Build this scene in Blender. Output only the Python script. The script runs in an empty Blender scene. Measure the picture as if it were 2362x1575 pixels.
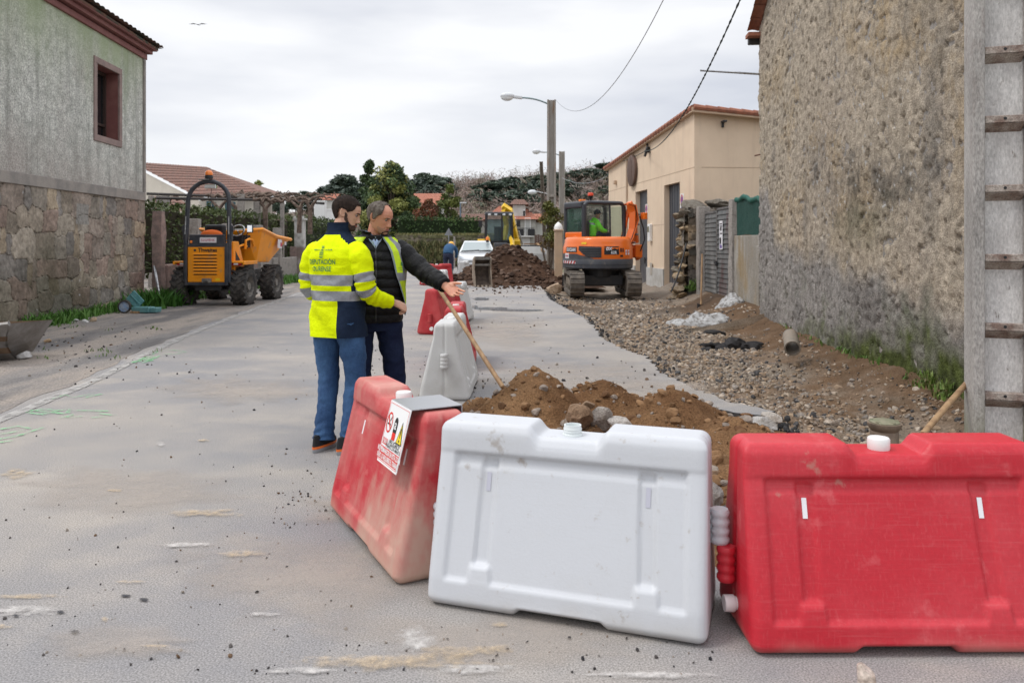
import bpy, math, random
import numpy as np
from mathutils import Matrix, Vector, Euler
R = math.radians
C = bpy.context.scene.collection
SC = bpy.context.scene
random.seed(7)
# ---------------------------------------------------------------- camera, sky, sun, exposure
F, CX, HZ, CH = 1800.0, 1181.0, 558.0, 1.45      # focal length and horizon of the photograph, eye height
cam = bpy.data.cameras.new('camera'); co = bpy.data.objects.new('camera', cam); C.objects.link(co)
co.location = (0, 0, CH); co.rotation_euler = (R(90), 0, 0)
cam.sensor_width = 36; cam.lens = 36*F/2362; cam.shift_y = -(787.5-HZ)/2362
cam.clip_start = .05; cam.clip_end = 3000
cam.dof.use_dof = True; cam.dof.focus_distance = 5.4; cam.dof.aperture_fstop = 4.5
SC.camera = co
SC.view_settings.view_transform = 'Standard'; SC.view_settings.look = 'None'
SC.view_settings.exposure = 0.47; SC.view_settings.gamma = 1
SUN_EL, SUN_AZ = R(56), R(258)
w = bpy.data.worlds.new('World'); SC.world = w; w.use_nodes = True
nt = w.node_tree; N = nt.nodes; L = nt.links; N.clear()
out = N.new('ShaderNodeOutputWorld'); bg = N.new('ShaderNodeBackground'); L.new(bg.outputs[0], out.inputs[0])
bg.inputs[1].default_value = .1
sky = N.new('ShaderNodeTexSky'); sky.sky_type = 'NISHITA'; sky.sun_disc = False
sky.sun_elevation = SUN_EL; sky.sun_rotation = SUN_AZ
tc = N.new('ShaderNodeTexCoord'); mp = N.new('ShaderNodeMapping'); mp.inputs['Scale'].default_value = (1.0, 1.0, 4.2)
mp.inputs['Location'].default_value = (.55, .1, .35)
L.new(tc.outputs['Generated'], mp.inputs[0])
nz = N.new('ShaderNodeTexNoise'); nz.inputs['Scale'].default_value = 1.9; nz.inputs['Detail'].default_value = 5; nz.inputs['Roughness'].default_value = .48
L.new(mp.outputs[0], nz.inputs[0])
rp = N.new('ShaderNodeValToRGB'); rp.color_ramp.elements[0].position = .36; rp.color_ramp.elements[1].position = .6
rp.color_ramp.elements[0].color = (.50, .52, .575, 1); rp.color_ramp.elements[1].color = (.745, .75, .765, 1)
L.new(nz.outputs[0], rp.inputs[0])
sx = N.new('ShaderNodeSeparateXYZ'); L.new(tc.outputs['Generated'], sx.inputs[0])
gr = N.new('ShaderNodeMapRange'); L.new(sx.outputs[2], gr.inputs[0])       # overcast: the zenith shines brighter than the horizon
gr.inputs[1].default_value = .28; gr.inputs[2].default_value = .95; gr.inputs[3].default_value = 1.0; gr.inputs[4].default_value = 2.0
hz_ = N.new('ShaderNodeMapRange'); L.new(sx.outputs[2], hz_.inputs[0])     # bright band low over the hills
hz_.inputs[1].default_value = .04; hz_.inputs[2].default_value = .17; hz_.inputs[3].default_value = .75; hz_.inputs[4].default_value = 0.0
mxh = N.new('ShaderNodeMix'); mxh.data_type = 'RGBA'; L.new(hz_.outputs[0], mxh.inputs[0]); L.new(rp.outputs[0], mxh.inputs[6]); mxh.inputs[7].default_value = (.745, .75, .765, 1)
vm = N.new('ShaderNodeVectorMath'); vm.operation = 'SCALE'; L.new(mxh.outputs[2], vm.inputs[0]); L.new(gr.outputs[0], vm.inputs['Scale'])
vm2 = N.new('ShaderNodeVectorMath'); vm2.operation = 'SCALE'; L.new(vm.outputs[0], vm2.inputs[0]); vm2.inputs['Scale'].default_value = 10.0
mx = N.new('ShaderNodeMix'); mx.data_type = 'RGBA'; mx.inputs[0].default_value = .94
L.new(sky.outputs[0], mx.inputs[6]); L.new(vm2.outputs[0], mx.inputs[7]); L.new(mx.outputs[2], bg.inputs[0])
sl = bpy.data.lights.new('sun', 'SUN'); so = bpy.data.objects.new('sun', sl); C.objects.link(so)
sl.energy = 1.1; sl.angle = R(14); sl.color = (1, .965, .91)
_sd = Vector((math.sin(SUN_AZ)*math.cos(SUN_EL), math.cos(SUN_AZ)*math.cos(SUN_EL), math.sin(SUN_EL)))
so.rotation_euler = _sd.to_track_quat('Z', 'Y').to_euler()
so.location = (0, 0, 60)

# ---------------------------------------------------------------- helpers
def G(x, y, z=0.0):
    Y = F*(CH-z)/(y-HZ); return Vector(((x-CX)/F*Y, Y, z))
def A(x, y, Y): return Vector(((x-CX)/F*Y, Y, CH-(y-HZ)/F*Y))
def _h(ix, iy, s):
    h = (ix.astype(np.int64)*374761393 + iy.astype(np.int64)*668265263 + s*1274126177) & 0xffffffff
    h = ((h ^ (h >> 13))*1274126177) & 0xffffffff
    return ((h ^ (h >> 16)) & 0xffff)/65535.0
def vn(x, y, s=0):
    x = np.asarray(x, float); y = np.asarray(y, float)
    ix = np.floor(x); iy = np.floor(y); fx = x-ix; fy = y-iy
    fx = fx*fx*(3-2*fx); fy = fy*fy*(3-2*fy)
    a = _h(ix, iy, s); b = _h(ix+1, iy, s); c = _h(ix, iy+1, s); d = _h(ix+1, iy+1, s)
    return (a*(1-fx)+b*fx)*(1-fy)+(c*(1-fx)+d*fx)*fy
def fbm(x, y, o=5, s=0, g=.5):
    r = 0; a = 1; t = 0
    for k in range(o):
        r = r+a*vn(x*2**k+k*17.3, y*2**k+k*9.1, s+k); t += a; a *= g
    return r/t-.5
def lerp(a, b, t): return a+(b-a)*t
def interp(t, xs, ys): return np.interp(t, xs, ys)

class M:
    def __init__(s): s.v = []; s.f = []; s.m = []; s.c = []; s.T = Matrix(); s.hascol = False
    def add(s, vs, fs, mi=0, col=None):
        o = len(s.v); T = s.T
        s.v += [tuple(T @ Vector(p)) for p in vs]
        for k, f in enumerate(fs):
            s.f.append([i+o for i in f]); s.m.append(mi[k] if isinstance(mi, (list, tuple)) else mi)
            s.c.append(col)
        if col is not None: s.hascol = True
        return s
    def box(s, c, d, rz=0, mi=0, rx=0, ry=0, col=None, top=None):
        x, y, z = [q/2 for q in d]; t = top or (1, 1)
        X = Matrix.Translation(c) @ Euler((rx, ry, rz)).to_matrix().to_4x4()
        vs = [X @ Vector(p) for p in ((-x,-y,-z),(x,-y,-z),(x,y,-z),(-x,y,-z),(-x*t[0],-y*t[1],z),(x*t[0],-y*t[1],z),(x*t[0],y*t[1],z),(-x*t[0],y*t[1],z))]
        return s.add(vs, [(3,2,1,0),(4,5,6,7),(0,1,5,4),(1,2,6,5),(2,3,7,6),(3,0,4,7)], mi, col)
    def cyl(s, a, b, r0, r1=None, n=12, mi=0, caps=True): return s.tube([a, b], [r0, r0 if r1 is None else r1], n, mi, caps)
    def tube(s, path, r, n=8, mi=0, caps=True, sq=(1, 1), up=None, col=None):
        P = [Vector(p) for p in path]; k = len(P)
        rr = r if isinstance(r, (list, tuple)) else [r]*k
        t = [(P[min(i+1, k-1)]-P[max(i-1, 0)]).normalized() for i in range(k)]
        u = Vector(up) if up else (Vector((0, 0, 1)) if abs(t[0].z) < .9 else Vector((1, 0, 0)))
        rings = []
        for i in range(k):
            a = (u-t[i]*u.dot(t[i]))
            a = a.normalized() if a.length > 1e-6 else t[i].orthogonal().normalized()
            u = a; b = t[i].cross(a)
            q = rr[i] if isinstance(rr[i], (tuple, list)) else (rr[i]*sq[0], rr[i]*sq[1])
            rings.append([P[i]+a*(q[0]*math.sin(2*math.pi*j/n))+b*(q[1]*math.cos(2*math.pi*j/n)) for j in range(n)])
        return s.loft(rings, mi, (caps, caps), col)
    def loft(s, rings, mi=0, caps=(True, True), col=None):
        n = len(rings[0]); vs = [p for r in rings for p in r]; fs = []; ms = []
        for i in range(len(rings)-1):
            for j in range(n):
                fs.append((i*n+j, i*n+(j+1) % n, (i+1)*n+(j+1) % n, (i+1)*n+j)); ms.append(mi(i, j) if callable(mi) else mi)
        if caps[0]: fs.append(tuple(range(n))[::-1]); ms.append(mi(0, 0) if callable(mi) else mi)
        if caps[1]: fs.append(tuple((len(rings)-1)*n+j for j in range(n))); ms.append(mi(len(rings)-2, 0) if callable(mi) else mi)
        return s.add(vs, fs, ms, col)
    def lathe(s, prof, c=(0, 0, 0), n=20, mi=0, ax='z', caps=(True, True)):
        rings = []
        for r, z in prof:
            q = []
            for j in range(n):
                a = 2*math.pi*j/n; x, y = r*math.cos(a), r*math.sin(a)
                p = (x, y, z) if ax == 'z' else ((z, x, y) if ax == 'x' else (y, z, x))
                q.append(Vector(p)+Vector(c))
            rings.append(q)
        return s.loft(rings, mi, caps)
    def prism(s, poly, a, b, ax='x', mi=0, col=None):
        n = len(poly)
        def P(p, t): return (t, p[0], p[1]) if ax == 'x' else ((p[0], t, p[1]) if ax == 'y' else (p[0], p[1], t))
        vs = [P(p, a) for p in poly]+[P(p, b) for p in poly]
        return s.add(vs, [tuple(range(n)), tuple(range(2*n-1, n-1, -1))]+[(j, j+n, (j+1) % n+n, (j+1) % n) for j in range(n)], mi, col)
    def ball(s, c, r, n=10, mi=0, col=None):
        r = r if isinstance(r, (tuple, list)) else (r, r, r); rings = []
        for i in range(n//2+1):
            ph = math.pi*(i/(n//2)-.5); ph = max(-1.54, min(1.54, ph))
            rings.append([Vector(c)+Vector((r[0]*math.cos(ph)*math.cos(2*math.pi*j/n), r[1]*math.cos(ph)*math.sin(2*math.pi*j/n), r[2]*math.sin(ph))) for j in range(n)])
        return s.loft(rings, mi, (True, True), col)
    def rock(s, c, r, rnd, mi=0, col=None, rough=.3, lev=1):
        V, Fc = ICO[lev]; r = r if isinstance(r, (tuple, list)) else (r, r*rnd.uniform(.6, 1), r*rnd.uniform(.45, .8))
        X = Euler((rnd.uniform(0, 6), rnd.uniform(0, 6), rnd.uniform(0, 6))).to_matrix() if lev == 0 else Euler((rnd.uniform(-.4, .4), rnd.uniform(-.4, .4), rnd.uniform(0, 6))).to_matrix()
        cuts = [(Vector((rnd.gauss(0, 1), rnd.gauss(0, 1), rnd.gauss(0, 1))).normalized(), rnd.uniform(.45, .85)) for _ in range(7 if lev else 4)]
        vs = []
        for p in V:
            q = Vector(p)*(1+rnd.uniform(-rough, rough)*.35)
            for nrm, d in cuts:
                e = q.dot(nrm)-d
                if e > 0: q = q-nrm*e
            vs.append(X @ Vector((q.x*r[0], q.y*r[1], q.z*r[2]))+Vector(c))
        return s.add(vs, Fc, mi, col)
    def grid(s, P, mi=0, cols=None, flip=False):
        """P: array (a,b,3)"""
        a, b = P.shape[:2]; vs = P.reshape(-1, 3).tolist(); fs = []
        for i in range(a-1):
            for j in range(b-1):
                q = (i*b+j, i*b+j+1, (i+1)*b+j+1, (i+1)*b+j)
                fs.append(q[::-1] if flip else q)
        o = len(s.v); s.v += [tuple(p) for p in vs]; s.f += [[k+o for k in f] for f in fs]
        s.m += ([mi]*len(fs) if not callable(mi) else [mi(k//(b-1), k % (b-1)) for k in range(len(fs))])
        if cols is not None:
            s.hascol = True; s.c += [tuple(cols[k//(b-1), k % (b-1)]) for k in range(len(fs))]
        else: s.c += [None]*len(fs)
        return s
    def build(s, name, mats, parent=None, loc=None, rz=0, smooth=None, bevel=0, label=None, cat=None, group=None, kind=None, vc=None):
        me = bpy.data.meshes.new(name); me.from_pydata(s.v, [], s.f)
        mats = mats if isinstance(mats, (list, tuple)) else [mats]
        for m in mats: me.materials.append(m)
        if len(mats) > 1: me.polygons.foreach_set('material_index', s.m)
        if vc is not None:
            ca = me.color_attributes.new('Col', 'FLOAT_COLOR', 'POINT')
            a = np.ones((len(s.v), 4)); a[:, :3] = vc; ca.data.foreach_set('color', a.ravel())
        elif s.hascol:
            ca = me.color_attributes.new('Col', 'FLOAT_COLOR', 'CORNER')
            k = []
            for f, c in zip(s.f, s.c): k += [*(c or (1, 1, 1)), 1.0]*len(f)
            ca.data.foreach_set('color', k)
        if smooth is not None:
            me.polygons.foreach_set('use_smooth', [True]*len(me.polygons))
            if smooth < 180: me.set_sharp_from_angle(angle=R(smooth))
        me.update()
        o = bpy.data.objects.new(name, me); C.objects.link(o)
        if parent: o.parent = parent
        if loc is not None: o.location = loc
        if rz: o.rotation_euler[2] = rz
        if bevel:
            b = o.modifiers.new('bevel', 'BEVEL'); b.width = bevel; b.segments = 2; b.limit_method = 'ANGLE'; b.angle_limit = R(35)
        return tag(o, label, cat, group, kind)
def tag(o, label=None, cat=None, group=None, kind=None):
    for k, v in (('label', label), ('category', cat), ('group', group), ('kind', kind)):
        if v: o[k] = v
    return o
def thing(name, label, cat, loc=(0, 0, 0), rz=0, group=None):
    o = bpy.data.objects.new(name, None); C.objects.link(o); o.empty_display_size = .2
    o.location = loc; o.rotation_euler[2] = rz
    return tag(o, label, cat, group)
def copy_tree(o, parent=None):
    c = o.copy(); C.objects.link(c)
    if parent: c.parent = parent
    for ch in list(o.children): copy_tree(ch, c)
    return c
def _ico(lev):
    t = (1+5**.5)/2
    V = [Vector(p).normalized() for p in ((-1,t,0),(1,t,0),(-1,-t,0),(1,-t,0),(0,-1,t),(0,1,t),(0,-1,-t),(0,1,-t),(t,0,-1),(t,0,1),(-t,0,-1),(-t,0,1))]
    Fs = [(0,11,5),(0,5,1),(0,1,7),(0,7,10),(0,10,11),(1,5,9),(5,11,4),(11,10,2),(10,7,6),(7,1,8),(3,9,4),(3,4,2),(3,2,6),(3,6,8),(3,8,9),(4,9,5),(2,4,11),(6,2,10),(8,6,7),(9,8,1)]
    for _ in range(lev):
        mid = {}; nf = []
        def m_(a, b):
            k = (min(a, b), max(a, b))
            if k not in mid: V.append(((V[a]+V[b])/2).normalized()); mid[k] = len(V)-1
            return mid[k]
        for a, b, c in Fs:
            ab, bc, ca = m_(a, b), m_(b, c), m_(c, a); nf += [(a,ab,ca),(b,bc,ab),(c,ca,bc),(ab,bc,ca)]
        Fs = nf
    return V, Fs
ICO = [_ico(0), _ico(1), _ico(2), _ico(3)]
def text_geo(body, size, align='CENTER', bold=0.0, xs=1.0, shear=0.0):
    cu = bpy.data.curves.new('t', 'FONT'); cu.body = body; cu.size = size; cu.align_x = align; cu.offset = bold; cu.resolution_u = 3; cu.shear = shear
    o = bpy.data.objects.new('t', cu); C.objects.link(o)
    dg = bpy.context.evaluated_depsgraph_get(); me = bpy.data.meshes.new_from_object(o.evaluated_get(dg))
    vs = [(v.co.x*xs, v.co.y) for v in me.vertices]; fs = [tuple(p.vertices) for p in me.polygons]
    bpy.data.objects.remove(o); bpy.data.curves.remove(cu); bpy.data.meshes.remove(me)
    return vs, fs
def put_text(m, body, size, fn, mi=0, **k):
    """fn maps (x, y) of the flat lettering to a point on the surface"""
    vs, fs = text_geo(body, size, **k)
    m.add([fn(x, y) for x, y in vs], fs, mi)

# ---------------------------------------------------------------- materials
def mat(name, col, rough=.6, metal=0.0, c2=None, s2=4.0, lo=.4, hi=.62, c3=None, s3=1.0, lo3=.5, hi3=.6, bump=0.0, bs=60.0, bump2=0.0, bs2=8.0,
        attr=False, spec=.4, coat=0.0, stretch=(1, 1, 1), f3=1.0, sss=0.0, detail=6, sheen=0.0, fine=0.0, fs=150.0, bdist=.02, r2=None):
    m = bpy.data.materials.new(name); m.use_nodes = True
    nt = m.node_tree; N = nt.nodes; L = nt.links; B = N['Principled BSDF']
    B.inputs['Roughness'].default_value = rough; B.inputs['Metallic'].default_value = metal
    B.inputs['Specular IOR Level'].default_value = spec; B.inputs['Coat Weight'].default_value = coat
    B.inputs['Sheen Weight'].default_value = sheen
    if sss: B.inputs['Subsurface Weight'].default_value = sss; B.inputs['Subsurface Radius'].default_value = (.01, .004, .002)
    B.inputs['Base Color'].default_value = (*col, 1)
    tc = N.new('ShaderNodeTexCoord'); mp = N.new('ShaderNodeMapping'); mp.inputs['Scale'].default_value = stretch
    L.new(tc.outputs['Object'], mp.inputs[0])
    def noise(sc, det=detail, ro=.6):
        n = N.new('ShaderNodeTexNoise'); n.inputs['Scale'].default_value = sc; n.inputs['Detail'].default_value = det; n.inputs['Roughness'].default_value = ro
        L.new(mp.outputs[0], n.inputs[0]); return n.outputs[0]
    def rng(src, a, b, c=0.0, d=1.0):
        r = N.new('ShaderNodeMapRange'); L.new(src, r.inputs[0])
        for i, v in enumerate((a, b, c, d)): r.inputs[i+1].default_value = v
        return r.outputs[0]
    def mix(f, a, b):
        x = N.new('ShaderNodeMix'); x.data_type = 'RGBA'; L.new(f, x.inputs[0])
        for s_, i in ((a, 6), (b, 7)):
            if isinstance(s_, tuple): x.inputs[i].default_value = (*s_, 1)
            else: L.new(s_, x.inputs[i])
        return x.outputs[2]
    cur = tuple(col)
    if attr:
        a = N.new('ShaderNodeVertexColor'); a.layer_name = 'Col'; cur = a.outputs[0]
    if c2:
        f = rng(noise(s2), lo, hi)
        if attr:
            x = N.new('ShaderNodeMix'); x.data_type = 'RGBA'; x.blend_type = 'MULTIPLY'; x.inputs[0].default_value = 1
            L.new(cur, x.inputs[6]); L.new(mix(f, (1, 1, 1), tuple(c2)), x.inputs[7]); cur = x.outputs[2]
        else: cur = mix(f, cur, tuple(c2))
        if r2 is not None: L.new(rng(f, 0, 1, rough, r2), B.inputs['Roughness'])
    if c3: cur = mix(rng(noise(s3), lo3, hi3, 0, f3), cur, tuple(c3))
    if fine:
        f = rng(noise(fs, 2), .3, .7, 1-fine, 1+fine)
        x = N.new('ShaderNodeVectorMath'); x.operation = 'SCALE'
        if isinstance(cur, tuple): x.inputs[0].default_value = cur
        else: L.new(cur, x.inputs[0])
        L.new(f, x.inputs['Scale']); cur = x.outputs[0]
    if not isinstance(cur, tuple): L.new(cur, B.inputs['Base Color'])
    nrm = None
    for st, sc in ((bump2, bs2), (bump, bs)):
        if st:
            b = N.new('ShaderNodeBump'); b.inputs['Strength'].default_value = st; b.inputs['Distance'].default_value = bdist
            L.new(noise(sc, 5, .65), b.inputs['Height'])
            if nrm: L.new(nrm, b.inputs['Normal'])
            nrm = b.outputs[0]
    if nrm: L.new(nrm, B.inputs['Normal'])
    m['_'] = 1
    return m
def glass(name, tint=(.85, .95, .92), op=.25, rough=.03):
    m = bpy.data.materials.new(name); m.use_nodes = True
    N = m.node_tree.nodes; L = m.node_tree.links; B = N['Principled BSDF']; o = N['Material Output']
    B.inputs['Base Color'].default_value = (*[t*.25 for t in tint], 1); B.inputs['Roughness'].default_value = rough; B.inputs['Specular IOR Level'].default_value = .7
    t = N.new('ShaderNodeBsdfTransparent'); t.inputs[0].default_value = (*tint, 1)
    mx = N.new('ShaderNodeMixShader'); mx.inputs[0].default_value = op
    L.new(t.outputs[0], mx.inputs[1]); L.new(B.outputs[0], mx.inputs[2]); L.new(mx.outputs[0], o.inputs[0])
    return m
black = mat('black_plastic', (.018, .018, .02), .5)
dark = mat('dark_metal', (.035, .036, .04), .45, c2=(.07, .06, .05), s2=9, lo=.5, hi=.75)
steel = mat('bare_steel', (.42, .43, .44), .38, .9, c2=(.25, .25, .26), s2=20)
chrome = mat('mirror_metal', (.85, .87, .9), .06, 1)
granite = mat('granite', (.27, .245, .225), .85, c2=(.36, .33, .30), s2=26, c3=(.12, .115, .105), s3=5, lo3=.52, hi3=.7, f3=.7, bump=.6, bs=70, bump2=.5, bs2=14, fine=.25, fs=120)
granite_pink = mat('pinkish_granite', (.34, .245, .215), .85, c2=(.22, .165, .15), s2=7, c3=(.11, .11, .10), s3=3, lo3=.55, hi3=.7, f3=.7, bump=.6, bs=60, bump2=.5, bs2=12, fine=.25, fs=120)
wood = mat('worn_wood', (.36, .23, .12), .7, c2=(.22, .13, .07), s2=14, stretch=(1, 1, .2), bump=.2, bs=80)
orange_glass = mat('orange_lens', (.85, .22, .03), .25, coat=.4)
leafmat = mat('leaves', (1, 1, 1), .55, attr=True, spec=.3)
bark = mat('bark', (.085, .065, .05), .9, c2=(.15, .125, .10), s2=12, bump=.6, bs=30)
white_paint = mat('white_paint', (.78, .78, .77), .5, c2=(.62, .61, .59), s2=3, lo=.5, hi=.8)
clear_pane = glass('window_glass', (.55, .6, .6), .55)
# ================================================================ the setting
road_m = mat('dusty_asphalt', (.235, .230, .234), .85, c2=(.32, .295, .272), s2=.55, lo=.40, hi=.62, c3=(.41, .365, .315), s3=1.7, lo3=.5, hi3=.75, f3=.6,
             bump=.3, bs=210, bump2=.12, bs2=50, fine=.5, fs=165, stretch=(.85, 1.05, 1), spec=.25, bdist=.012)
verge_m = mat('verge_dirt', (.20, .185, .175), .9, c2=(.29, .25, .215), s2=.9, lo=.42, hi=.58, c3=(.105, .10, .10), s3=.8, lo3=.5, hi3=.62, f3=.85, bump=.6, bs=45, fine=.35, fs=60, stretch=(1.6, .5, 1))
earth_m = mat('far_ground', (.10, .12, .05), .95, c2=(.14, .11, .07), s2=.05)
edge_m = mat('broken_asphalt', (.03, .03, .032), .85, c2=(.075, .07, .07), s2=30, bump=.8, bs=60)
dirtatt = mat('excavated_earth', (1, 1, 1), .95, attr=True, c2=(.75, .74, .72), s2=3, bump=.9, bs=38, fine=.35, fs=55, spec=.15)
stone_at = mat('rubble_stone', (1, 1, 1), .9, attr=True, c2=(.72, .72, .72), s2=18, bump=.5, bs=60, spec=.2)

def sc(c, rnd, a, b):
    k = rnd.uniform(a, b); return tuple(q*k for q in c)
PIT = [(.955,24.0),(.95,21.0),(.957,19.8),(1.16,17.3),(1.38,15.2),(1.40,13.2),(1.36,12.0),(1.46,10.8),(1.70,9.9),(1.65,8.7),(1.80,7.8),(1.98,7.05),(2.23,6.70),
       (2.1,6.52),(1.80,6.72),(1.50,6.95),(1.28,6.4),(1.10,5.4),(.95,4.4),(.88,3.5),(1.0,3.36),(2.0,3.34),(3.0,3.4),(5.2,3.4)]
def jag(P, st, amp, seed):
    rnd = random.Random(seed); out = []
    for a, b in zip(P, P[1:]):
        d = math.hypot(b[0]-a[0], b[1]-a[1]); n = max(1, int(d/st))
        for k in range(n):
            t = k/n; out.append((lerp(a[0], b[0], t)+rnd.uniform(-amp, amp), lerp(a[1], b[1], t)+rnd.uniform(-amp, amp)))
    out.append(P[-1]); return out
PJ = jag(PIT, .065, .042, 3)
ring = [(-34, -3), (-34, 75), (.9, 75)]+[(.9, 40), (.95, 30)]+PJ+[(5.2, -3)]
m = M(); m.prism(ring, -.16, 0, 'z', 0)
mi = [0]*len(m.f)
for k in range(2, len(m.f)): m.m[k] = 1
m.build('road', [road_m, edge_m], kind='structure')
m = M(); S = 900
m.add([(-S, -S, -.62), (S, -S, -.62), (S, S, -.62), (-S, S, -.62)], [(0, 1, 2, 3)])
m.build('ground', earth_m, kind='structure')
# the dusty verge between road edge line and the stone house
def line_pts(px): return [tuple(G(*p))[:2] for p in px]
EDGE = [(-3.6, 3.0), (-4.05, 9.0)]+line_pts([(180, 880), (300, 822), (400, 778), (505, 738), (600, 704), (695, 672)])+[(-5.4, 34), (-5.6, 60)]
EDGE[0] = (-3.75, 3.0); EDGE[1] = (-4.3, 6.2)
m = M(); je = jag(EDGE, .3, .05, 5)
m.prism(je+[(-16, 60), (-16, 3)], -.1, .004, 'z'); m.build('verge', verge_m, kind='structure')
# worn white edge line
def ribbon(pts, wd, z, seed=1, amp=.012):
    rnd = random.Random(seed); l = []; r = []; out = []
    for a, b in zip(pts, pts[1:]):
        d = math.hypot(b[0]-a[0], b[1]-a[1]); n = max(1, int(d/.18))
        for k in range(n): out.append((lerp(a[0], b[0], k/n), lerp(a[1], b[1], k/n)))
    out.append(pts[-1]); rows = []
    for k in range(len(out)):
        a = out[max(k-1, 0)]; b = out[min(k+1, len(out)-1)]; d = math.hypot(b[0]-a[0], b[1]-a[1]) or 1
        nx, ny = (b[1]-a[1])/d, -(b[0]-a[0])/d; w1 = wd/2+rnd.uniform(-amp, amp); w2 = wd/2+rnd.uniform(-amp, amp)
        rows.append([(out[k][0]-nx*w1, out[k][1]-ny*w1, z), (out[k][0]+nx*w2, out[k][1]+ny*w2, z)])
    return np.array(rows)
def worn(name, col, lo, hi, sc=7, fade=False, top=1.0):
    mm = mat(name, col, .8, fine=.2); nt = mm.node_tree; N = nt.nodes; L = nt.links
    tc = N.new('ShaderNodeTexCoord'); n = N.new('ShaderNodeTexNoise'); n.inputs['Scale'].default_value = sc; n.inputs['Detail'].default_value = 8; n.inputs['Roughness'].default_value = .7
    L.new(tc.outputs['Object'], n.inputs[0]); r = N.new('ShaderNodeMapRange'); L.new(n.outputs[0], r.inputs[0]); r.inputs[1].default_value = lo; r.inputs[2].default_value = hi
    t = N.new('ShaderNodeBsdfTransparent'); x = N.new('ShaderNodeMixShader'); r.inputs[4].default_value = top
    if fade:      # feathered towards the rim of each patch
        va = N.new('ShaderNodeVertexColor'); va.layer_name = 'Col'; q = N.new('ShaderNodeMath'); q.operation = 'ADD'; q.inputs[1].default_value = -.5; L.new(va.outputs[0], q.inputs[0])
        q2 = N.new('ShaderNodeMath'); q2.operation = 'MULTIPLY_ADD'; q2.inputs[1].default_value = .32; L.new(q.outputs[0], q2.inputs[0]); L.new(n.outputs[0], q2.inputs[2]); L.new(q2.outputs[0], r.inputs[0])
        q3 = N.new('ShaderNodeMath'); q3.operation = 'MULTIPLY'; L.new(r.outputs[0], q3.inputs[0]); L.new(va.outputs[0], q3.inputs[1]); L.new(q3.outputs[0], x.inputs[0])
    else: L.new(r.outputs[0], x.inputs[0])
    _ = 0; L.new(t.outputs[0], x.inputs[1]); L.new(N['Principled BSDF'].outputs[0], x.inputs[2])
    L.new(x.outputs[0], N['Material Output'].inputs[0]); return mm
linem = worn('worn_line_paint', (.42, .405, .385), .33, .58, 9, False, .9)
off = [(p[0]+.16, p[1]) for p in EDGE]
m = M(); m.grid(ribbon(off, .11, .008), flip=True); m.build('edge_line', linem, kind='structure')
# green surveyors' spray marks
gm = worn('green_spray', (.22, .58, .28), .40, .62, 14, False, .7)
def stroke(mm, px, wd=.03, seed=1): mm.grid(ribbon(line_pts(px), wd, .009, seed, .008), flip=True)
m = M()
for k, s in enumerate([[(0, 992), (40, 985), (70, 990), (20, 1000), (0, 1003)], [(30, 1010), (100, 988)], [(0, 1015), (55, 1004)], [(0, 1022), (30, 1018)]]): stroke(m, s, .035, k)
for k, s in enumerate([[(60, 953), (95, 945), (140, 948), (100, 958), (62, 953)], [(90, 957), (160, 945), (155, 955)], [(70, 948), (150, 956)], [(160, 948), (250, 950)], [(135, 966), (170, 958), (150, 965), (190, 962)], [(210, 965), (265, 960), (225, 955)]]): stroke(m, s, .035, k+9)
for k, s in enumerate([[(120, 922), (150, 912), (170, 918), (225, 908)], [(190, 920), (235, 910)]]): stroke(m, s, .025, k+19)
m.build('spray_marking', gm, kind='structure')
m = M()
for k, s in enumerate([[(305, 838), (335, 826), (355, 822)], [(315, 836), (370, 822)], [(330, 838), (360, 825)], [(340, 830), (350, 834)]]): stroke(m, s, .06, k+30)
for k, s in enumerate([[(352, 818), (365, 811), (400, 809), (430, 813), (405, 818), (360, 817)]]): stroke(m, s, .03, k+40)
m.build('spray_marking', gm, kind='structure')
# sand streaks and pale lime stain on the asphalt, foreground left and bottom
sand = worn('sand_streak', (.52, .41, .28), .50, .80, 15, True, .8); lime = worn('pale_stain', (.58, .555, .53), .50, .78, 14, True, .8); oil = worn('dark_spot', (.045, .045, .05), .3, .4, 11, True)

def blob(mm, x, y, rx, ry, seed, z=.006):
    rnd = random.Random(seed); n = 22; vs = [tuple(G(x, y))[:2]+(z,)]; q = [rnd.uniform(.7, 1.15) for _ in range(n)]
    for f in (.45, .75, 1.0):
        for k in range(n): vs.append(tuple(G(x+math.cos(k/n*6.283)*rx*q[k]*f, y+math.sin(k/n*6.283)*ry*q[k]*f))[:2]+(z,))
    fs = [(0, 1+k, 1+(k+1) % n) for k in range(n)]
    for r in range(2): fs += [(1+r*n+k, 1+r*n+n+k, 1+r*n+n+(k+1) % n, 1+r*n+(k+1) % n) for k in range(n)]
    mm.add(vs, [f[::-1] for f in fs]); mm.w = getattr(mm, 'w', [])+[1.0]+[.95]*n+[.6]*n+[0]*n
def blobs(name, mt, lst, s0, z=.006):
    mm = M()
    for k, q in enumerate(lst): blob(mm, *q, k+s0, z+.0004*k)
    w_ = np.array(mm.w); mm.build(name, mt, kind='structure', vc=np.stack([w_]*3, -1))
dust = worn('dust_film', (.44, .385, .335), .40, .72, 2.6, True, .5)
blobs('dust_patch', dust, [(1330, 880, 260, 70), (1050, 1000, 300, 60), (700, 1330, 420, 130), (300, 1130, 330, 70), (1150, 1480, 500, 90), (560, 900, 240, 40), (1150, 760, 160, 50), (1500, 900, 200, 40), (850, 1180, 200, 50), (250, 1480, 260, 60)], 200, .0045)
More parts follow.
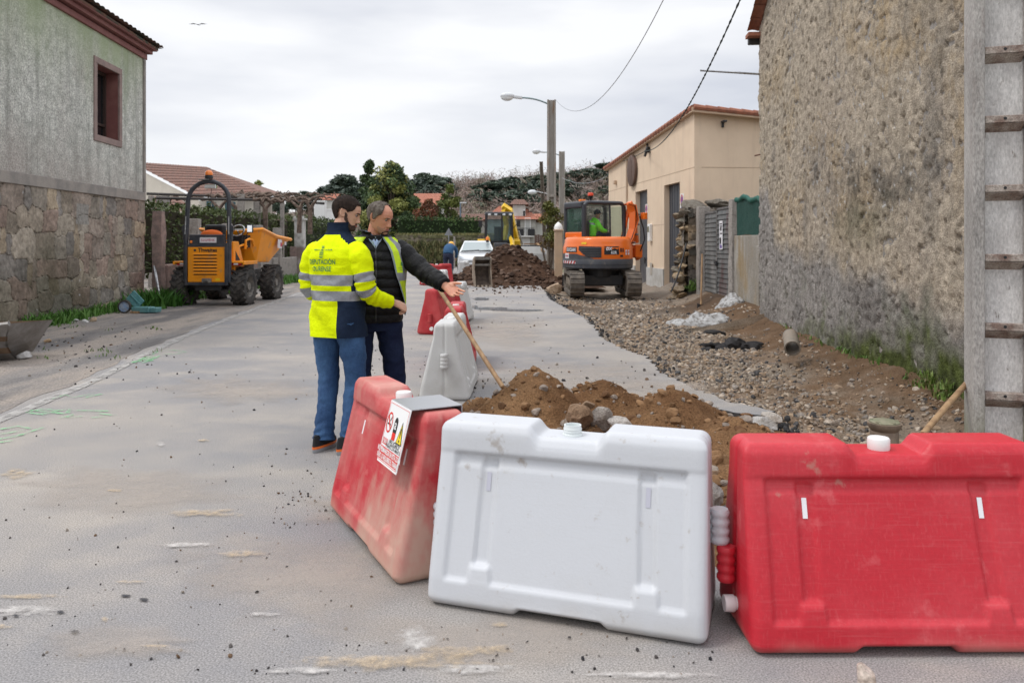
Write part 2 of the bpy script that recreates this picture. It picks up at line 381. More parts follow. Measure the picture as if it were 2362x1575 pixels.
blobs('sand_patch', sand, [(60, 1378, 130, 8), (0, 1448, 45, 8), (243, 1431, 15, 9), (265, 1133, 30, 5), (40, 1095, 60, 16), (470, 1185, 120, 14), (300, 1345, 45, 6), (470, 1018, 25, 5), (900, 1530, 330, 28), (1080, 1505, 160, 20), (360, 1495, 50, 5), (1150, 1445, 30, 9), (560, 1280, 80, 12)], 0)
blobs('lime_stain', lime, [(55, 1412, 110, 18), (960, 1478, 70, 45), (1080, 1545, 160, 18), (1500, 1560, 200, 12), (700, 1550, 110, 12), (610, 1420, 50, 7), (370, 1025, 14, 9), (430, 1260, 90, 8)], 50)
blobs('dark_stain', oil, [(290, 1376, 16, 4), (332, 1385, 14, 5), (140, 1414, 11, 4), (36, 1423, 10, 3), (172, 1460, 13, 5)], 70)
# damp puddles on the far road
pud = mat('puddle_water', (.30, .31, .33), .06, spec=.6)
blobs('puddle', pud, [(1110, 690, 22, 3), (1135, 712, 45, 3), (1200, 716, 60, 2.5), (1090, 708, 12, 3)], 90)
# loose grit on the road
rnd = random.Random(11); m = M()
GC = [(.05, .045, .045), (.10, .09, .085), (.16, .10, .06), (.30, .26, .22), (.04, .04, .045)]
def grit(n, box, rs, clump=None):
    for _ in range(n):
        x = rnd.uniform(box[0], box[2]); y = rnd.uniform(box[1], box[3])
        if clump: x = rnd.gauss(clump[0], clump[2]); y = rnd.gauss(clump[1], clump[3])
        p = G(x, y); r = rnd.choice(rs)*rnd.uniform(.6, 1.3)
        m.rock((p.x, p.y, r*.4), r, rnd, 0, rnd.choice(GC), lev=0)
grit(200, (0, 960, 900, 1560), (.003, .004, .006, .009)); grit(110, (300, 760, 1000, 960), (.008, .012)); grit(30, (0, 0, 0, 0), (.004, .009), (690, 1130, 90, 60))
grit(50, (0, 0, 0, 0), (.004, .008), (720, 1170, 60, 30)); grit(60, (1080, 660, 1280, 760), (.012, .02)); grit(50, (900, 1440, 1650, 1560), (.005, .008)); grit(120, (0, 0, 0, 0), (.01, .018), (1130, 900, 90, 40))
grit(160, (0, 0, 0, 0), (.01, .02), (180, 800, 110, 40)); grit(60, (0, 0, 0, 0), (.012, .02), (1400, 880, 90, 40))
for _ in range(420):      # soil scattered on the road round the far heap
    p = G(min(1330, max(1030, rnd.gauss(1180, 75))), 652+abs(rnd.gauss(0, 9))); r = rnd.choice((.02, .03, .045, .07))*rnd.uniform(.6, 1.2); m.rock((p.x, p.y, r*.2), r, rnd, 0, sc((.10, .062, .042), rnd, .5, 1.5), lev=0)
m.build('road_grit', stone_at, kind='stuff')

# ---------------------------------------------------------------- excavated strip along the right side
def pit_edge_x(Y): return np.interp(Y, [3.3, 4.4, 5.4, 6.4, 6.9, 7.05, 7.8, 8.7, 9.9, 10.8, 12, 13.2, 15.2, 17.3, 19.8, 21, 24, 30, 40], [.88, .95, 1.1, 1.28, 1.5, 1.98, 1.8, 1.65, 1.7, 1.46, 1.36, 1.4, 1.38, 1.16, .957, .95, .95, .95, .9])
WX = lambda Y: 4.215+.084*(Y-7.52)            # foot of the rough wall
def pit_h(X, Y):
    d = X-pit_edge_x(Y); wd = np.where(Y < 15.4, WX(Y), np.where(Y < 20, 4.75+.02*(Y-15), 5.2))-X
    base = -.13-.13*np.clip(d/1.2, 0, 1)
    base = base+.05*np.clip((Y-14)/6, 0, 1)
    bank = np.clip(1-wd/.75, 0, 1.3); base = base+np.where(Y > 4.5, bank**1.4*.27, 0)
    # pocket dug round the drain chamber
    hole = np.exp(-(((X-2.45)/.42)**2+((Y-5.75)/.45)**2)); base = base-hole*.16
    base = base+.10*np.exp(-(((X-2.9)/.5)**2+((Y-5.2)/.35)**2))
    r = fbm(X*1.1, Y*1.1, 4, 3)*.16+fbm(X*6, Y*6, 4, 9)*.06+fbm(X*20, Y*20, 2, 5)*.022
    # ridges left by the tracks near the digger
    r = r+.05*np.exp(-((Y-19.0)/.8)**2)*np.sin(X*5)+.07*np.exp(-((Y-18.3-.3*(X-3))/.35)**2)
    z = base+r*np.clip(d/.25+.25, 0.15, 1)
    return np.minimum(z, .12), d, wd
ys = [3.2]
while ys[-1] < 42: ys.append(ys[-1]*1.0062)
ys = np.array(ys); us = np.linspace(0, 1, 170)**1.05
Yg = np.repeat(ys[:, None], 170, 1); x0 = pit_edge_x(ys)-.25; x1 = np.where(ys < 15, WX(ys)+.5, 8.5)
Xg = x0[:, None]+(x1-x0)[:, None]*us[None]
Zg, Dg, Wg = pit_h(Xg, Yg)
n1 = fbm(Xg*.9, Yg*.9, 4, 21); n2 = fbm(Xg*7, Yg*7, 3, 31)
grey = np.array((.27, .225, .18)); brown = np.array((.17, .105, .062)); darkb = np.array((.07, .05, .038)); ochre = np.array((.25, .15, .075)); pale = np.array((.36, .31, .26))
k = np.clip(.35+n1*2.2+n2*.8, 0, 1)[..., None]; col = grey*(1-k)+brown*k
k = np.clip(1-(Wg-.15)/.7, 0, 1)[..., None]*(.6+.8*np.clip(n2+.5, 0, 1)[..., None]); k = np.clip(k, 0, 1)*np.where(Yg > 21, 0, 1)[..., None]; col = col*(1-k)+(brown*.8)*k
k = np.exp(-((Yg-18.6-.3*(Xg-3))/.9)**2)[..., None]*.75; col = col*(1-k)+darkb*k
k = np.clip(np.exp(-(((Xg-2.5)/.75)**2+((Yg-5.6)/.7)**2))*1.2, 0, 1)[..., None]*.75; col = col*(1-k)+ochre*.9*k
k = np.clip(1-np.abs(Dg)/.12, 0, 1)[..., None]*.8; col = col*(1-k)+np.array((.04, .038, .038))*k
k = (np.clip((Yg-20.5)/1.5, 0, 1)*np.clip((Xg-2.2)/.6, 0, 1))[..., None]*.7; col = col*(1-k)+pale*.75*k
m = M(); m.grid(np.stack([Xg, Yg, Zg], -1), flip=True)
m.build('excavated_ground', dirtatt, smooth=180, kind='structure', vc=col.reshape(-1, 3))
def pz(x, y): return float(pit_h(np.array([x]), np.array([y]))[0][0])
# loose gravel, far too many to count
rnd = random.Random(5); m = M()
PC = [(.40, .325, .25), (.34, .275, .22), (.29, .255, .225), (.46, .39, .32), (.22, .18, .15), (.32, .235, .165), (.085, .082, .083), (.37, .27, .185)]
n = 0
while n < 12500:
    y = math.exp(rnd.uniform(math.log(4.6), math.log(23))); e = float(pit_edge_x(y)); xm = WX(y)-.15 if y < 15 else 4.9
    x = rnd.uniform(e+.02, xm)
    den = .62+1.5*float(fbm(np.array([x*.9]), np.array([y*.9]), 4, 21)[0])*-1
    if xm-x < .75: den *= .35
    if abs(y-18.6-.3*(x-3)) < .8: den *= .45
    if rnd.random() > den: continue
    r = rnd.choice((.011, .013, .016, .02, .024, .03, .046))*rnd.uniform(.7, 1.25)*(.75+.035*y)
    m.rock((x, y, 0), r, rnd, 0, sc(rnd.choice(PC), rnd, .75, 1.2), lev=0); n += 1
V = np.array(m.v).reshape(-1, 12, 3); cx = V.mean(1); hz = pit_h(cx[:, 0], cx[:, 1])[0]; V[:, :, 2] = V[:, :, 2]*.8+(hz+.006)[:, None]
m.v = [tuple(p) for p in V.reshape(-1, 3)]
m.build('gravel', stone_at, kind='stuff')
# black crumbs of torn asphalt along the cut edge
m = M()
for _ in range(1500):
    k = rnd.choice(PJ[6:len(PJ)-40]) if rnd.random() < .55 else (rnd.uniform(1.3, 2.4), rnd.uniform(6.3, 7.0))
    x = k[0]+abs(rnd.gauss(0, .13)); y = k[1]+rnd.gauss(0, .12); r = rnd.choice((.014, .02, .03, .045))*(.7+.03*y)
    m.rock((x, y, pz(x, y)+.012+ (.0 if rnd.random() < .8 else .03)), r, rnd, 0, sc((.05, .049, .05), rnd, .6, 1.6), lev=0)
m.build('asphalt_crumbs', stone_at, kind='stuff')
# bigger broken asphalt lumps lying in the trench
def lump(name, label, cat, x, y, sz, n, col, seed, group=None, z=None, flat=.5):
    rnd = random.Random(seed); zz = pz(x, y) if z is None else z; m = M()
    for k in range(n):
        s = sz*rnd.uniform(.35, .8) if n > 1 else sz
        dx, dy = (rnd.gauss(0, sz*.55), rnd.gauss(0, sz*.4)) if n > 1 else (0, 0)
        m.rock((dx, dy, s*flat*.5), (s, s*rnd.uniform(.6, .9), s*flat*rnd.uniform(.8, 1.2)), rnd, 0, sc(col, rnd, .75, 1.3), lev=2, rough=.25)
    return m.build(name, stone_at, loc=(x, y, zz-.02), label=label, cat=cat, group=group)
p = G(1685, 795, -.2); lump('asphalt_lumps', 'heap of black broken asphalt lumps on the gravel near the pipe', 'rubble', p.x, p.y, .33, 14, (.035, .033, .034), 2)
p = G(1650, 765, -.2); lump('asphalt_slab', 'flat black asphalt slab behind the heap of lumps', 'rubble', p.x, p.y, .24, 1, (.04, .038, .038), 3, flat=.3)
p = G(1525, 830, -.15); lump('asphalt_slab', 'small black asphalt piece on the gravel at the road edge', 'rubble', p.x, p.y, .14, 2, (.04, .038, .04), 4, flat=.3)
# white plastic sheeting / torn pale sacks
def sheet(x, y, wx, wy, h, seed, label):
    a = 44; u = np.linspace(-1, 1, a); U, V = np.meshgrid(u, u, indexing='ij'); rr = np.sqrt(U**2+V**2)
    ang = np.arctan2(V, U); edge = 1-.25*vn(ang*2+9, ang*0+seed, seed)
    Z = h*np.clip(1-rr/edge, 0, 1)**.6*(.35+1.3*np.abs(fbm(U*3+seed, V*3, 4, seed)+.25))+.015*fbm(U*9, V*9, 3, seed)
    bx = x+U*wx; by = y+V*wy; P = np.stack([U*wx, V*wy, Z], -1)
    P[..., 2] += np.where(rr > edge, -.12, 0)+.01
    P[..., 2] += pit_h(bx, by)[0]-pz(x, y)
    m = M(); m.grid(P, flip=True); m.build('torn_sack', sackm, loc=(x, y, pz(x, y)), smooth=180, label=label, cat='sack')
sackm = mat('pale_sack', (.42, .42, .42), .7, c2=(.15, .135, .12), s2=11, lo=.46, hi=.62, bump=.9, bs=30, bump2=.6, bs2=9)
p = G(1605, 742, -.2); sheet(p.x, p.y, .75, .6, .28, 3, 'larger crumpled whitish sack lying open on the gravel'); p = G(1682, 728, -.2); sheet(p.x, p.y, .34, .6, .26, 8, 'smaller whitish sack at the foot of the low concrete wall')

# ---------------------------------------------------------------- soil heaps
def heap(name, label, X0, X1, Y0, Y1, res, hf, cols, seed, rockn, rs, zoff=0):
    xs = np.arange(X0, X1, res); yy = np.arange(Y0, Y1, res); X, Y = np.meshgrid(xs, yy, indexing='ij'); Z = hf(X, Y)
    n = fbm(X*2.2, Y*2.2, 4, seed)+.35*fbm(X*14, Y*14, 3, seed+3); k = np.clip(.5+n*1.9, 0, 1)[..., None]
    col = np.array(cols[0])*(1-k)+np.array(cols[1])*k
    t = thing(name, label, 'soil heap', ((X0+X1)/2, (Y0+Y1)/2, 0))
    o = np.array(((X0+X1)/2, (Y0+Y1)/2, 0)); m = M(); m.grid(np.stack([X, Y, Z], -1)-o, flip=True)
    m.build('loose_soil', soilm, t, smooth=180, vc=col.reshape(-1, 3))
    rnd = random.Random(seed); m = M(); c = 0
    while c < rockn:
        x = rnd.uniform(X0, X1); y = rnd.uniform(Y0, Y1); z = float(hf(np.array([x]), np.array([y]))[0])
        if z < .03+float(zoff): continue
        r = rnd.choice(rs)*rnd.uniform(.6, 1.3); c += 1
        cc = rnd.choice((cols[0], cols[1], cols[1], cols[2])); m.rock((x-o[0], y-o[1], z+r*.1), r, rnd, 0, sc(cc, rnd, .75, 1.25), lev=1 if r > .025 else 0)
    q = m.build('soil_clods', stone_at, t); q['kind'] = 'stuff'
    return t
soilm = mat('soil', (1, 1, 1), .95, attr=True, c2=(.78, .76, .74), s2=6, bump=1, bs=55, bump2=.5, bs2=16, fine=.4, fs=90, spec=.12)
def ga(X, Y, x, y, rx, ry, h, p=1.6): return h*np.exp(-(((np.abs(X-x)/rx)**2+(np.abs(Y-y)/ry)**2))**(p/2))
def heap_near(X, Y):
    z = np.maximum.reduce([ga(X, Y, .18, 5.85, .50, .62, .56), ga(X, Y, .70, 5.95, .52, .55, .50), ga(X, Y, 1.15, 5.65, .50, .6, .48), ga(X, Y, 1.46, 5.05, .45, .65, .43), ga(X, Y, 1.22, 4.2, .36, .6, .30), ga(X, Y, -.22, 6.15, .42, .55, .28), ga(X, Y, .45, 5.2, .6, .5, .32), ga(X, Y, 1.05, 3.6, .22, .35, .14)])
    z = z+fbm(X*2.6, Y*2.6, 4, 41)*.14*np.clip(z/.15, 0, 1)+fbm(X*11, Y*11, 3, 44)*.05*np.clip(z/.1, 0, 1)+fbm(X*30, Y*30, 2, 47)*.014
    return z-.075
heap('soil_heap', 'brown heap of loose soil behind the white barrier', -.95, 2.1, 3.15, 7.1, .021, heap_near, [(.14, .072, .034), (.235, .135, .068), (.30, .25, .21)], 4, 1200, (.008, .010, .012, .016, .022, .03, .045))
def heap_far(X, Y):
    z = np.maximum.reduce([ga(X, Y, -.15, 28.4, 1.35, 1.5, 1.36, 1.9), ga(X, Y, .55, 28.2, 1.0, 1.2, 1.0, 1.8), ga(X, Y, -1.2, 28.2, .9, 1.2, .72), ga(X, Y, 1.35, 27.9, .75, .9, .45), ga(X, Y, -.3, 27.4, 1.0, .8, .6)])
    z = z+fbm(X*1.6, Y*1.6, 4, 51)*.36*np.clip(z/.3, 0, 1)+fbm(X*6, Y*6, 3, 55)*.13*np.clip(z/.2, 0, 1)+fbm(X*16, Y*16, 2, 57)*.04
    return z-.06
heap('soil_heap', 'dark brown heap of wet soil in front of the white car', -3.2, 3.1, 25.6, 31, .05, heap_far, [(.040, .022, .014), (.092, .054, .036), (.15, .10, .075)], 6, 1100, (.03, .045, .06, .09, .13))
# boulders on and beside the near heap
def boulder(label, px, py, Y, r, col, seed, z=None, lev=2):
    p = A(px, py, Y); rnd = random.Random(seed); m = M(); m.rock((0, 0, 0), r, rnd, 0, col, .25, lev=2)
    m.build('boulder', boulderm, loc=p, label=label, cat='boulder', smooth=25, group='rocks dug out of the road')
boulderm = mat('boulder_stone', (1, 1, 1), .9, attr=True, c2=(.6, .55, .5), s2=9, lo=.45, hi=.65, bump=.7, bs=40, bump2=.5, bs2=10, fine=.25, fs=100)
boulder('earth-covered brown boulder in the brown heap just behind the white barrier', 1340, 962, 5.08, (.10, .09, .105), (.22, .14, .085), 3)
boulder('grey and brown boulder leaning against the earth-covered one', 1388, 966, 5.1, (.07, .08, .08), (.30, .27, .24), 5)
boulder('small brown stone perched on top of the two boulders', 1357, 934, 5.12, (.045, .045, .035), (.24, .16, .10), 6)
boulder('pale flat rock half hidden by the top of the white barrier', 1440, 980, 5.1, (.13, .1, .05), (.42, .39, .36), 7)
boulder('jagged white lump of broken concrete on the right flank of the brown heap', 1742, 980, 5.6, (.10, .20, .06), (.40, .385, .37), 8)
boulder('grey rock in the gap between the white and the right red barrier', 1642, 1148, 3.95, (.085, .08, .10), (.33, .31, .29), 9)
boulder('earthy rock above the grey one in the gap between barriers', 1648, 1105, 4.25, (.10, .1, .09), (.20, .13, .08), 10)
boulder('dark stone low in the gap between barriers', 1672, 1190, 3.8, (.06, .05, .05), (.07, .07, .075), 12)
boulder('brown stone beside the dark one in the gap between barriers', 1650, 1205, 3.75, (.07, .06, .05), (.21, .15, .10), 13)
boulder('black asphalt lump on the ground in the gap beside the drain cap', 1655, 1400, 3.2, (.06, .05, .035), (.06, .057, .055), 14)
boulder('pale pinkish stone on the asphalt at the bottom edge of the picture', 2000, 1566, 2.50, (.048, .04, .055), (.52, .44, .38), 15)
boulder('light brown stone by the left track of the orange digger', 1278, 667, 23.0, (.26, .2, .22), (.45, .33, .23), 16)
boulder('grey flat stone on the gravel near the drain chamber', 1782, 962, 5.9, (.09, .07, .03), (.40, .36, .32), 17)
# ================================================================ buildings and walls beside the road
def masonry(u0, u1, z0, z1, su, sz, seed, pal, res, depth=.035, rag=0.0, z1f=None):
    """rubble wall face as a height field: returns P(u,z,h) grid and colours"""
    rnd = random.Random(seed); S = []; row = z0-.1
    while row < z1+.3:
        hh = sz*rnd.uniform(.65, 1.35); u = u0-su*rnd.random()
        while u < u1+su:
            ww = su*rnd.choice((.4, .6, .8, 1, 1.2, 1.7)); S.append((u+ww/2, row+hh/2+rnd.uniform(-.3, .3)*sz, ww, hh, rnd.randrange(len(pal)), rnd.uniform(.8, 1.2), rnd.uniform(.2, 1))); u += ww
        row += hh
    nu = int((u1-u0)/res)+1; nzz = int((z1-z0)/res)+1; U, Z = np.meshgrid(np.linspace(u0, u1, nu), np.linspace(z0, z1, nzz), indexing='ij')
    wu = U+fbm(U*2.2, Z*2.2, 4, seed)*su*.5; wz = Z+fbm(U*2.2+7, Z*2.2+3, 4, seed+1)*sz*.55
    d1 = np.full(U.shape, 9.); d2 = np.full(U.shape, 9.); idx = np.zeros(U.shape, int)
    for k, s in enumerate(S):
        du = np.abs(wu-s[0])/(s[2]/2); dz = np.abs(wz-s[1])/(s[3]/2); d = (du**8+dz**8)**.125*.9+.1*np.sqrt(du**2+dz**2)
        b = d < d1; d2 = np.where(b, d1, np.minimum(d2, d)); idx = np.where(b, k, idx); d1 = np.where(b, d, d1)
    gap = np.clip((d2-d1)/.13, 0, 1); S_ = np.array([[*pal[s[4]], s[5], s[6]] for s in S])
    h = depth*(gap**.35)*(.4+.6*S_[idx, 4])+.03*fbm(U*7, Z*7, 4, seed+5)+.5*depth*fbm(U*3, Z*3, 3, seed+8)
    col = S_[idx, :3]*S_[idx, 3:4]*(1+.7*fbm(U*4, Z*4, 4, seed+6)+.6*fbm(U*16, Z*16, 3, seed+9))[..., None]
    mort = np.array((.13, .115, .10)); g = np.clip(.15+gap*2.2, 0, 1)[..., None]; col = col*g+mort*(1-g)
    return U, Z, h, col
def add_scratch(mm, col, sc_, stretch, lo, hi, amt):
    """wear: streaks or scuffs with a shape of their own"""
    nt = mm.node_tree; N = nt.nodes; L = nt.links; B = N['Principled BSDF']; src = B.inputs['Base Color'].links[0].from_socket if B.inputs['Base Color'].links else None
    tc = N.new('ShaderNodeTexCoord'); mp = N.new('ShaderNodeMapping'); mp.inputs['Scale'].default_value = stretch; L.new(tc.outputs['Object'], mp.inputs[0])
    n = N.new('ShaderNodeTexNoise'); n.inputs['Scale'].default_value = sc_; n.inputs['Detail'].default_value = 5; n.inputs['Roughness'].default_value = .65; L.new(mp.outputs[0], n.inputs[0])
    r = N.new('ShaderNodeMapRange'); L.new(n.outputs[0], r.inputs[0])
    for i, v in enumerate((lo, hi, 0, amt)): r.inputs[i+1].default_value = v
    x = N.new('ShaderNodeMix'); x.data_type = 'RGBA'; L.new(r.outputs[0], x.inputs[0])
    if src: L.new(src, x.inputs[6])
    else: x.inputs[6].default_value = B.inputs['Base Color'].default_value
    x.inputs[7].default_value = (*col, 1); L.new(x.outputs[2], B.inputs['Base Color'])
# ---------------- stone and plaster house on the left
hd = Vector((.073, -1, 0)).normalized(); HRZ = math.atan2(-hd.x, hd.y)      # local +Y runs along the wall towards the camera, local +X faces the road
# local frame: y = along wall towards the viewer, x = out to the road
HC = Vector((-8.6, 18.2, 0))
rzh = math.atan2(hd.y, hd.x)-math.pi/2
house = thing('stone_house', 'old two-storey house with rubble stone ground floor and green-stained plaster above', 'house', HC, rzh)
# with this rotation local +x = to the left of travel, so the road side is local +x or -x:
sgn = 1 if (Matrix.Rotation(rzh, 3, 'Z') @ Vector((1, 0, 0))).x > 0 else -1
pal = [(.35, .30, .24), (.31, .275, .23), (.39, .32, .235), (.30, .25, .21), (.41, .36, .295), (.29, .265, .24), (.34, .26, .215), (.45, .385, .30)]
U, Z, h, col = masonry(0, 8.6, -.1, 2.42, .40, .33, 5, pal, .022, .045)
b = np.clip((.9-U)/.9, 0, 1)[..., None]*np.clip(1-Z/2.2, 0, 1)[..., None]*.7; col = col*(1-b)+np.array((.27, .15, .125))*b
mo = np.clip(1-Z/1.5+1.6*fbm(U*.9, Z*.35, 4, 77), 0, 1)*np.clip((U-1.2)/2, 0, 1); mo = (mo*.65)[..., None]; col = col*(1-mo)+np.array((.055, .06, .03))*mo
wt = (fbm(U*7, Z*7, 3, 91) > .36)*(U > 3); col = np.where(wt[..., None], .5, col)
pt = ((np.abs(U-3.05) < .25) & (np.abs(Z-1.98) < .2)); col = np.where(pt[..., None], np.array((.33, .315, .29)), col)
m = M(); m.grid(np.stack([sgn*h, U, Z], -1), flip=sgn > 0); m.build('stone_base', stone_at, house, vc=col.reshape(-1, 3))
m = M(); m.box((-sgn*3.02, 4.3, 1.2), (6, 8.6, 2.6)); m.build('core_wall', granite, house)
plaster = mat('stained_plaster', (.60, .605, .56), .95, c2=(.40, .41, .375), s2=5, lo=.42, hi=.66, c3=(.37, .335, .31), s3=.6, lo3=.5, hi3=.7, f3=.6, bump=.9, bs=42, bump2=.5, bs2=15, fine=.42, fs=34)
# algae: green towards the eaves, with drips (a real stain on the wall, by height)
def add_stain(mm, col, zlo, zhi, nsc, stretch, amt, axis=2):
    nt = mm.node_tree; N = nt.nodes; L = nt.links; B = N['Principled BSDF']; src = B.inputs['Base Color'].links[0].from_socket if B.inputs['Base Color'].links else None
    tc = N.new('ShaderNodeTexCoord'); sp = N.new('ShaderNodeSeparateXYZ'); L.new(tc.outputs['Object'], sp.inputs[0])
    r = N.new('ShaderNodeMapRange'); L.new(sp.outputs[axis], r.inputs[0]); r.inputs[1].default_value = zlo; r.inputs[2].default_value = zhi
    mp = N.new('ShaderNodeMapping'); mp.inputs['Scale'].default_value = stretch; L.new(tc.outputs['Object'], mp.inputs[0])
    n = N.new('ShaderNodeTexNoise'); n.inputs['Scale'].default_value = nsc; n.inputs['Detail'].default_value = 6; L.new(mp.outputs[0], n.inputs[0])
    a = N.new('ShaderNodeMath'); a.operation = 'MULTIPLY_ADD'; a.inputs[1].default_value = 2.4; a.inputs[2].default_value = -1.2; L.new(n.outputs[0], a.inputs[0])
    b = N.new('ShaderNodeMath'); b.operation = 'ADD'; b.use_clamp = True; L.new(a.outputs[0], b.inputs[0]); L.new(r.outputs[0], b.inputs[1])
    c = N.new('ShaderNodeMath'); c.operation = 'MULTIPLY'; L.new(b.outputs[0], c.inputs[0]); L.new(r.outputs[0], c.inputs[1])
    d = N.new('ShaderNodeMath'); d.operation = 'MULTIPLY'; d.inputs[1].default_value = amt; L.new(c.outputs[0], d.inputs[0])
    x = N.new('ShaderNodeMix'); x.data_type = 'RGBA'; L.new(d.outputs[0], x.inputs[0])
    if src: L.new(src, x.inputs[6])
    else: x.inputs[6].default_value = B.inputs['Base Color'].default_value
    x.inputs[7].default_value = (*col, 1); L.new(x.outputs[2], B.inputs['Base Color'])
add_scratch(plaster, (.20, .21, .19), 1.6, (1, 2.2, .16), .50, .72, .75); add_stain(plaster, (.36, .44, .26), 3.7, 5.9, 1.3, (1, 1.2, .25), .95)
add_stain(plaster, (.36, .30, .27), 3.9, 2.4, 1.4, (1, 1, .6), .5)
wy0, wy1, wz0, wz1 = 1.36, 2.45, 3.60, 5.08
m = M(); t = .34; f = lambda y0, y1, z0, z1: m.box((sgn*(-t/2-.0+.02), (y0+y1)/2, (z0+z1)/2), (t, y1-y0, z1-z0))
f(.07, wy0, 2.42, 5.75); f(wy1, 8.6, 2.42, 5.75); f(wy0, wy1, 2.42, wz0); f(wy0, wy1, wz1, 5.75)
m.build('plaster_wall', plaster, house)
m = M(); m.box((-sgn*3.0, 4.3, 4.1), (4.6, 8.5, 3.3)); m.build('inner_wall', granite, house)
band = mat('plaster_band', (.33, .30, .27), .9, c2=(.24, .225, .21), s2=3, bump=.4, bs=40)
m = M(); m.box((sgn*.035, 4.3, 2.5), (.05, 8.6, .2)); m.build('string_course', band, house, bevel=.01)
m = M(); m.box((sgn*.03-.0, .04, 4.16), (.06, .09, 3.12)); m.box((-sgn*3, .02, 4.16), (5.9, .06, 3.2)); m.build('corner_strip', band, house)
maroon = mat('maroon_paint', (.205, .082, .075), .75, c2=(.26, .12, .105), s2=3, lo=.45, hi=.7, bump=.2, bs=30)
m = M()
for z, o in ((5.70, .07), (5.83, .16), (5.92, .24)): m.box((sgn*(o/2-.02), 4.3-o/2, z+.06), (o+.04, 8.6+o, .125 if z < 5.8 else .09)); m.box((-sgn*3, -o/2+.02, z+.06), (6, o+.04, .125 if z < 5.8 else .09))
m.build('cornice', maroon, house, bevel=.012)
tile_old = mat('old_clay_tile', (.20, .105, .075), .9, c2=(.11, .085, .07), s2=6, lo=.4, hi=.6, c3=(.07, .075, .055), s3=3, bump=.4, bs=40)
def tile_roof(o0, along, up, la, lu, pitch=.22, amp=.035, seg=6):
    """a corrugated sheet of barrel tiles from eave corner o0: along the eave, up the slope"""
    o0 = Vector(o0); along = Vector(along).normalized(); up = Vector(up).normalized(); nrm = along.cross(up).normalized()
    if nrm.z < 0: nrm = -nrm
    na = int(la/pitch*seg)+1; nu = max(2, int(lu/.36)+1); P = np.zeros((na, nu*2, 3))
    for i in range(na):
        a = i*la/(na-1); c = amp*abs(math.sin(a/pitch*math.pi))
        for j in range(nu):
            for q in (0, 1):
                u = (j+q)*lu/nu; hh = c+(.03 if q == 0 else .004); P[i, j*2+q] = o0+along*a+up*u+nrm*hh
    return P
m = M(); m.grid(tile_roof((sgn*.34, -.32, 6.02), (0, 1, 0), (-sgn, 0, .20), 9, 3.6)); m.add([(sgn*.34, -.32, 6.03), (-sgn*6, -.32, 6.03), (-sgn*3, 2.8, 6.7)], [(0, 1, 2)])
m.box((-sgn*3.2, 4.2, 5.99), (6.9, 8.9, .05)); m.build('roof', tile_old, house)
win = M()
pinkfr = mat('painted_frame', (.31, .225, .205), .85, c2=(.24, .18, .165), s2=5, bump=.3, bs=40)
def ring4(mm, x0, x1, y0, y1, z0, z1, wd, mi=0):
    xc = (x0+x1)/2; dx = abs(x1-x0)
    mm.box((xc, y0-wd/2, (z0+z1)/2), (dx, wd, z1-z0), mi=mi); mm.box((xc, y1+wd/2, (z0+z1)/2), (dx, wd, z1-z0), mi=mi)
    mm.box((xc, (y0+y1)/2, z0-wd/2), (dx, y1-y0+2*wd, wd), mi=mi); mm.box((xc, (y0+y1)/2, z1+wd/2), (dx, y1-y0+2*wd, wd), mi=mi)
ring4(win, sgn*.0, sgn*.045, wy0+.02, wy1-.02, wz0+.02, wz1-.02, .13); w_ = win.build('window', pinkfr, house, bevel=.008)
m = M(); ring4(m, -sgn*.29, -sgn*.0, wy0+.012, wy1-.012, wz0+.012, wz1-.012, .008); m.build('reveal', maroon, w_)
sash = mat('dark_sash', (.05, .032, .027), .6)
m = M(); ring4(m, -sgn*.24, -sgn*.30, wy0+.09, wy1-.09, wz0+.09, wz1-.09, .075); m.box((-sgn*.27, 1.93, 4.33), (.06, .07, 1.4)); m.box((-sgn*.265, 1.9, 3.93), (.05, 1.0, .05)); m.build('sash', sash, w_)
dkglass = mat('dark_window_glass', (.012, .014, .016), .05, spec=.6)
m = M(); m.box((-sgn*.285, 1.9, 4.33), (.01, 1.0, 1.4)); m.build('pane', dkglass, w_)

# ---------------- rough-cast gable wall on the right
GW = Vector((WX(15.35), 15.35, 0)); gd = Vector((-.084, -1, 0)).normalized(); rzg = math.atan2(gd.y, gd.x)-math.pi/2
gable = thing('rough_cast_building', 'tall old building with a mottled rough-cast gable wall along the trench', 'building', GW, rzg)
sg = 1 if (Matrix.Rotation(rzg, 3, 'Z') @ Vector((1, 0, 0))).x > 0 else -1      # local +sg x points into the building
res = .026; nu = int(9.4/res); nzz = int(7.0/res)
U, Zn = np.meshgrid(np.linspace(0, 9.4, nu), np.linspace(0, 1, nzz), indexing='ij')
bot = -.05+.07*fbm(U[:, :1]*1.3, U[:, :1]*0, 4, 12); top = np.minimum(5.62+.57*U[:, :1], 7.3)
Z = bot+(top-bot)*Zn
lumps = np.abs(fbm(U*9, Z*7, 3, 61))*.062+.018*fbm(U*24, Z*20, 2, 66)+.05*fbm(U*1.2, Z*1.2, 3, 70)+np.where(fbm(U*11+3, Z*11, 2, 64) > .2, -.035, 0)
smooth_ = np.clip((1.35-Z+1.4*fbm(U*.5, Z*.5, 3, 71))*1.2, 0, 1)*.3; h = lumps*(1-smooth_)
n1 = fbm(U*.7, Z*.7, 4, 81); n2 = fbm(U*3.5, Z*3.5, 4, 82); n3 = fbm(U*14, Z*14, 2, 83)
tan = np.array((.48, .41, .325)); grey = np.array((.30, .285, .275)); ochre_ = np.array((.40, .28, .14)); blk = np.array((.055, .055, .055)); moss = np.array((.085, .105, .03)); pinkt = np.array((.45, .37, .30))
col = tan*(1+.45*n2+.3*n3)[..., None]
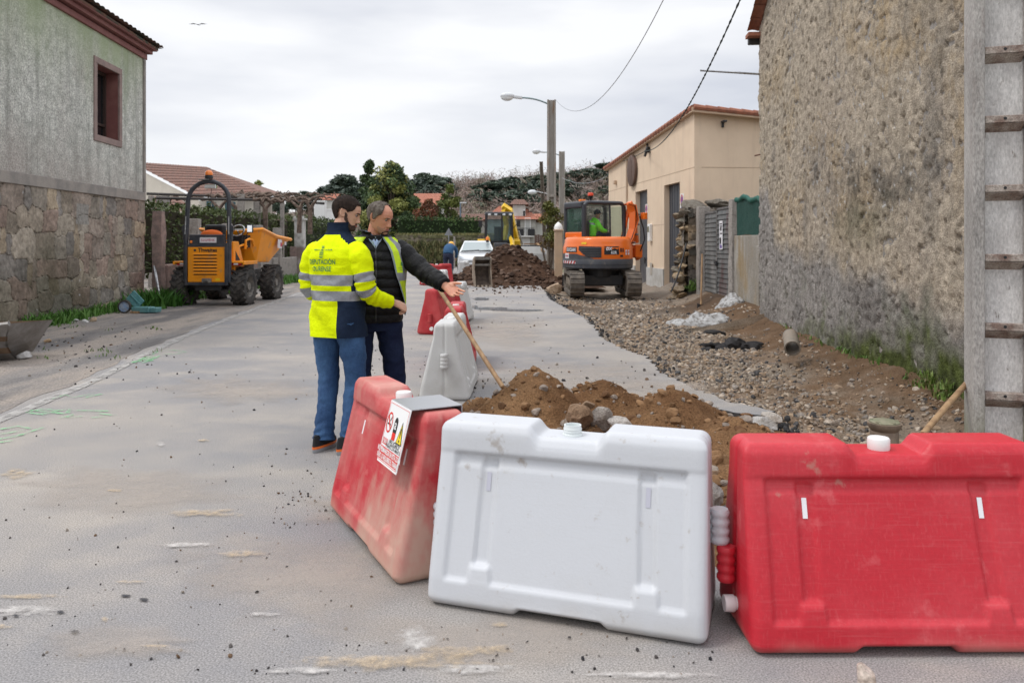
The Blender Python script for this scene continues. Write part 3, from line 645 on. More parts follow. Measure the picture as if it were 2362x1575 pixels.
k = np.clip(n1*2.0+n2*1.0+.12, 0, 1)[..., None]*.55; col = col*(1-k)+pinkt*k
k = np.clip((fbm(U*1.1, Z*1.1, 4, 84)*3+n3*1.1-.12)*np.exp(-((Z-3.2)/1.5)**2), 0, 1)[..., None]*.85; col = col*(1-k)+ochre_*k
zb_ = np.interp(U, [0, .7, 1.2, 2.5, 4, 5.5, 6.5, 8, 9.4], [2.9, 2.7, 1.75, 1.5, 1.45, 1.3, 1.0, .75, .8])
e = np.clip((zb_+.7*fbm(U*.8, Z*.8, 4, 86)+.35*n2-Z)/.35, 0, 1); k = e[..., None]*.85; col = col*(1-k)+grey*(1+.6*n2+.45*n3)[..., None]*k
k = np.clip(fbm(U*.9, Z*.45, 4, 88)*4-.35, 0, 1)[..., None]*e[..., None]*.6; col = col*(1-k)+np.array((.13, .115, .105))*k
k = np.clip(np.exp(-(((U-5.9)/2.1)**2+((Z-2.15)/.5)**2))*1.15+n2*2.1+n3*1.3+n1*.8-.42, 0, 1)[..., None]*.72; col = col*(1-k)+blk*(1+n3)[..., None]*k
k = np.clip(fbm(U*1.6, Z*.5, 4, 97)*4.2+n3*.8-.55, 0, 1)[..., None]*.5; col = col*(1-k)+blk*2.2*k
k = np.clip(np.exp(-(((U-3.6)/.7)**2+((Z-2.75)/.3)**2))*.8+n2*1.4-.25, 0, 1)[..., None]*.6; col = col*(1-k)+blk*1.6*k
k = np.clip(np.exp(-(((U-5.6)/1.3)**2+((Z-1.7)/.4)**2))+n2*.9-.3, 0, 1)[..., None]*.6; col = col*(1-k)+np.array((.12, .115, .06))*k
mz = .38+.25*np.exp(-((U-7.3)/.8)**2)
k = np.clip(np.exp(-(Z/mz)**2)*np.clip((U-2.2)/2, 0, 1.1)*1.25+n2*1.8+.9*n1-.25, 0, 1)[..., None]*np.clip(1.4-Z, 0, 1)[..., None]; col = col*(1-k)+moss*(1+n3*1.2)[..., None]*k
wsp = (fbm(U*22, Z*22, 2, 95) > .33) & (np.abs(Z-2.6) < .8) & (U > 3.2) & (U < 7); col = np.where(wsp[..., None], .52, col)
m = M(); m.grid(np.stack([-sg*h, U, Z], -1), flip=sg < 0)
rough_m = mat('rough_cast', (1, 1, 1), .95, attr=True, c2=(.7, .7, .7), s2=9, lo=.42, hi=.6, bump=1, bs=36, fine=.35, fs=70, spec=.15, bdist=.03)
m.build('rough_cast_wall', rough_m, gable, smooth=180, vc=np.clip(col, .02, .9).reshape(-1, 3))
m = M(); m.prism([(0.012, 0.05), (9.4, 0.05), (9.4, 6.9), (2.9, 7.2), (.012, 5.6)], sg*.02, sg*7, 'x'); m.build('inner_wall', granite, gable)
clay = mat('clay_roof_tile', (.36, .14, .085), .85, c2=(.22, .10, .07), s2=8, lo=.4, hi=.65, bump=.3, bs=40)
m = M(); m.grid(tile_roof((-sg*.22, -.12, 5.6), (sg, 0, 0), (0, 1, .57), 7.2, 3.4), flip=sg > 0); m.box((sg*3.4, .02, 5.50), (7.3, .3, .07)); m.build('roof', clay, gable)
m = M(); m.box((-sg*.02, -.12, 5.42), (.36, .12, .13)); m.build('gutter', dark, gable, bevel=.02)
m = M(); m.tube([(0, .03, 3.16), (-sg*.06, -.14, 3.16)], .014, 6); m.build('iron_hook', mat('rust', (.12, .05, .03), .8), gable)
m = M(); m.tube([tuple(A(1615, 163, 15.3)-GW), tuple(A(1757, 172, 15.28)-GW)], .02, 4)
bar = m.build('steel_bar', steel, loc=GW, label='thin galvanised bar sticking out level from the corner of the rough-cast wall', cat='bar')
# dark trench wall of torn soil tufts and grass along the foot: greenery
grass_m = mat('grass_blade', (.10, .20, .03), .6, c2=(.17, .27, .06), s2=6, attr=False)
def tuft(mm, x, y, z, n, hgt, spread, rnd, cols=((.09, .17, .03), (.13, .22, .05), (.06, .12, .02))):
    for _ in range(n):
        a = rnd.uniform(0, 6.28); r = spread*math.sqrt(rnd.random()); bx, by = x+r*math.cos(a), y+r*math.sin(a); hh = hgt*rnd.uniform(.5, 1.2); w = hgt*.06+.004
        tx, ty = bx+rnd.gauss(0, hh*.4), by+rnd.gauss(0, hh*.4); px, py = -math.sin(a)*w, math.cos(a)*w
        mm.add([(bx-px, by-py, z), (bx+px, by+py, z), ((bx+tx)/2+px*.8, (by+ty)/2+py*.8, z+hh*.65), (tx, ty, z+hh), ((bx+tx)/2-px*.8, (by+ty)/2-py*.8, z+hh*.65)], [(0, 1, 2, 4), (4, 2, 3)], 0, rnd.choice(cols))
rnd = random.Random(9); m = M()
for _ in range(34):
    y = rnd.uniform(7.2, 13.5); tuft(m, WX(y)-.06, y, rnd.uniform(-.06, .05), 9, rnd.uniform(.03, .09), .08, rnd)
for _ in range(14): y = rnd.gauss(7.6, .22); tuft(m, WX(y)-.1, y, rnd.uniform(-.1, .1), 14, .085, .1, rnd, ((.10, .17, .03), (.16, .22, .05), (.13, .15, .05)))
m.build('wall_foot_grass', leafmat, kind='stuff')
m = M()
for _ in range(200):      # weeds along the foot of the stone house
    u = rnd.choice((rnd.uniform(1.4, 5.4), rnd.uniform(.2, 1.6))); p = HC+hd*u; tuft(m, p.x+abs(rnd.gauss(.10, .14)), p.y+rnd.gauss(0, .1), 0, 12, rnd.uniform(.10, .24), .12, rnd, ((.05, .13, .02), (.08, .19, .03), (.11, .22, .05)))
for _ in range(30): tuft(m, -8.0+rnd.gauss(0, .25), 17.4+rnd.gauss(0, .5), 0, 16, .38, .16, rnd, ((.035, .11, .015), (.05, .14, .02)))
for _ in range(130): tuft(m, rnd.uniform(-8.35, -7.75), rnd.uniform(18.6, 30), 0, 12, rnd.uniform(.12, .3), .2, rnd, ((.06, .15, .02), (.09, .20, .04)))
for _ in range(60): tuft(m, -8.0+rnd.uniform(-.15, .25), rnd.uniform(24.5, 33), 0, 14, .28, .25, rnd, ((.08, .20, .03), (.11, .24, .05)))
for _ in range(16): p = G(rnd.choice((240, 190, 130, 370))+rnd.gauss(0, 22), rnd.choice((757, 812, 828, 760))+rnd.gauss(0, 2)); tuft(m, p.x, p.y, 0, 6, .05, .1, rnd)
m.build('roadside_grass', leafmat, kind='stuff')

# ---------------- concrete electricity pole at the right edge
PY = 5.75; px_ = (2245-CX)/F*PY
conc = mat('weathered_concrete', (.40, .38, .36), .9, c2=(.29, .275, .26), s2=3.5, lo=.42, hi=.62, c3=(.18, .105, .085), s3=2.2, lo3=.56, hi3=.72, f3=.55, bump=.6, bs=60, bump2=.25, bs2=12, fine=.3, fs=90, stretch=(1, 1, .35))
add_stain(conc, (.19, .20, .10), .55, -.1, 3, (1, 1, .4), .8)
recm = mat('pale_recess', (.62, .605, .59), .9, c2=(.46, .44, .425), s2=4, lo=.45, hi=.65, c3=(.20, .17, .15), s3=26, lo3=.64, hi3=.72, f3=.8, bump=.35, bs=50, fine=.2, fs=90, stretch=(1, 1, .4))
pole = thing('concrete_pole', 'thick pale concrete pole with stepped recesses at the right edge', 'pole', (px_+.20, PY, 0), R(-17))
m = M(); W = .42; d = .26
m.box((-W/2+.04, 0, 3.8), (.08, d, 8.4)); m.box((W/2-.04, 0, 3.8), (.08, d, 8.4)); m.build('shaft', conc, pole, bevel=.012); m = M(); m.box((0, .035, 3.8), (W-.162, d-.09, 8.39)); m.build('recess_panel', recm, pole)
for k in range(14):
    z = .33+k*.502; m = M()
    m.box((0, -.045, z), (W-.162, .14, .055)); m.add([(-.129, -.115, z-.03), (.129, -.115, z-.03), (.115, -.012, z-.12), (-.115, -.012, z-.12), (-.129, -.012, z-.03), (.129, -.012, z-.03)], [(0, 1, 2, 3), (0, 3, 4), (1, 5, 2), (0, 4, 5, 1)])
    s_ = m.build('step', mat('step_concrete', (.40, .35, .31), .9, c2=(.20, .14, .115), s2=8, lo=.4, hi=.6, bump=.5, bs=60, fine=.3, fs=90) if k == 0 else bpy.data.materials['step_concrete'], pole, bevel=.006)
    m = M(); m.cyl((.0, -.117, z+.004), (.0, -.10, z+.004), .011, n=10); m.build('bolt_hole', black, s_)

# ---------------- low concrete wall, granite posts, louvred gate, ruined wall
def P3(px, py, Y): return A(px, py, Y)
wallc = mat('lichen_concrete', (.26, .235, .20), .9, c2=(.34, .32, .29), s2=2.5, lo=.45, hi=.6, c3=(.27, .19, .09), s3=1.5, lo3=.48, hi3=.65, f3=.8, bump=.6, bs=40, bump2=.4, bs2=10, fine=.3, fs=80, stretch=(1, 1, .5))
Xw = lambda Y: 5.20+(Y-17)*.012
lw = thing('low_wall', 'lichen-stained low concrete wall with a green net fence on top', 'wall', (Xw(16.8), 16.85, 0))
m = M(); m.box((.1, .1, .72), (.22, 2.9, 1.75), rz=R(-2)); m.build('concrete_panel', wallc, lw, bevel=.015)
m = M(); m.box((-.02, -.55, .62), (.1, .18, 1.5), rz=R(-2)); m.build('buttress', wallc, lw, bevel=.01)
net = mat('green_net', (.007, .042, .033), .8, c2=(.012, .065, .05), s2=30, bump=.6, bs=60)
nu = 40; U, V = np.meshgrid(np.linspace(-1.3, 1.5, nu), np.linspace(1.57, 2.38, 30), indexing='ij'); Xn = .1+.03*fbm(U*3, V*3, 3, 5)
m = M(); m.grid(np.stack([Xn, U, V+.05*np.sin(U*2)], -1)); m.grid(np.stack([Xn-.012, U, V+.05*np.sin(U*2)], -1), flip=True); m.build('green_net', net, lw)
m = M(); m.tube([(.08+.02*math.sin(k*2.1), -1.3+2.8*k/14, 2.36+.05*math.sin(-1.3+2.8*k/14)*2+.04*math.sin(k*1.3)) for k in range(15)], .06, 8, sq=(1, .7)); m.build('net_hem', mat('green_hem', (.014, .10, .075), .7, bump=.6, bs=20), lw, smooth=60)
GX = Xw(17.6)
def post(name, label, x, y, z0, h, w, m_=granite, seed=1, tilt=0, group=None, d=None, cat='post'):
    rnd = random.Random(seed); m = M(); rings = []
    for k in range(9):
        z = h*k/8; q = 1+rnd.uniform(-.05, .05)-(.08 if k == 8 else 0)
        rings.append([(sx*w/2*q+rnd.uniform(-.012, .012)+tilt*z, sy*(d or w)/2*q+rnd.uniform(-.012, .012), z) for sx, sy in ((-1, -1), (0, -1.03), (1, -1), (1.03, 0), (1, 1), (0, 1), (-1, 1), (-1.03, 0))])
    m.loft(rings); return m.build(name, m_, loc=(x, y, z0), label=label, cat=cat, group=group, bevel=.012)
post('granite_post', 'grey granite gatepost right of the louvred gate, beside the green net', Xw(18.7)+.12, 18.6, -.1, 2.56, .3, granite, 3)
post('granite_post', 'grey granite gatepost left of the louvred gate, by the ruined wall', Xw(21.6)+.03, 21.6, -.2, 2.62, .32, granite, 5)
gate = thing('louvred_gate', 'dark metal double gate of horizontal louvres with a paper notice', 'gate', (Xw(20.1)+.05, 20.08, -.1), R(-.7))
gm1 = mat('grey_gate_paint', (.095, .10, .10), .55, c2=(.17, .165, .16), s2=4, lo=.45, hi=.7, stretch=(1, 1, .4), c3=(.07, .028, .026), s3=1.0, lo3=.52, hi3=.58, f3=.9)
gm2 = mat('grey_gate_paint_dusty', (.09, .095, .095), .55, c2=(.20, .195, .185), s2=3, lo=.4, hi=.7, stretch=(1, 1, .3))
add_stain(gm1, (.33, .32, .31), .7, -.2, 4, (1, 1, .2), .7); add_stain(gm2, (.33, .32, .31), .7, -.2, 4, (1, 1, .2), .7)
for s, mm_, y0, y1, dz in ((0, gm2, .0, 1.32, -.06), (1, gm1, -1.32, .0, 0)):
    m = M(); yc = (y0+y1)/2
    for k in range(19): m.box((0, yc, .1+k*.122), (.02, 1.24, .125), ry=R(14 if k else 0))
    m.build('louvre_leaf', mm_, gate, loc=(0, 0, dz)); 
    m = M(); m.box((0, y0+.03, 1.22), (.05, .05, 2.36)); m.box((0, y1-.03, 1.22), (.05, .05, 2.36)); m.box((0, yc, .03), (.05, 1.22, .05)); m.box((0, yc, 2.39), (.05, 1.22, .05)); m.build('leaf_frame', mat('gate_frame', (.07, .07, .072), .5, c2=(.2, .19, .18), s2=3), gate, loc=(0, 0, dz))
m = M(); m.box((-.05, .05, 1.02), (.06, .1, .06)); m.box((-.05, -.06, 1.0), (.05, .1, .12)); m.build('latch', dark, gate, bevel=.008)
paper = mat('paper', (.72, .71, .74), .7); ink = mat('purple_ink', (.17, .12, .33), .7); inkk = mat('black_ink', (.03, .03, .035), .6)
m = M(); m.box((-.032, -.48, 1.72), (.006, .3, .72)); pp = m.build('paper_notice', paper, gate)
m = M()
for y, z, a, b, q in ((-.48, 2.0, .18, .03, inkk), (-.50, 1.95, .2, .02, inkk), (-.48, 1.88, .14, .10, inkk), (-.5, 1.76, .2, .03, inkk), (-.44, 1.58, .14, .16, inkk), (-.48, 1.43, .2, .08, ink), (-.42, 1.49, .06, .12, ink)): m = M(); m.box((-.037, y, z), (.003, a, b)); m.build('printed_block', q, pp)
# ruined rubble wall end with slab on top, beyond the gate
pal2 = [(.20, .16, .12), (.15, .125, .10), (.28, .21, .14), (.11, .10, .085), (.23, .20, .17)]
def rubble_thing(name, label, cat, loc, rz, L_, H_, T_, su, sz, seed, pal, res, depth, cap=True, topf=None):
    t = thing(name, label, cat, loc, rz); m = M(); cl = []
    for s in (1, -1):
        U, Z, h, col = masonry(0, L_, -.1, H_, su, sz, seed+s, pal, res, depth)
        if topf is not None: Z = np.minimum(Z, topf(U))
        m.grid(np.stack([U, s*(T_/2+h), Z], -1), flip=s < 0); cl.append(col.reshape(-1, 3))
    U, Z, h, col = masonry(0, T_, -.1, H_, su*.7, sz, seed+7, pal, res, depth)
    for x, s in ((0, -1), (L_, 1)):
        Zq = Z if topf is None else np.minimum(Z, topf(np.full(U.shape, float(x))))
        m.grid(np.stack([x+s*h, U-T_/2, Zq], -1), flip=s < 0); cl.append(col.reshape(-1, 3))
    m.build('rubble', stone_at, t, vc=np.concatenate(cl)); return t
rw = rubble_thing('ruined_wall', 'crumbling rubble wall end with a mossy slab beside the gatepost', 'wall', (4.93, 22.25, -.2), R(3), 3.6, 2.62, .5, .35, .22, 31, pal2, .035, .10)
rnd = random.Random(4); m = M()
for k in range(6): m.rock((.35+k*.62, rnd.uniform(-.05, .05), 2.62+rnd.uniform(0, .12)), (.5, .38, .16), rnd, 0, sc((.20, .18, .15), rnd, .6, 1.3), lev=2)
for k in range(30): m.rock((rnd.uniform(-.16, .0)-.10*math.sin(k*.21+.4), rnd.uniform(-.28, .24), .05+k*.083), (rnd.uniform(.15, .24), .2, rnd.uniform(.07, .13)), rnd, 0, sc(rnd.choice(((.30, .24, .17), (.22, .19, .15), (.36, .27, .17), (.25, .235, .20))), rnd, .75, 1.2), lev=2)
m.build('capstones', boulderm, rw)
m = M(); rnd = random.Random(8)
for k in range(60): tuft(m, 1.8+rnd.uniform(-.6, 1.6), rnd.uniform(-.2, .2), 2.72, 7, .1, .1, rnd)
for k in range(20): tuft(m, .1+rnd.uniform(-.2, .2), -.45, .0+rnd.random()*.5, 9, .14, .1, rnd)
g = m.build('wall_plants', leafmat, rw)
# ================================================================ cream building, lamps, poles, cables, gate pillar
# facade line: near corner and far corner in plan
CB0 = Vector((5.35, 22.9, 0)); 
vp = Vector((-.10, 1, 0)).normalized()      # facade runs away from the viewer along vp
cream = mat('cream_render', (.74, .585, .435), .85, c2=(.69, .54, .40), s2=1.2, lo=.4, hi=.65, bump=.25, bs=70, fine=.06, fs=120)
add_scratch(cream, (.52, .40, .30), 2.2, (1.6, 1.6, .12), .54, .75, .55)
crz = math.atan2(vp.y, vp.x)-math.pi/2     # local +y = along the facade away, local +x = into the building
cbuild = thing('cream_building', 'low cream rendered building with two dark metal doors and a sloping tiled verge', 'building', CB0, crz)
Lf = 14.5
def lx(px_, off=0.0):
    """distance along the facade at photo column px_"""
    k = (px_-CX)/F; d = vp; p0 = CB0; t = (p0.x-k*p0.y)/(k*d.y-d.x); return t
def lz(px_, py_):
    t = lx(px_); Y = CB0.y+vp.y*t; return CH-(py_-HZ)/F*Y
h0 = lz(1594, 262); hL = lz(1402, 392); tL = lx(1404)
S_ = 1
d1a, d1b = lx(1466), lx(1493); d2a, d2b = lx(1532), lx(1568)
dz1 = lz(1480, 440); dz2 = lz(1550, 424)
add_cr = M(); T_ = .32
def topz(t): return lerp(h0, hL, t/tL)
segs = [(0, d2b), (d2a, d1b), (d1a, tL)]
zb = -.35
def wallpiece(mm, t0, t1, z0, z1f):
    mm.prism([(t0, z0), (t1, z0), (t1, z1f(t1)), (t0, z1f(t0))], 0, T_, 'x')
wallpiece(add_cr, 0, d2b, zb, topz); wallpiece(add_cr, d2a, d1b, zb, topz); wallpiece(add_cr, d1a, tL, zb, topz)
wallpiece(add_cr, d2b, d2a, dz2, topz); wallpiece(add_cr, d1b, d1a, dz1, topz)
add_cr.prism([(T_, zb), (9, zb), (9, h0-.75), (T_, h0-.02)], 0, .3, 'y')
add_cr.build('wall', cream, cbuild)
m = M(); m.box((4.8, tL/2, 1.3), (8, tL-.7, 3.0)); m.build('inner_wall', cream, cbuild)
seam = mat('render_seam', (.48, .36, .26), .9)
m = M(); zs = lz(1594, 388)
m.box((-.002, tL/2, zs), (.006, tL, .02)); m.build('render_seam', seam, cbuild)
m = M(); z2_ = lz(1594, 515); m.box((-.002, d2b/2, z2_), (.006, d2b, .018)); m.build('render_seam', seam, cbuild)
m = M(); m.box((-.002, (d2a+d1b)/2, z2_+.02), (.006, d1b-d2a, .018)); m.build('render_seam', seam, cbuild)
m = M(); m.box((T_+3.8, -.002, zs), (7.8, .006, .02)); m.build('render_seam', seam, cbuild)
plinth = mat('plinth_render', (.50, .49, .47), .85, c2=(.40, .38, .35), s2=3)
for a, b in ((0, d2b), (d2a, d1b), (d1a, tL)):
    m = M(); m.box((-.02, (a+b)/2, zb+.45), (.045, b-a-.004, .9)); m.build('plinth', plinth, cbuild, bevel=.008)
dkdoor = mat('dark_metal_door', (.060, .064, .075), .45, c2=(.10, .10, .11), s2=4, lo=.5, hi=.75, stretch=(1, 1, .3)); add_stain(dkdoor, (.22, .21, .21), .8, -.3, 4, (1, 1, .2), .6)
for a, b, zt, n in ((d2b, d2a, dz2, 6), (d1b, d1a, dz1, 1)):
    m = M(); wd = a-b; yc = (a+b)/2; w_ = abs(wd)
    m.box((.2, yc, (zt+zb)/2), (.04, w_, zt-zb))
    for k in range(n+1): m.box((.176, min(a, b)+.05+(w_-.1)*k/max(n, 1), (zt+zb)/2), (.016, .035, zt-zb-.04))
    if n == 1:
        for k in range(5): m.box((.176, yc, zb+.5+k*.5), (.014, w_-.1, .03))
    dr = m.build('door', dkdoor, cbuild)
    m = M(); m.box((.15, yc+.1, 1.15+zb), (.05, .3, .04)); m.box((.15, yc+.1, 1.12+zb), (.03, .04, .22)); m.build('handle', dark, dr)
moss_t = mat('mossy_patch', (.28, .27, .09), .9)
mm_ = worn('moss_stain', (.27, .25, .08), .47, .62, 3.0, True, .8)
m = M(); n = 24; x0_, x1_ = .25, 3.6; vs = []; wv = []
for k in range(n+1):
    x = lerp(x0_, x1_, k/n)
    for z, w_ in ((1.95, 0), (2.2, .75), (2.42, 1), (2.52, 0)): vs.append((x, -.003, z)); wv.append(w_ if 0 < k < n else 0)
fs = [(k*4+j, k*4+4+j, k*4+5+j, k*4+1+j) for k in range(n) for j in range(3)]; m.add(vs, fs); m.build('moss_stain', mm_, cbuild, vc=np.stack([np.array(wv)]*3, -1))
eave = mat('eave_render', (.52, .38, .27), .85)
m = M(); m.prism([(-.25, topz(0)-.02), (tL+.3, topz(tL+.3)-.02), (tL+.3, topz(tL+.3)+.1), (-.25, topz(0)+.1)], -.14, -.003, 'x'); m.prism([(-.15, h0-.04), (9, h0-.75), (9, h0-.63), (-.15, h0+.08)], -.26, -.005, 'y'); m.build('verge', eave, cbuild)
# barrel tiles along the verge
m = M(); rnd = random.Random(3); dirz = Vector((0, tL, hL-h0)).normalized(); nT = int(tL/.32)
for k in range(nT+1):
    p = Vector((-.10, -.2, h0+.08))+dirz*(k*.32*1.02); a = p; b = p+dirz*.42+Vector((0, 0, .03)); m.tube([a, b], [.10, .085], 8)
m.grid(tile_roof((-.1, -.28, h0+.1), (0, tL, hL-h0), (1, 0, -.083), tL, 9))
m.build('roof_tiles', clay, cbuild)
m = M()
for k in range(26): m.tube([(-.1+k*.36, -.22, h0+.10-k*.36*.083), (.3+k*.36, -.22, h0+.09-(k+1.1)*.36*.083)], [.10, .085], 8)
m.build('roof_tiles', clay, cbuild)
for x in (.85, 2.9):
    m = M(); m.box((x, -.13, h0-.22-x*.083), (.12, .22, .05)); m.box((x, -.03, h0-.3-x*.083), (.07, .05, .16)); m.build('bracket_lamp', dark, cbuild, bevel=.01)
m = M(); t = lx(1462); zp = [lz(1462, y) for y in (358, 430)]; hr = (zp[0]-zp[1])/2; m.lathe([(hr-.05, 0), (hr, -.03), (hr, -.12), (hr-.06, -.14)], (0, t, sum(zp)/2), 32, 0, 'x')
for o in (-.25, 0, .25): m.box((-.145, t+o*hr*1.4, sum(zp)/2), (.012, .03, hr*1.7*math.cos(o*3)))
m.build('barrel_head_plaque', mat('oak_dark', (.10, .065, .05), .6, c2=(.16, .10, .08), s2=9, stretch=(1, 1, .2)), loc=CB0, rz=crz, label='big round dark wooden barrel-end plaque on the cream facade', cat='plaque', smooth=40)
t = lx(1448); m = M(); m.tube([(-.05, t, topz(t)-.12), (-.05, t, lz(1448, 470)-1.4)], .035, 10); m.build('downpipe', mat('downpipe_paint', (.50, .39, .29), .6), cbuild, smooth=60)
m = M(); t = lx(1422); z = lz(1422, 421); m.box((-.06, t, z), (.12, .2, .16)); m.build('lamp_box', eave, cbuild, bevel=.02)
def sign_plate(name, label, px_, py0, py1, wide):
    t = lx(px_); z0, z1 = lz(px_, py1), lz(px_, py0); th = thing(name, label, 'sign', tuple(CB0+vp*t), crz); m = M(); m.box((-.012, 0, (z0+z1)/2), (.012, wide, z1-z0)); pl = m.build('plate', white_paint, th, bevel=.004)
    r = wide*.40; zc = z1-wide*.55; m = M(); bl = bpy.data.materials.get('sign_blue') or mat('sign_blue', (.10, .10, .36), .5); rd = bpy.data.materials.get('sign_red') or mat('sign_red', (.55, .05, .06), .5)
    m.lathe([(r*.72, -.020), (r*.72, -.019)], (0, 0, zc), 24, 0, 'x'); m.build('blue_disc', bl, pl)
    m = M()
    ring_o = [(-.021, r*math.cos(a), zc+r*math.sin(a)*1.15) for a in np.linspace(0, 6.283, 25)[:-1]]; ring_i = [(-.021, r*.72*math.cos(a), zc+r*.72*math.sin(a)*1.15) for a in np.linspace(0, 6.283, 25)[:-1]]
    m.add(ring_o+ring_i, [(k, (k+1) % 24, 24+(k+1) % 24, 24+k) for k in range(24)]); m.box((-.022, 0, zc), (.002, r*.22, r*1.7), rx=R(-40)); m.build('red_ring', rd, pl)
    m = M(); m.box((-.020, 0, z0+.11), (.002, wide*.6, .03)); m.build('lettering', bl, pl); m = M(); m.box((-.020, 0, z0+.05), (.002, wide*.45, .025)); m.build('lettering', bl, pl)
sign_plate('no_parking_sign', 'no-parking plate beside the nearer dark door of the cream building', 1574, 447, 488, .34)
sign_plate('no_parking_sign', 'no-parking plate beside the farther dark door, behind the orange digger', 1492, 471, 506, .3)
t = lx(1503); z = lz(1503, 537); m = M(); m.box((-.06, t, z), (.12, .26, .62)); bx = m.build('meter_box', white_paint, loc=CB0, rz=crz, bevel=.03, label='small white meter box on the cream wall between the doors', cat='meter box')
m = M(); m.box((-.125, 0, .12), (.01, .16, .2)); q = m.build('meter_window', mat('meter_pane', (.20, .19, .12), .2), bx, loc=(0, t, z))
t = lx(1505); z = lz(1505, 620); m = M(); m.box((-.05, t, z), (.02, .25, .42)); m.build('vent_hatch', mat('hatch', (.42, .38, .33), .6), cbuild, bevel=.006)
m = M(); t = lx(1499); z = lz(1499, 346); m.box((-.08, t, z), (.1, .22, .2)); m.tube([(-.12, t-.1, z+.05), (-.2, t-.05, z-.25)], .05, 6); m.tube([(-.1, t, z+.1), (-.02, t+.3, z+.25)], .03, 6); m.build('cable_clamp', black, cbuild, bevel=.02)
# ---------------- cables
def cable(name, label, a, b, sag, r=.012, mt=None, n=26, twist=0, ext=0):
    a = Vector(a); b = Vector(b); P = []
    for k in range(n+1):
        t = k/n; q = a.lerp(b, t); q.z -= sag*4*t*(1-t); P.append(q)
    if ext: d = (P[-1]-P[-2]).normalized(); P += [P[-1]+d*ext*k/40 for k in range(1, 41)]
    m = M(); o = a
    if twist:
        for ph in (0, math.pi): m.tube([p-o+Vector((math.cos(k*2.2+ph), 0, math.sin(k*2.2+ph)))*r*.8 for k, p in enumerate(P)], r*.8, 5)
    else: m.tube([p-o for p in P], r, 5)
    return m.build(name, mt or black, loc=o, label=label, cat='cable', smooth=60)
cbl = mat('cable_green_black', (.02, .035, .032), .6); cbg = mat('cable_grey', (.30, .31, .33), .6)
fa = CB0+vp*lx(1497)+Vector((-.15, 0, lz(1497, 348)))
pr = fa; nr = A(1720, -30, 11.0)
cable('service_cable', 'dark twisted cable rising from the cream building over the rough-cast gable', fa, nr, .62, .012, cbl, 90, 1, 14)
cable('facade_cable', 'thin dark cable clipped under the tiled verge of the cream building', CB0+vp*lx(1500)+Vector((-.06, 0, lz(1500, 345))), CB0+vp*lx(1440)+Vector((-.06, 0, lz(1440, 372))), .03, .014, cbl)
cable('overhead_cable', 'thin grey cable curving up from the tall lamp pole to the top edge', A(1282, 231, 33), A(1545, -30, 16), 1.3, .010, cbg, 40, 0, 16)
cable('overhead_cable', 'slack grey cable between the farther lamp pole and the cream building', A(1296, 410, 42), A(1400, 407, 37), .32, .012, cbg)
# ---------------- poles with lamps
polec = mat('old_pole_concrete', (.25, .225, .195), .9, c2=(.33, .31, .285), s2=3, c3=(.30, .16, .08), s3=4, lo3=.58, hi3=.7, f3=.7, bump=.5, bs=30, stretch=(1, 1, .3)); lampw = mat('lamp_shell', (.62, .64, .66), .3); armt = mat('lamp_arm_paint', (.22, .29, .30), .5); lens = mat('lamp_lens', (.75, .77, .78), .12, coat=.5)
def lamp_pole(name, label, base, h, w0, w1, arm, mt=polec, lean=0, ribs=True, head=1.0, group='street lamps on poles along the road'):
    t = thing(name, label, 'street lamp', base, 0, group)
    m = M(); m.box((-w0*.36, 0, h/2), (w0*.28, w0*.7, h), top=(w1/w0, w1/w0)); m.box((w0*.36, 0, h/2), (w0*.28, w0*.7, h), top=(w1/w0, w1/w0)); m.box((0, .03, h/2), (w0*.8, w0*.4, h-.02), top=(w1/w0, w1/w0))
    if lean:
        for i, v in enumerate(m.v): m.v[i] = (v[0]-lean*v[2], v[1], v[2])
    m.build('pole', mt, t, bevel=.01)
    if ribs:
        for k in range(int(h*.55/.75)): mm = M(); mm.box((0, -w0*.2, .5+k*.75), (w0*.5, .1, .12)); mm.build('rung', mt, t)
    if arm:
        a = Vector((arm[0], 0, arm[1])); tip = a+Vector((arm[2], -.15, arm[3]))
        P = [a+Vector((arm[2]*k/8, -.15*k/8, arm[3]*(1-(1-k/8)**2.2))) for k in range(9)]
        m = M(); m.tube(P, .035*head, 8); m.build('arm', armt, t, smooth=60)
        m = M(); hd_ = Vector((-1, -.05, .12)).normalized(); m.box(tuple(P[-1]+hd_*.2*head), (.42*head, .16*head, .13*head), ry=R(7)); hh = m.build('lamp_head', lampw, t, bevel=.03)
        m = M(); c = P[-1]+hd_*.62*head; m.ball(c, (.30*head, .17*head, .15*head), 14); m.build('lamp_shell', lampw, hh, smooth=60)
        m = M(); c = P[-1]+hd_*.63*head-Vector((0, 0, .05*head)); m.ball(c, (.27*head, .155*head, .17*head), 14); m.build('lens', lens, hh, smooth=60)
    return t
b = Vector(((1272-CX)/F*33, 33, -.1)); lamp_pole('street_lamp', 'tallest concrete lamp pole, rising behind the dark soil heap', b, 7.55, .40, .26, (-.1, 7.35, -1.15, .26), head=1.0)
b = Vector(((1296-CX)/F*44, 44, -.1)); lamp_pole('street_lamp', 'farther concrete lamp pole just right of the tallest one', b, 6.65, .36, .24, (-.1, 6.4, -.85, .18), head=.8)
b = Vector(((1259-CX)/F*52, 52, -.1)); lt = lamp_pole('street_lamp', 'leaning dark wooden pole with a low lamp left of the tallest pole', b, 6.9, .24, .2, None, bark, .045, False)
m = M(); m.tube([(.35, 0, 4.4), (.1, 0, 4.75), (-.6, -.1, 4.9)], .03, 6); m.build('arm', lampw, lt); m = M(); m.ball((-.9, -.1, 4.85), (.32, .2, .17), 12); m.build('lamp_head', lampw, lt, smooth=60)
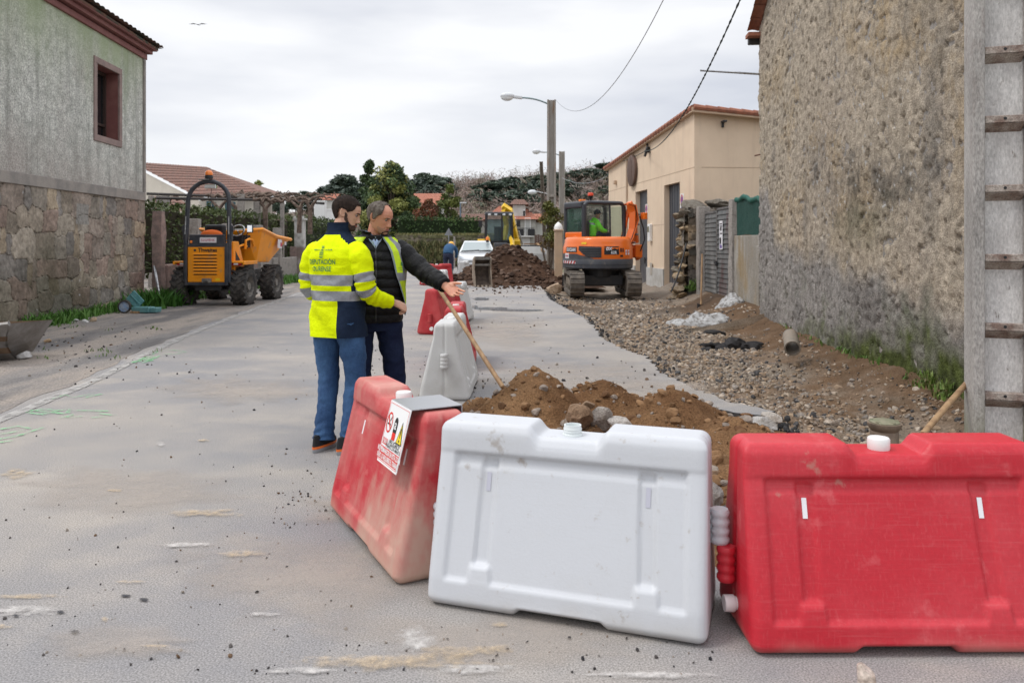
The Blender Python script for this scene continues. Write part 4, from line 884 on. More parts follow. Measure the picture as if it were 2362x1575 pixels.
# cream gate pillar with a white dome, plank fence, pipe
pil = thing('gate_pillar', 'cream gate pillar with a white domed cap left of the orange digger', 'pillar', (((1288-CX)/F*27.5), 27.5, -.15)); m = M(); m.box((0, 0, .98), (.27, .3, 2.0)); pc = mat('pillar_render', (.53, .38, .25), .85, c2=(.46, .34, .24), s2=3); add_stain(pc, (.17, .155, .14), .6, 0, 4, (1, 1, 1), .9); m.build('shaft', pc, pil, bevel=.01)
m = M(); m.box((0, 0, 2.01), (.33, .36, .06)); m.build('neck', eave, pil, bevel=.01); m = M(); m.lathe([(.15, 2.04), (.15, 2.12), (.12, 2.2), (.05, 2.27), (.01, 2.30)], n=18); m.build('dome', white_paint, pil, smooth=50)
pf = mat('brown_planks', (.085, .052, .045), .8, c2=(.12, .08, .065), s2=6, stretch=(1, 1, .2))
m = M()
for k in range(16): m.box((k*.17, 0, .95), (.16, .03, 1.9+.05*math.sin(k*2.3)))
m.build('plank_fence', pf, loc=A(1236, 640, 50)*1, label='dark brown plank fence behind the concrete lamp pole', cat='fence')
bpy.data.objects['plank_fence'].location.z = 0
yel = mat('machine_yellow', (.80, .50, .015), .4, c2=(.70, .43, .02), s2=3)
lv = thing('long_handled_tool', 'yellow and black long-handled tool leaning by the cream gate pillar', 'tool', tuple(G(1262, 630))); a = Vector((0, 0, 0)); b = Vector((.42, .2, 1.45))
m = M(); m.tube([a.lerp(b, .42), b], .028, 8); m.tube([a.lerp(b, .18), a.lerp(b, .32)], .028, 8); m.build('yellow_handle', yel, lv); m = M(); m.tube([a, a.lerp(b, .18)], .024, 8); m.tube([a.lerp(b, .32), a.lerp(b, .42)], .024, 8); m.build('black_grip', black, lv)
pp_ = M(); pp_.tube([(0, 0, .12), (.55, -.9, .12)], .12, 14, caps=False); pp_.tube([(.55, -.9, .12), (0, 0, .12)], .105, 14, caps=False); pp_.build('drain_pipe', mat('pipe_grey', (.35, .34, .33), .5), loc=G(1255, 632), label='short grey pipe with a dark mouth beside the concrete box', cat='pipe', smooth=50)
# ================================================================ the village and the hill behind
def leafcloud(m, c, r, n, s, cols, rnd, shell=.55, asp=.5):
    """leaf-sized faces spread through a clump's volume"""
    g = np.random.default_rng(rnd.randrange(1 << 30)); d = g.normal(size=(n, 3)); d /= np.linalg.norm(d, axis=1)[:, None]
    p = np.array(c)+d*np.array(r)*(shell+(1-shell)*g.random((n, 1)))
    u = g.normal(size=(n, 3)); u /= np.linalg.norm(u, axis=1)[:, None]; v = np.cross(u, g.normal(size=(n, 3))); v /= np.linalg.norm(v, axis=1)[:, None]+1e-9
    a = s*g.uniform(.6, 1.3, (n, 1)); Q = np.stack([p-u*a, p+v*a*asp, p+u*a, p-v*a*asp], 1).reshape(-1, 3)
    cc = np.array(cols)[g.integers(0, len(cols), n)]*g.uniform(.75, 1.25, (n, 1)); o = len(m.v)
    m.v += [tuple(q) for q in Q.tolist()]; m.f += [[o+4*k, o+4*k+1, o+4*k+2, o+4*k+3] for k in range(n)]; m.m += [0]*n; m.c += [tuple(q) for q in cc.tolist()]; m.hascol = True
def clumps(rnd, n, cx, cz, rx, rz, top=1.0):
    out = []
    for _ in range(n):
        t = rnd.random(); a = rnd.uniform(0, 6.28); rr = math.sqrt(rnd.random())
        z = rnd.uniform(-1, 1); q = math.sqrt(max(0, 1-z*z)); out.append((rr*q*math.cos(a)*rx, rr*q*math.sin(a)*rx, cz+z*rz))
    return out
def tree(name, label, cat, base, h, rx, cols, leaf, nclump, nleaf, seed, trunk=.2, bare=.25, cr=.38, group=None, top_taper=0.4, stems=1):
    rnd = random.Random(seed); t = thing(name, label, cat, base, 0, group); m = M(); w = M(); zc = h*(bare+(1-bare)/2); rz = h*(1-bare)/2
    for s in range(stems):
        ox = (s-(stems-1)/2)*trunk*2.2; w.tube([(ox*.4, 0, -.2), (ox*.8+rnd.gauss(0, .1), rnd.gauss(0, .1), h*.35), (ox+rnd.gauss(0, .2), rnd.gauss(0, .2), h*.8)], [trunk, trunk*.75, trunk*.2], 7)
    for (x, y, z) in clumps(rnd, nclump, rx, zc, rx, rz):
        f = (z-(zc-rz))/(2*rz); q = 1-top_taper*max(0, f-.25)/.75; x *= q; y *= q
        r = rx*cr*rnd.uniform(.6, 1.15)*(1-.35*max(0, f-.5)); col = [sc(c, rnd, .8, 1.2) for c in cols]; col = [rnd.choice(col)]*2+[rnd.choice(col)]
        leafcloud(m, (x, y, z), (r, r, r*.8), nleaf, leaf, col, rnd, .35)
        if rnd.random() < .5: w.tube([(0, 0, max(h*.2, z*.6)), (x*.6, y*.6, z*.92), (x, y, z)], [trunk*.3, trunk*.16, .02], 5)
    w.build('trunk', bark, t); m.build('crown', leafmat, t); return t
DG = [(.055, .09, .036), (.08, .12, .045), (.04, .068, .03)]; OL = [(.20, .215, .06), (.26, .265, .085), (.145, .17, .05)]
b = Vector(((900-CX)/F*72, 72, 0))
rnd = random.Random(21)
tb = tree('evergreen_tree', 'large evergreen tree with dark and olive foliage behind the two men', 'tree', b, 8.3, 2.75, DG+OL+OL[:1], .17, 80, 300, 3, .22, .10, .40, None, .3)
tree('evergreen_tree', 'narrow dark evergreen at the left shoulder of the large evergreen', 'tree', (( 852-CX)/F*74, 74, 0), 9.0, 1.5, DG, .16, 34, 260, 8, .15, .1, .45, None, .6)
tree('garden_tree', 'yellow-green leafy tree with pale bare branches right of the red shrub', 'tree', ((1034-CX)/F*66, 66, 0), 6.3, 1.15, [(.13, .15, .035), (.09, .12, .03)],   .13, 34, 170, 11, .1, .3, .45, None, .5, 3)
tree('red_shrub', 'red-leaved shrub below the white gable', 'shrub', ((990-CX)/F*62, 62, 0), 4.6, 1.35, [(.20, .065, .03), (.13, .055, .03), (.08, .07, .03)], .12, 30, 120, 13, .08, .3, .4, None, .3, 3)
tree('garden_tree', 'small yellow-green spring tree beside the tiled house roof', 'tree', ((594-CX)/F*48, 48, 0), 5.2, .75, [(.20, .23, .06), (.15, .18, .05)], .09, 16, 90, 15, .07, .45, .45, None, .8)
tree('garden_shrub', 'yellow-green shrub growing around the tallest lamp pole', 'shrub', ((1268-CX)/F*31, 31.8, .3), 2.7, .62, [(.13, .14, .03), (.10, .11, .03), (.17, .12, .04)], .06, 24, 130, 17, .05, .35, .5, None, .2, 3)
# hedges
def hedge(name, label, pts, wd, z0, z1, cols, leaf, dens, seed, rough=.12):
    rnd = random.Random(seed); t = thing(name, label, 'hedge', (*pts[0], 0)); m = M(); k = M(); o = Vector((*pts[0], 0))
    for a, b in zip(pts, pts[1:]):
        a = Vector((*a, 0)); b = Vector((*b, 0)); d = (b-a); ln = d.length; d.normalize(); nn = Vector((d.y, -d.x, 0)); c = (a+b)/2-o
        k.box((c.x, c.y, (z0+z1)/2-.05), (wd*.72, ln, z1-z0-.2), rz=math.atan2(d.y, d.x)-math.pi/2)
        for _ in range(int(ln*(z1-z0)*dens)):
            s = rnd.random()*ln; f = rnd.random(); g_ = rnd.choice((-1, 1)); bump = .5*rough*math.sin(s*3+f*4)+rnd.gauss(0, rough*.4)
            if rnd.random() < .28: p = a-o+d*s+nn*rnd.uniform(-wd/2, wd/2)+Vector((0, 0, z1+bump))
            else: p = a-o+d*s+nn*g_*(wd/2+bump)+Vector((0, 0, lerp(z0, z1, f)))
            cc = cols[int(abs(fbm(np.array([s*.8+seed]), np.array([f*2]), 3, seed)[0])*6) % len(cols)]
            leafcloud(m, p, (leaf, leaf, leaf), 3, leaf, [cc], rnd)
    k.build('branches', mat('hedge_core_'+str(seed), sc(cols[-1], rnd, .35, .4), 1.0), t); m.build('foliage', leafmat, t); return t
HG = [(.08, .105, .03), (.06, .085, .026), (.115, .12, .042), (.085, .07, .036)]
hedge('hedge', 'long clipped dark green hedge behind the orange dumper and granite posts', [(-9.75, 18.9), (-9.3, 31.2)], .9, .6, 2.42, HG, .055, 150, 31)
hedge('hedge', 'clipped green hedge behind the white-topped gate pillar', [(-9.1, 32.4), (-9.2, 43)], .9, .2, 2.45, [(.06, .085, .022), (.045, .065, .018)], .06, 90, 33)
hedge('hedge', 'dark green garden hedge above the mossy stone wall', [((915-CX)/F*56, 57), ((1108-CX)/F*56, 57)], 1.2, .6, 3.15, [(.035, .07, .016), (.055, .105, .025), (.03, .06, .015)], .09, 60, 35, .2)
def bank(Yb, xa, xb, zt, name, label, seed):
    u = np.linspace(xa, xb, 90); v = np.linspace(0, 1, 26); U, V = np.meshgrid(u, v, indexing='ij')
    return U, V
mw = rubble_thing('mossy_stone_wall', 'old stone wall overgrown with moss and dry grass behind the bent worker', 'wall', ((915-CX)/F*46, 46, 0), 0, 6.1, 1.85, .7, .5, .28, 37, [(.20, .17, .13), (.16, .15, .09), (.14, .14, .07)], .06, .10)
m = M(); rnd = random.Random(77)
for _ in range(420):
    x = rnd.uniform(0, 6.1); f = rnd.random()**.6; z = 1.5*f; tuft(m, x, -.45-.5*(1-f)+rnd.uniform(-.1, .1), z-.1, 8, .28, .22, rnd, ((.10, .115, .04), (.15, .145, .06), (.065, .085, .03), (.20, .17, .08)))
for _ in range(150): tuft(m, rnd.uniform(0, 6.1), rnd.uniform(-.3, .3), 1.82, 9, .16, .2, rnd, ((.21, .19, .07), (.27, .24, .11), (.14, .15, .05)))
g = m.build('wall_growth', leafmat, mw); g['kind'] = 'stuff'
# granite slab wall, posts, gate pillar, white pillars
fx = lambda Y: -8.42+(Y-19)*.02
sw = thing('slab_wall', 'low wall of upright reddish granite slabs behind the orange dumper', 'wall', (fx(19), 18.9, 0)); rnd = random.Random(14); y = 0
slabm = [granite_pink, granite]
while y < 12.0:
    wd_ = rnd.uniform(.7, 1.3); m = M(); m.box((rnd.uniform(-.03, .03), y+wd_/2, .42), (.16, wd_-.03, .95+rnd.uniform(-.05, .05))); m.build('slab', granite_pink if y < 3 or rnd.random() < .5 else granite, sw, bevel=.03); y += wd_
m = M(); m.box((-.15, 6, .38), (.1, 12, .8)); m.build('backing', granite_pink, sw)
GP = 'granite fence posts behind the dumper'
post('granite_post', 'tall slim pinkish granite post against the corner of the stone house', -8.43, 18.62, 0, 2.18, .24, granite_pink, 21)
for k, (px_, Y, h, wd_, lab) in enumerate([(450, 20.7, 2.06, .26, 'granite fence post seen left of the dumper seat'), (524, 22.8, 1.98, .26, 'granite fence post seen right of the dumper roll bar'), (596, 25.8, 2.0, .26, 'granite fence post above the middle of the orange skip'), (640, 27.9, 1.95, .27, 'granite fence post behind the front lip of the orange skip')]):
    post('granite_post', lab, (px_-CX)/F*Y, Y, 0, h, wd_, granite, 30+k, group=GP)
gp = thing('gate_pillar', 'old whitewashed square gate pillar with a ledged cap at the end of the slab wall', 'pillar', ((692-CX)/F*30.6, 30.6, 0)); m = M(); m.box((0, 0, 1.15), (.36, .36, 2.3)); whw = mat('flaking_whitewash', (.55, .54, .52), .9, c2=(.30, .29, .27), s2=4, lo=.45, hi=.65, bump=.5, bs=30); add_stain(whw, (.19, .13, .11), 1.35, 1.2, 2, (1, 1, 1), .9); m.build('shaft', whw, gp, bevel=.015)
m = M(); m.box((0, 0, 2.34), (.46, .46, .08)); 
for sx in (-.16, 0, .16): m.box((sx, -.16, 2.42), (.08, .08, .08))
m.build('cap', whw, gp)
m = M(); m.box((-.22, -.05, .62), (.26, .3, 1.3)); m.build('lower_block', granite_pink, gp, bevel=.02)
for px_, Y, h, lab in ((739, 38, 3.38, 'taller white rectangular pillar left of the young man'), (764, 41, 3.1, 'shorter white pillar just behind the young man')):
    t = thing('white_pillar', lab, 'pillar', ((px_-CX)/F*Y, Y, 0), 0, 'white pillars of the far gate'); m = M(); m.box((0, 0, h/2), (.52, .4, h)); m.build('shaft', white_paint, t, bevel=.02); m = M(); m.box((0, 0, h+.03), (.56, .44, .07)); m.build('cap', white_paint, t, bevel=.01)
# pergola with pruned vines
pg = thing('vine_pergola', 'bare vine pergola on granite posts above the hedge', 'pergola', (-13.5, 27, 0)); o = Vector((-13.5, 27, 0)); YP = 27.5
m = M(); bw = mat('dark_beam', (.045, .04, .038), .8)
for (xa, ya, xb, yb, Y) in ((338, 447, 590, 456, 26), (590, 456, 742, 460, 31), (360, 457, 640, 462, 24.5), (560, 452, 748, 470, 29)):
    m = M(); m.tube([A(xa, ya, Y)-o, A(xb, yb, Y+2)-o], .045, 4); m.build('beam', bw, pg)
for px_, yt, Y in ((349, 452, 25), (367, 452, 25), (382, 452, 25.5), (433, 458, 26), (556, 448, 27), (593, 448, 28), (651, 445, 30)):
    p = A(px_, yt, Y)-o; m = M(); m.box((p.x, p.y, p.z/2), (.2 if px_ in (382, 556, 593) else .12, .18, p.z)); m.build('post', granite, pg)
vine = mat('vine_bark', (.085, .058, .045), .9, c2=(.19, .14, .11), s2=10, bump=.5, bs=30); rnd = random.Random(40)
for k in range(20):
    xa = rnd.uniform(338, 740); Y = rnd.uniform(25, 31); P = []; x = xa; yv = rnd.uniform(446, 464)
    for j in range(14): P.append(A(x, yv+rnd.gauss(0, 3.2), Y)-o); x += rnd.uniform(4, 9)
    m = M(); m.tube(P, [lerp(.065, .015, j/13)*rnd.uniform(.8, 1.2) for j in range(14)], 5); m.build('vine', vine, pg, smooth=80)
for (xb, yb, xs) in ((505, 505, (480, 530)), (612, 500, (590, 640)), (690, 498, (660, 705)), (715, 500, (700, 735)), (545, 500, (520, 560))):
    m = M()
    for xe in xs: m.tube([A(xb, yb+40, 28)-o, A(xb+rnd.uniform(-2, 2), 482, 28)-o, A(lerp(xb, xe, .4), 470, 28)-o, A(xe, 455, 28)-o], [.09, .08, .055, .03], 6)
    m.build('vine', vine, pg, smooth=80)
# tiled house on the left
roof_m = mat('clay_roof_field', (.24, .125, .095), .9, c2=(.14, .09, .075), s2=9, lo=.38, hi=.6, c3=(.36, .25, .19), s3=13, lo3=.6, hi3=.7, bump=.3, bs=30)
def roof_quad(m, a, b, c, d, pitch=.24, lu=.42):
    """a-b ridge, d-c eave; rows of barrel tiles between them"""
    a, b, c, d = map(Vector, (a, b, c, d)); nrm = (b-a).cross(d-a).normalized(); nrm = nrm if nrm.z > 0 else -nrm
    na = max(2, int((c-d).length/pitch*5)); nu = max(2, int((d-a).length/lu)); P = np.zeros((na+1, nu*2, 3))
    for i in range(na+1):
        t = i/na; p0 = a.lerp(b, t); p1 = d.lerp(c, t); hh = .035*abs(math.sin(t*(c-d).length/pitch*math.pi))
        for j in range(nu):
            for q in (0, 1): P[i, 2*j+q] = p0.lerp(p1, (j+q)/nu)+nrm*(hh+(.03 if q else 0))
    m.grid(P)
hs = thing('tiled_house', 'cream house with a big weathered clay-tile hip roof behind the hedge', 'house', (-14, 38, 0)); o = Vector((-14, 38, 0))
R0, R1, E1, E0 = A(300, 374, 36)-o, A(474, 386, 42)-o, A(612, 448, 40)-o, A(458, 457, 33.5)-o
m = M(); roof_quad(m, R0, R1, E1, E0); 
m.add([R1, E1, Vector((E1.x+.3, E1.y+6, E1.z)), R1+Vector((-2, 4, 0))], [(0, 1, 2, 3)]); m.build('roof', roof_m, hs)
housew = mat('house_wall', (.56, .52, .45), .85, c2=(.48, .44, .38), s2=1)
G0 = Vector((E0.x-.0, E0.y+.1, 0)); Gl = Vector((R0.x-.3, R0.y+.2, 0))
m = M(); m.add([(Gl.x, Gl.y, 0), (G0.x, G0.y, 0), (E0.x, E0.y+.1, E0.z-.12), (R0.x, R0.y+.15, R0.z-.15), (Gl.x, Gl.y, R0.z-.15)], [(0, 1, 2, 3)])
m.add([(G0.x, G0.y, 0), (E1.x-.5, E1.y+.3, 0), (E1.x-.5, E1.y+.3, E1.z-.1), (E0.x, E0.y+.1, E0.z-.1)], [(0, 1, 2, 3)]); m.add([(E1.x-.5, E1.y+.3, 0), (E1.x-1.5, E1.y+6, 0), (E1.x-1.5, E1.y+6, E1.z), (E1.x-.5, E1.y+.3, E1.z-.1)], [(0, 1, 2, 3)]); m.build('wall', housew, hs)
shut = mat('teal_shutter', (.025, .085, .10), .6)
for xa, xb in ((482, 506), (524, 550)):
    a = A(xa, 470, 34.6)-o; b_ = A(xb, 470, 35.5)-o
    if True:
        d_ = (b_-a); d_.z = 0; ctr = (a+b_)/2; m = M(); m.box((ctr.x, ctr.y-.35, ctr.z-.3), (d_.length, .05, .75), rz=math.atan2(d_.y, d_.x)); w_ = m.build('window', shut, hs); 
        m = M(); 
        for k in (-.5, 0, .5): m.box((ctr.x+math.cos(math.atan2(d_.y, d_.x))*k*d_.length, ctr.y-.38+math.sin(math.atan2(d_.y, d_.x))*k*d_.length, ctr.z-.3), (.04, .05, .78), rz=math.atan2(d_.y, d_.x))
        m.build('frame', housew, w_)
# shed roof in front of it
sh = thing('garden_shed', 'small stone shed with a clay-tile lean-to roof under the pergola', 'shed', (-14.2, 30.6, 0)); o = Vector((-14.2, 30.6, 0)); m = M(); roof_quad(m, A(345, 452, 30)-o, A(420, 462, 31)-o, A(452, 494, 29.6)-o, A(340, 486, 28.8)-o); m.build('roof', roof_m, sh); m = M(); m.box((-.2, .6, 1.1), (3.6, 1.8, 2.2)); m.build('wall', granite, sh)
# distant houses
def simple_house(name, label, px0, px1, py_eave, py_ridge, Y, dep, wallm, roofm, base_y=None, hip=.0, wins=()):
    a = A(px0, py_eave, Y); b = A(px1, py_eave, Y); zr = CH-(py_ridge-HZ)/F*(Y+dep/2); t = thing(name, label, 'house', ((a.x+b.x)/2, Y, 0)); W = (b.x-a.x); z0 = -1 if base_y is None else CH-(base_y-HZ)/F*Y
    m = M(); m.box((0, dep/2, (a.z+z0)/2), (W, dep, a.z-z0)); m.build('wall', wallm, t); e = .35; h = hip*W/2; z = a.z
    m = M(); roof_quad(m, (-W/2-e+h, dep/2, zr), (W/2+e-h, dep/2, zr), (W/2+e, -e, z), (-W/2-e, -e, z)); m.add([(W/2+e, dep+e, z), (-W/2-e, dep+e, z), (-W/2-e+h, dep/2, zr), (W/2+e-h, dep/2, zr)], [(0, 1, 2, 3)])
    if h: m.add([(-W/2-e, -e, z), (-W/2-e, dep+e, z), (-W/2-e+h, dep/2, zr)], [(0, 2, 1)]); m.add([(W/2+e, -e, z), (W/2+e, dep+e, z), (W/2+e-h, dep/2, zr)], [(0, 1, 2)])
    m.build('roof', roofm, t)
    if not h:
        m = M()
        for s in (-1, 1): m.add([(s*W/2, 0, z-.01), (s*W/2, dep, z-.01), (s*W/2, dep/2, zr-.2)], [(0, 1, 2)])
        m.build('gable', wallm, t)
    for x, zc, w_, h_ in wins:
        m = M(); m.box((x, -.03, zc), (w_, .08, h_)); f = m.build('window', white_paint, t); m = M(); m.box((x, -.05, zc), (w_*.8, .07, h_*.85)); m.build('pane', dkglass, f)
    return t
tile_red = mat('new_clay_tile', (.42, .17, .11), .9, c2=(.33, .13, .09), s2=4, c3=(.46, .24, .17), s3=9, lo3=.55, hi3=.7); whouse = mat('white_house_wall', (.62, .61, .58), .85, c2=(.52, .51, .48), s2=.8); stoneh = mat('pale_stone_house', (.40, .385, .345), .9, c2=(.29, .28, .25), s2=3, lo=.45, hi=.6)
vh = simple_house('village_house', 'pale stone house with a red tiled hip roof and balcony behind the yellow backhoe', 1122, 1236, 507, 476, 78, 7.5, stoneh, tile_red, None, .62)
bz = CH-(545-HZ)/F*78
m = M(); m.box((.95, -.45, bz-.02), (2.6, .9, .12)); bal = m.build('balcony', whouse, vh); m = M(); m.box((.95, -.88, bz+.78), (2.6, .04, .05))
for k in range(24): m.box((-.3+k*.108, -.88, bz+.4), (.02, .02, .75))
m.build('railing', black, bal)
for x, zc in ((.2, bz+.95), (1.65, bz+.95)): m = M(); m.box((x, -.02, zc), (.6, .1, 1.8)); f = m.build('window', white_paint, vh); m = M(); m.box((x, -.04, zc), (.44, .1, 1.7)); m.build('pane', mat('curtain_pane', (.42, .42, .40), .4), f)
for x in (.25, 1.5): m = M(); m.box((x, -.02, .9), (.75, .1, 1.9)); m.build('door', white_paint, vh)
for x in (.9, 2.0): m = M(); m.box((x, -.9, bz+.38), (.7, .03, .65)); m.build('balcony_cloth', black, vh)
simple_house('tower_house', 'white lookout tower with a small tiled roof above the red hip roof', 1183, 1212, 473, 461, 78.6, 2.6, whouse, roof_m, 515, .7, ((.5, 4.2, .25, .9),))
ch = thing('chimney', 'white chimney on the right slope of the red hip roof', 'chimney', A(1223, 512, 80)); m = M(); m.box((0, 0, .35), (.36, .36, 1.1)); m.build('stack', white_paint, ch); m = M(); m.box((0, 0, 1.05), (.5, .5, .06)); m.box((0, 0, .95), (.2, .2, .2)); m.build('cowl', dark, ch)
simple_house('village_house', 'low annex with a red tiled roof right of the balcony house', 1225, 1262, 513, 494, 84, 5, whouse, tile_red)
simple_house('village_house', 'white house with an orange tiled gable behind the red shrub', 952, 1012, 474, 447, 95, 8, whouse, tile_red)
simple_house('village_house', 'low building with a faded brown tiled roof left of the backhoe cab', 1060, 1122, 510, 494, 88, 6, stoneh, roof_m)
simple_house('village_house', 'small far house with a red roof behind the white pillars', 738, 768, 462, 448, 110, 6, whouse, tile_red)
simple_house('hilltop_house', 'small grey house on the hilltop among bare trees', 1092, 1118, 421, 412, 262, 6, mat('grey_far_wall', (.22, .21, .2), .9), mat('grey_far_roof', (.16, .13, .12), .9), 450)
# triangular road sign seen from behind and slim lamp post
sgn_ = thing('road_sign', 'triangular road sign seen from behind on a grey post', 'sign', ((1035-CX)/F*43, 43, 0)); a = A(1035, 526, 43).z; b_ = A(1035, 543, 43).z; al = mat('grey_sign_back', (.25, .26, .28), .5, .4)
m = M(); m.prism([(-.24, b_), (.24, b_), (0, a)], -.02, .0, 'y'); m.build('plate', al, sgn_); m = M(); m.cyl((0, -.05, 0), (0, -.05, a-.05), .035, n=8); m.build('post', al, sgn_); 
post('fence_stake', 'short grey stake beside the triangular road sign', (1048-CX)/F*43, 43, 0, 1.75, .1, granite, 61)
lp = thing('street_lamp', 'slim blue-grey steel lamp post beside the garden hedge', 'street lamp', ((1062-CX)/F*60, 60, 0)); zt = A(1062, 468, 60).z; m = M(); m.tube([(0, 0, 0), (0, 0, zt)], [.09, .05], 8); m.build('pole', mat('bluegrey_steel', (.13, .17, .22), .5), lp); m = M(); m.box((.22, 0, zt), (.5, .16, .08)); m.build('lamp_head', lampw, lp, bevel=.02)
# the hill
def hill_h(X, Y):
    px_ = X/np.maximum(Y, 1)*F+CX; ridge = np.interp(px_, [-400, 300, 600, 680, 760, 850, 960, 1080, 1180, 1260, 1340, 1420, 1700, 2600], [9, 10, 11, 13.5, 16, 18, 18, 20, 20.5, 21.5, 23, 25, 29, 30])
    t = np.clip((Y-95)/170, 0, 1); t = t*t*(3-2*t); return ridge*.88*t*(1-.12*np.clip((Y-265)/120, 0, 1))+1.5*fbm(X*.03, Y*.03, 4, 9)*np.clip((Y-80)/60, 0, 1)-.5
U, V = np.meshgrid(np.linspace(-260, 260, 110), np.linspace(62, 420, 90), indexing='ij'); Zh = hill_h(U, V); Zh[:, 0] = -1.0
hillm = mat('hill_slope', (.075, .055, .045), 1.0, c2=(.12, .14, .045), s2=.035, lo=.5, hi=.6)
m = M(); m.grid(np.stack([U, V, Zh], -1), flip=True); m.build('hillside', hillm, smooth=180, kind='structure')
# bare winter wood: twigs and stems without number
rnd = random.Random(50); m = M(); cols = [(.28, .20, .165), (.23, .17, .145), (.32, .24, .205), (.20, .16, .14), (.27, .22, .195), (.20, .18, .12)]  # twig browns lightened, air haze painted into them
for k in range(1500):
    px_ = rnd.uniform(560, 1500); Y = rnd.uniform(150, 290) if rnd.random() < .75 else rnd.uniform(112, 150); X = (px_-CX)/F*Y
    if px_ < 920 and rnd.random() < (.8 if px_ < 780 else .5): continue
    z = float(hill_h(np.array([X]), np.array([Y]))[0]); h = rnd.uniform(4.5, 8.5)*(.75 if px_ < 900 else 1); c = rnd.choice(cols)
    leafcloud(m, (X, Y, z+h*.58), (h*.34, h*.3, h*.42), 60, .62, [sc(c, rnd, .8, 1.2), c], rnd, .15, .10)
    for j in range(2): m.add([(X-.09+j*.8, Y, z), (X+.09+j*.8, Y, z), (X+j*1.1, Y, z+h*.8)], [(0, 1, 2)], 0, sc(c, rnd, .7, 1.5))
m.build('bare_wood', leafmat, kind='stuff')
# pines: a few source trees, copied
PN = [(.066, .092, .066), (.082, .11, .074), (.050, .072, .054)]  # needle greens greyed and lightened: distance haze is put into the colour
def pine(seed, h, rx, label):
    rnd = random.Random(seed); t = thing('pine_tree', label, 'tree', (0, 0, 0), 0, 'pines on the hill'); m = M(); w_ = M(); w_.tube([(0, 0, -1), (0, 0, h*.9)], [.3, .08], 6)
    for k in range(17):
        f = rnd.random(); z = h*lerp(.56, .98, f); q = (1-.75*max(0, f-.35)/.65); a = rnd.uniform(0, 6.28); r = rx*q*math.sqrt(rnd.random()); c = (r*math.cos(a), r*math.sin(a), z)
        leafcloud(m, c, (rx*.42, rx*.42, rx*.28), 170, .36, [sc(rnd.choice(PN), rnd, .8, 1.2)]*2+[rnd.choice(PN)], rnd, .3)
    w_.build('trunk', bark, t); m.build('crown', leafmat, t); return t
P0 = [pine(1, 10, 3.0, ''), pine(2, 12, 3.4, ''), pine(3, 9, 3.2, '')]
spots = [(682, 462, 215, .6), (708, 443, 225, .85), (722, 448, 222, .8), (697, 452, 218, .7), (640, 462, 190, .45), (780, 415, 205, 1.0), (800, 408, 200, 1.15), (818, 428, 190, 1.0), (836, 425, 195, 1.05), (776, 440, 205, .8), (862, 410, 210, 1.0),
 (970, 402, 225, 1.1), (985, 412, 220, 1.1), (1002, 408, 225, 1.15), (1018, 412, 220, 1.05), (1026, 420, 215, .9), (960, 420, 210, 1.0), (1000, 432, 200, 1.0), (1110, 440, 185, .8), (1128, 424, 195, 1.0), (1150, 418, 205, 1.15), (1170, 412, 205, 1.2), (1182, 425, 195, 1.1), (1140, 445, 175, 1.0), (1165, 450, 165, .95), (1190, 444, 180, .9), (1200, 440, 190, .9),
 (1222, 408, 235, 1.05), (1228, 420, 225, .9), (1245, 405, 230, .8), (1258, 420, 220, .9), (1222, 455, 185, .7), (1292, 402, 230, .8), (1312, 400, 240, 1.05), (1335, 394, 245, 1.1), (1355, 391, 240, 1.2), (1368, 392, 235, 1.2), (1345, 402, 225, 1.0), (1385, 395, 225, 1.0), (1300, 425, 200, .9), (1318, 418, 200, .8), (1390, 430, 200, .6), (1362, 440, 190, .5), (1400, 378, 250, 1.1)]
ords = ['first', 'second', 'third', 'fourth', 'fifth', 'sixth', 'seventh', 'eighth', 'ninth', 'tenth', 'eleventh', 'twelfth', 'thirteenth', 'fourteenth', 'fifteenth', 'sixteenth', 'seventeenth']
order = sorted(range(len(spots)), key=lambda k: spots[k][0]); cnt = {}
zone = lambda x: 'behind the vine pergola' if x < 740 else ('left of the large evergreen' if x < 875 else ('right of the large evergreen' if x < 1060 else ('above the yellow backhoe' if x < 1212 else 'beside the lamp poles')))
for i, k in enumerate(order):
    px_, py_, Y, s = spots[k]; Y *= .86; src = P0[i % 3]; o = src if i < 3 else copy_tree(src); X = (px_-CX)/F*Y; hh = (10, 12, 9)[i % 3]; zt = CH-(py_-HZ)/F*Y; zg = float(hill_h(np.array([X]), np.array([Y]))[0])
    f = max(.45, min(2.6, (zt-zg)/hh)); o.location = (X, Y, zg); wx = s*1.35; o.scale = (wx, wx, f); o.rotation_euler[2] = i*1.7; zn = zone(px_); cnt[zn] = cnt.get(zn, 0)+1
    o['label'] = f'dark pine on the hill {zn}, {ords[cnt[zn]-1]} from the left there'
bird = M(); bird.add([(0, 0, 0), (.35, .1, .08), (.75, 0, .02), (.35, -.1, .07), (-.35, .1, .08), (-.75, 0, .02), (-.35, -.1, .07), (.1, .3, 0), (-.1, -.3, -.02), (0, 0, -.07)], [(0, 3, 2, 1), (0, 4, 5, 6), (7, 0, 9), (8, 0, 9)]); bird.build('bird', black, loc=A(457, 57, 62), label='small dark bird gliding high in the sky', cat='bird')
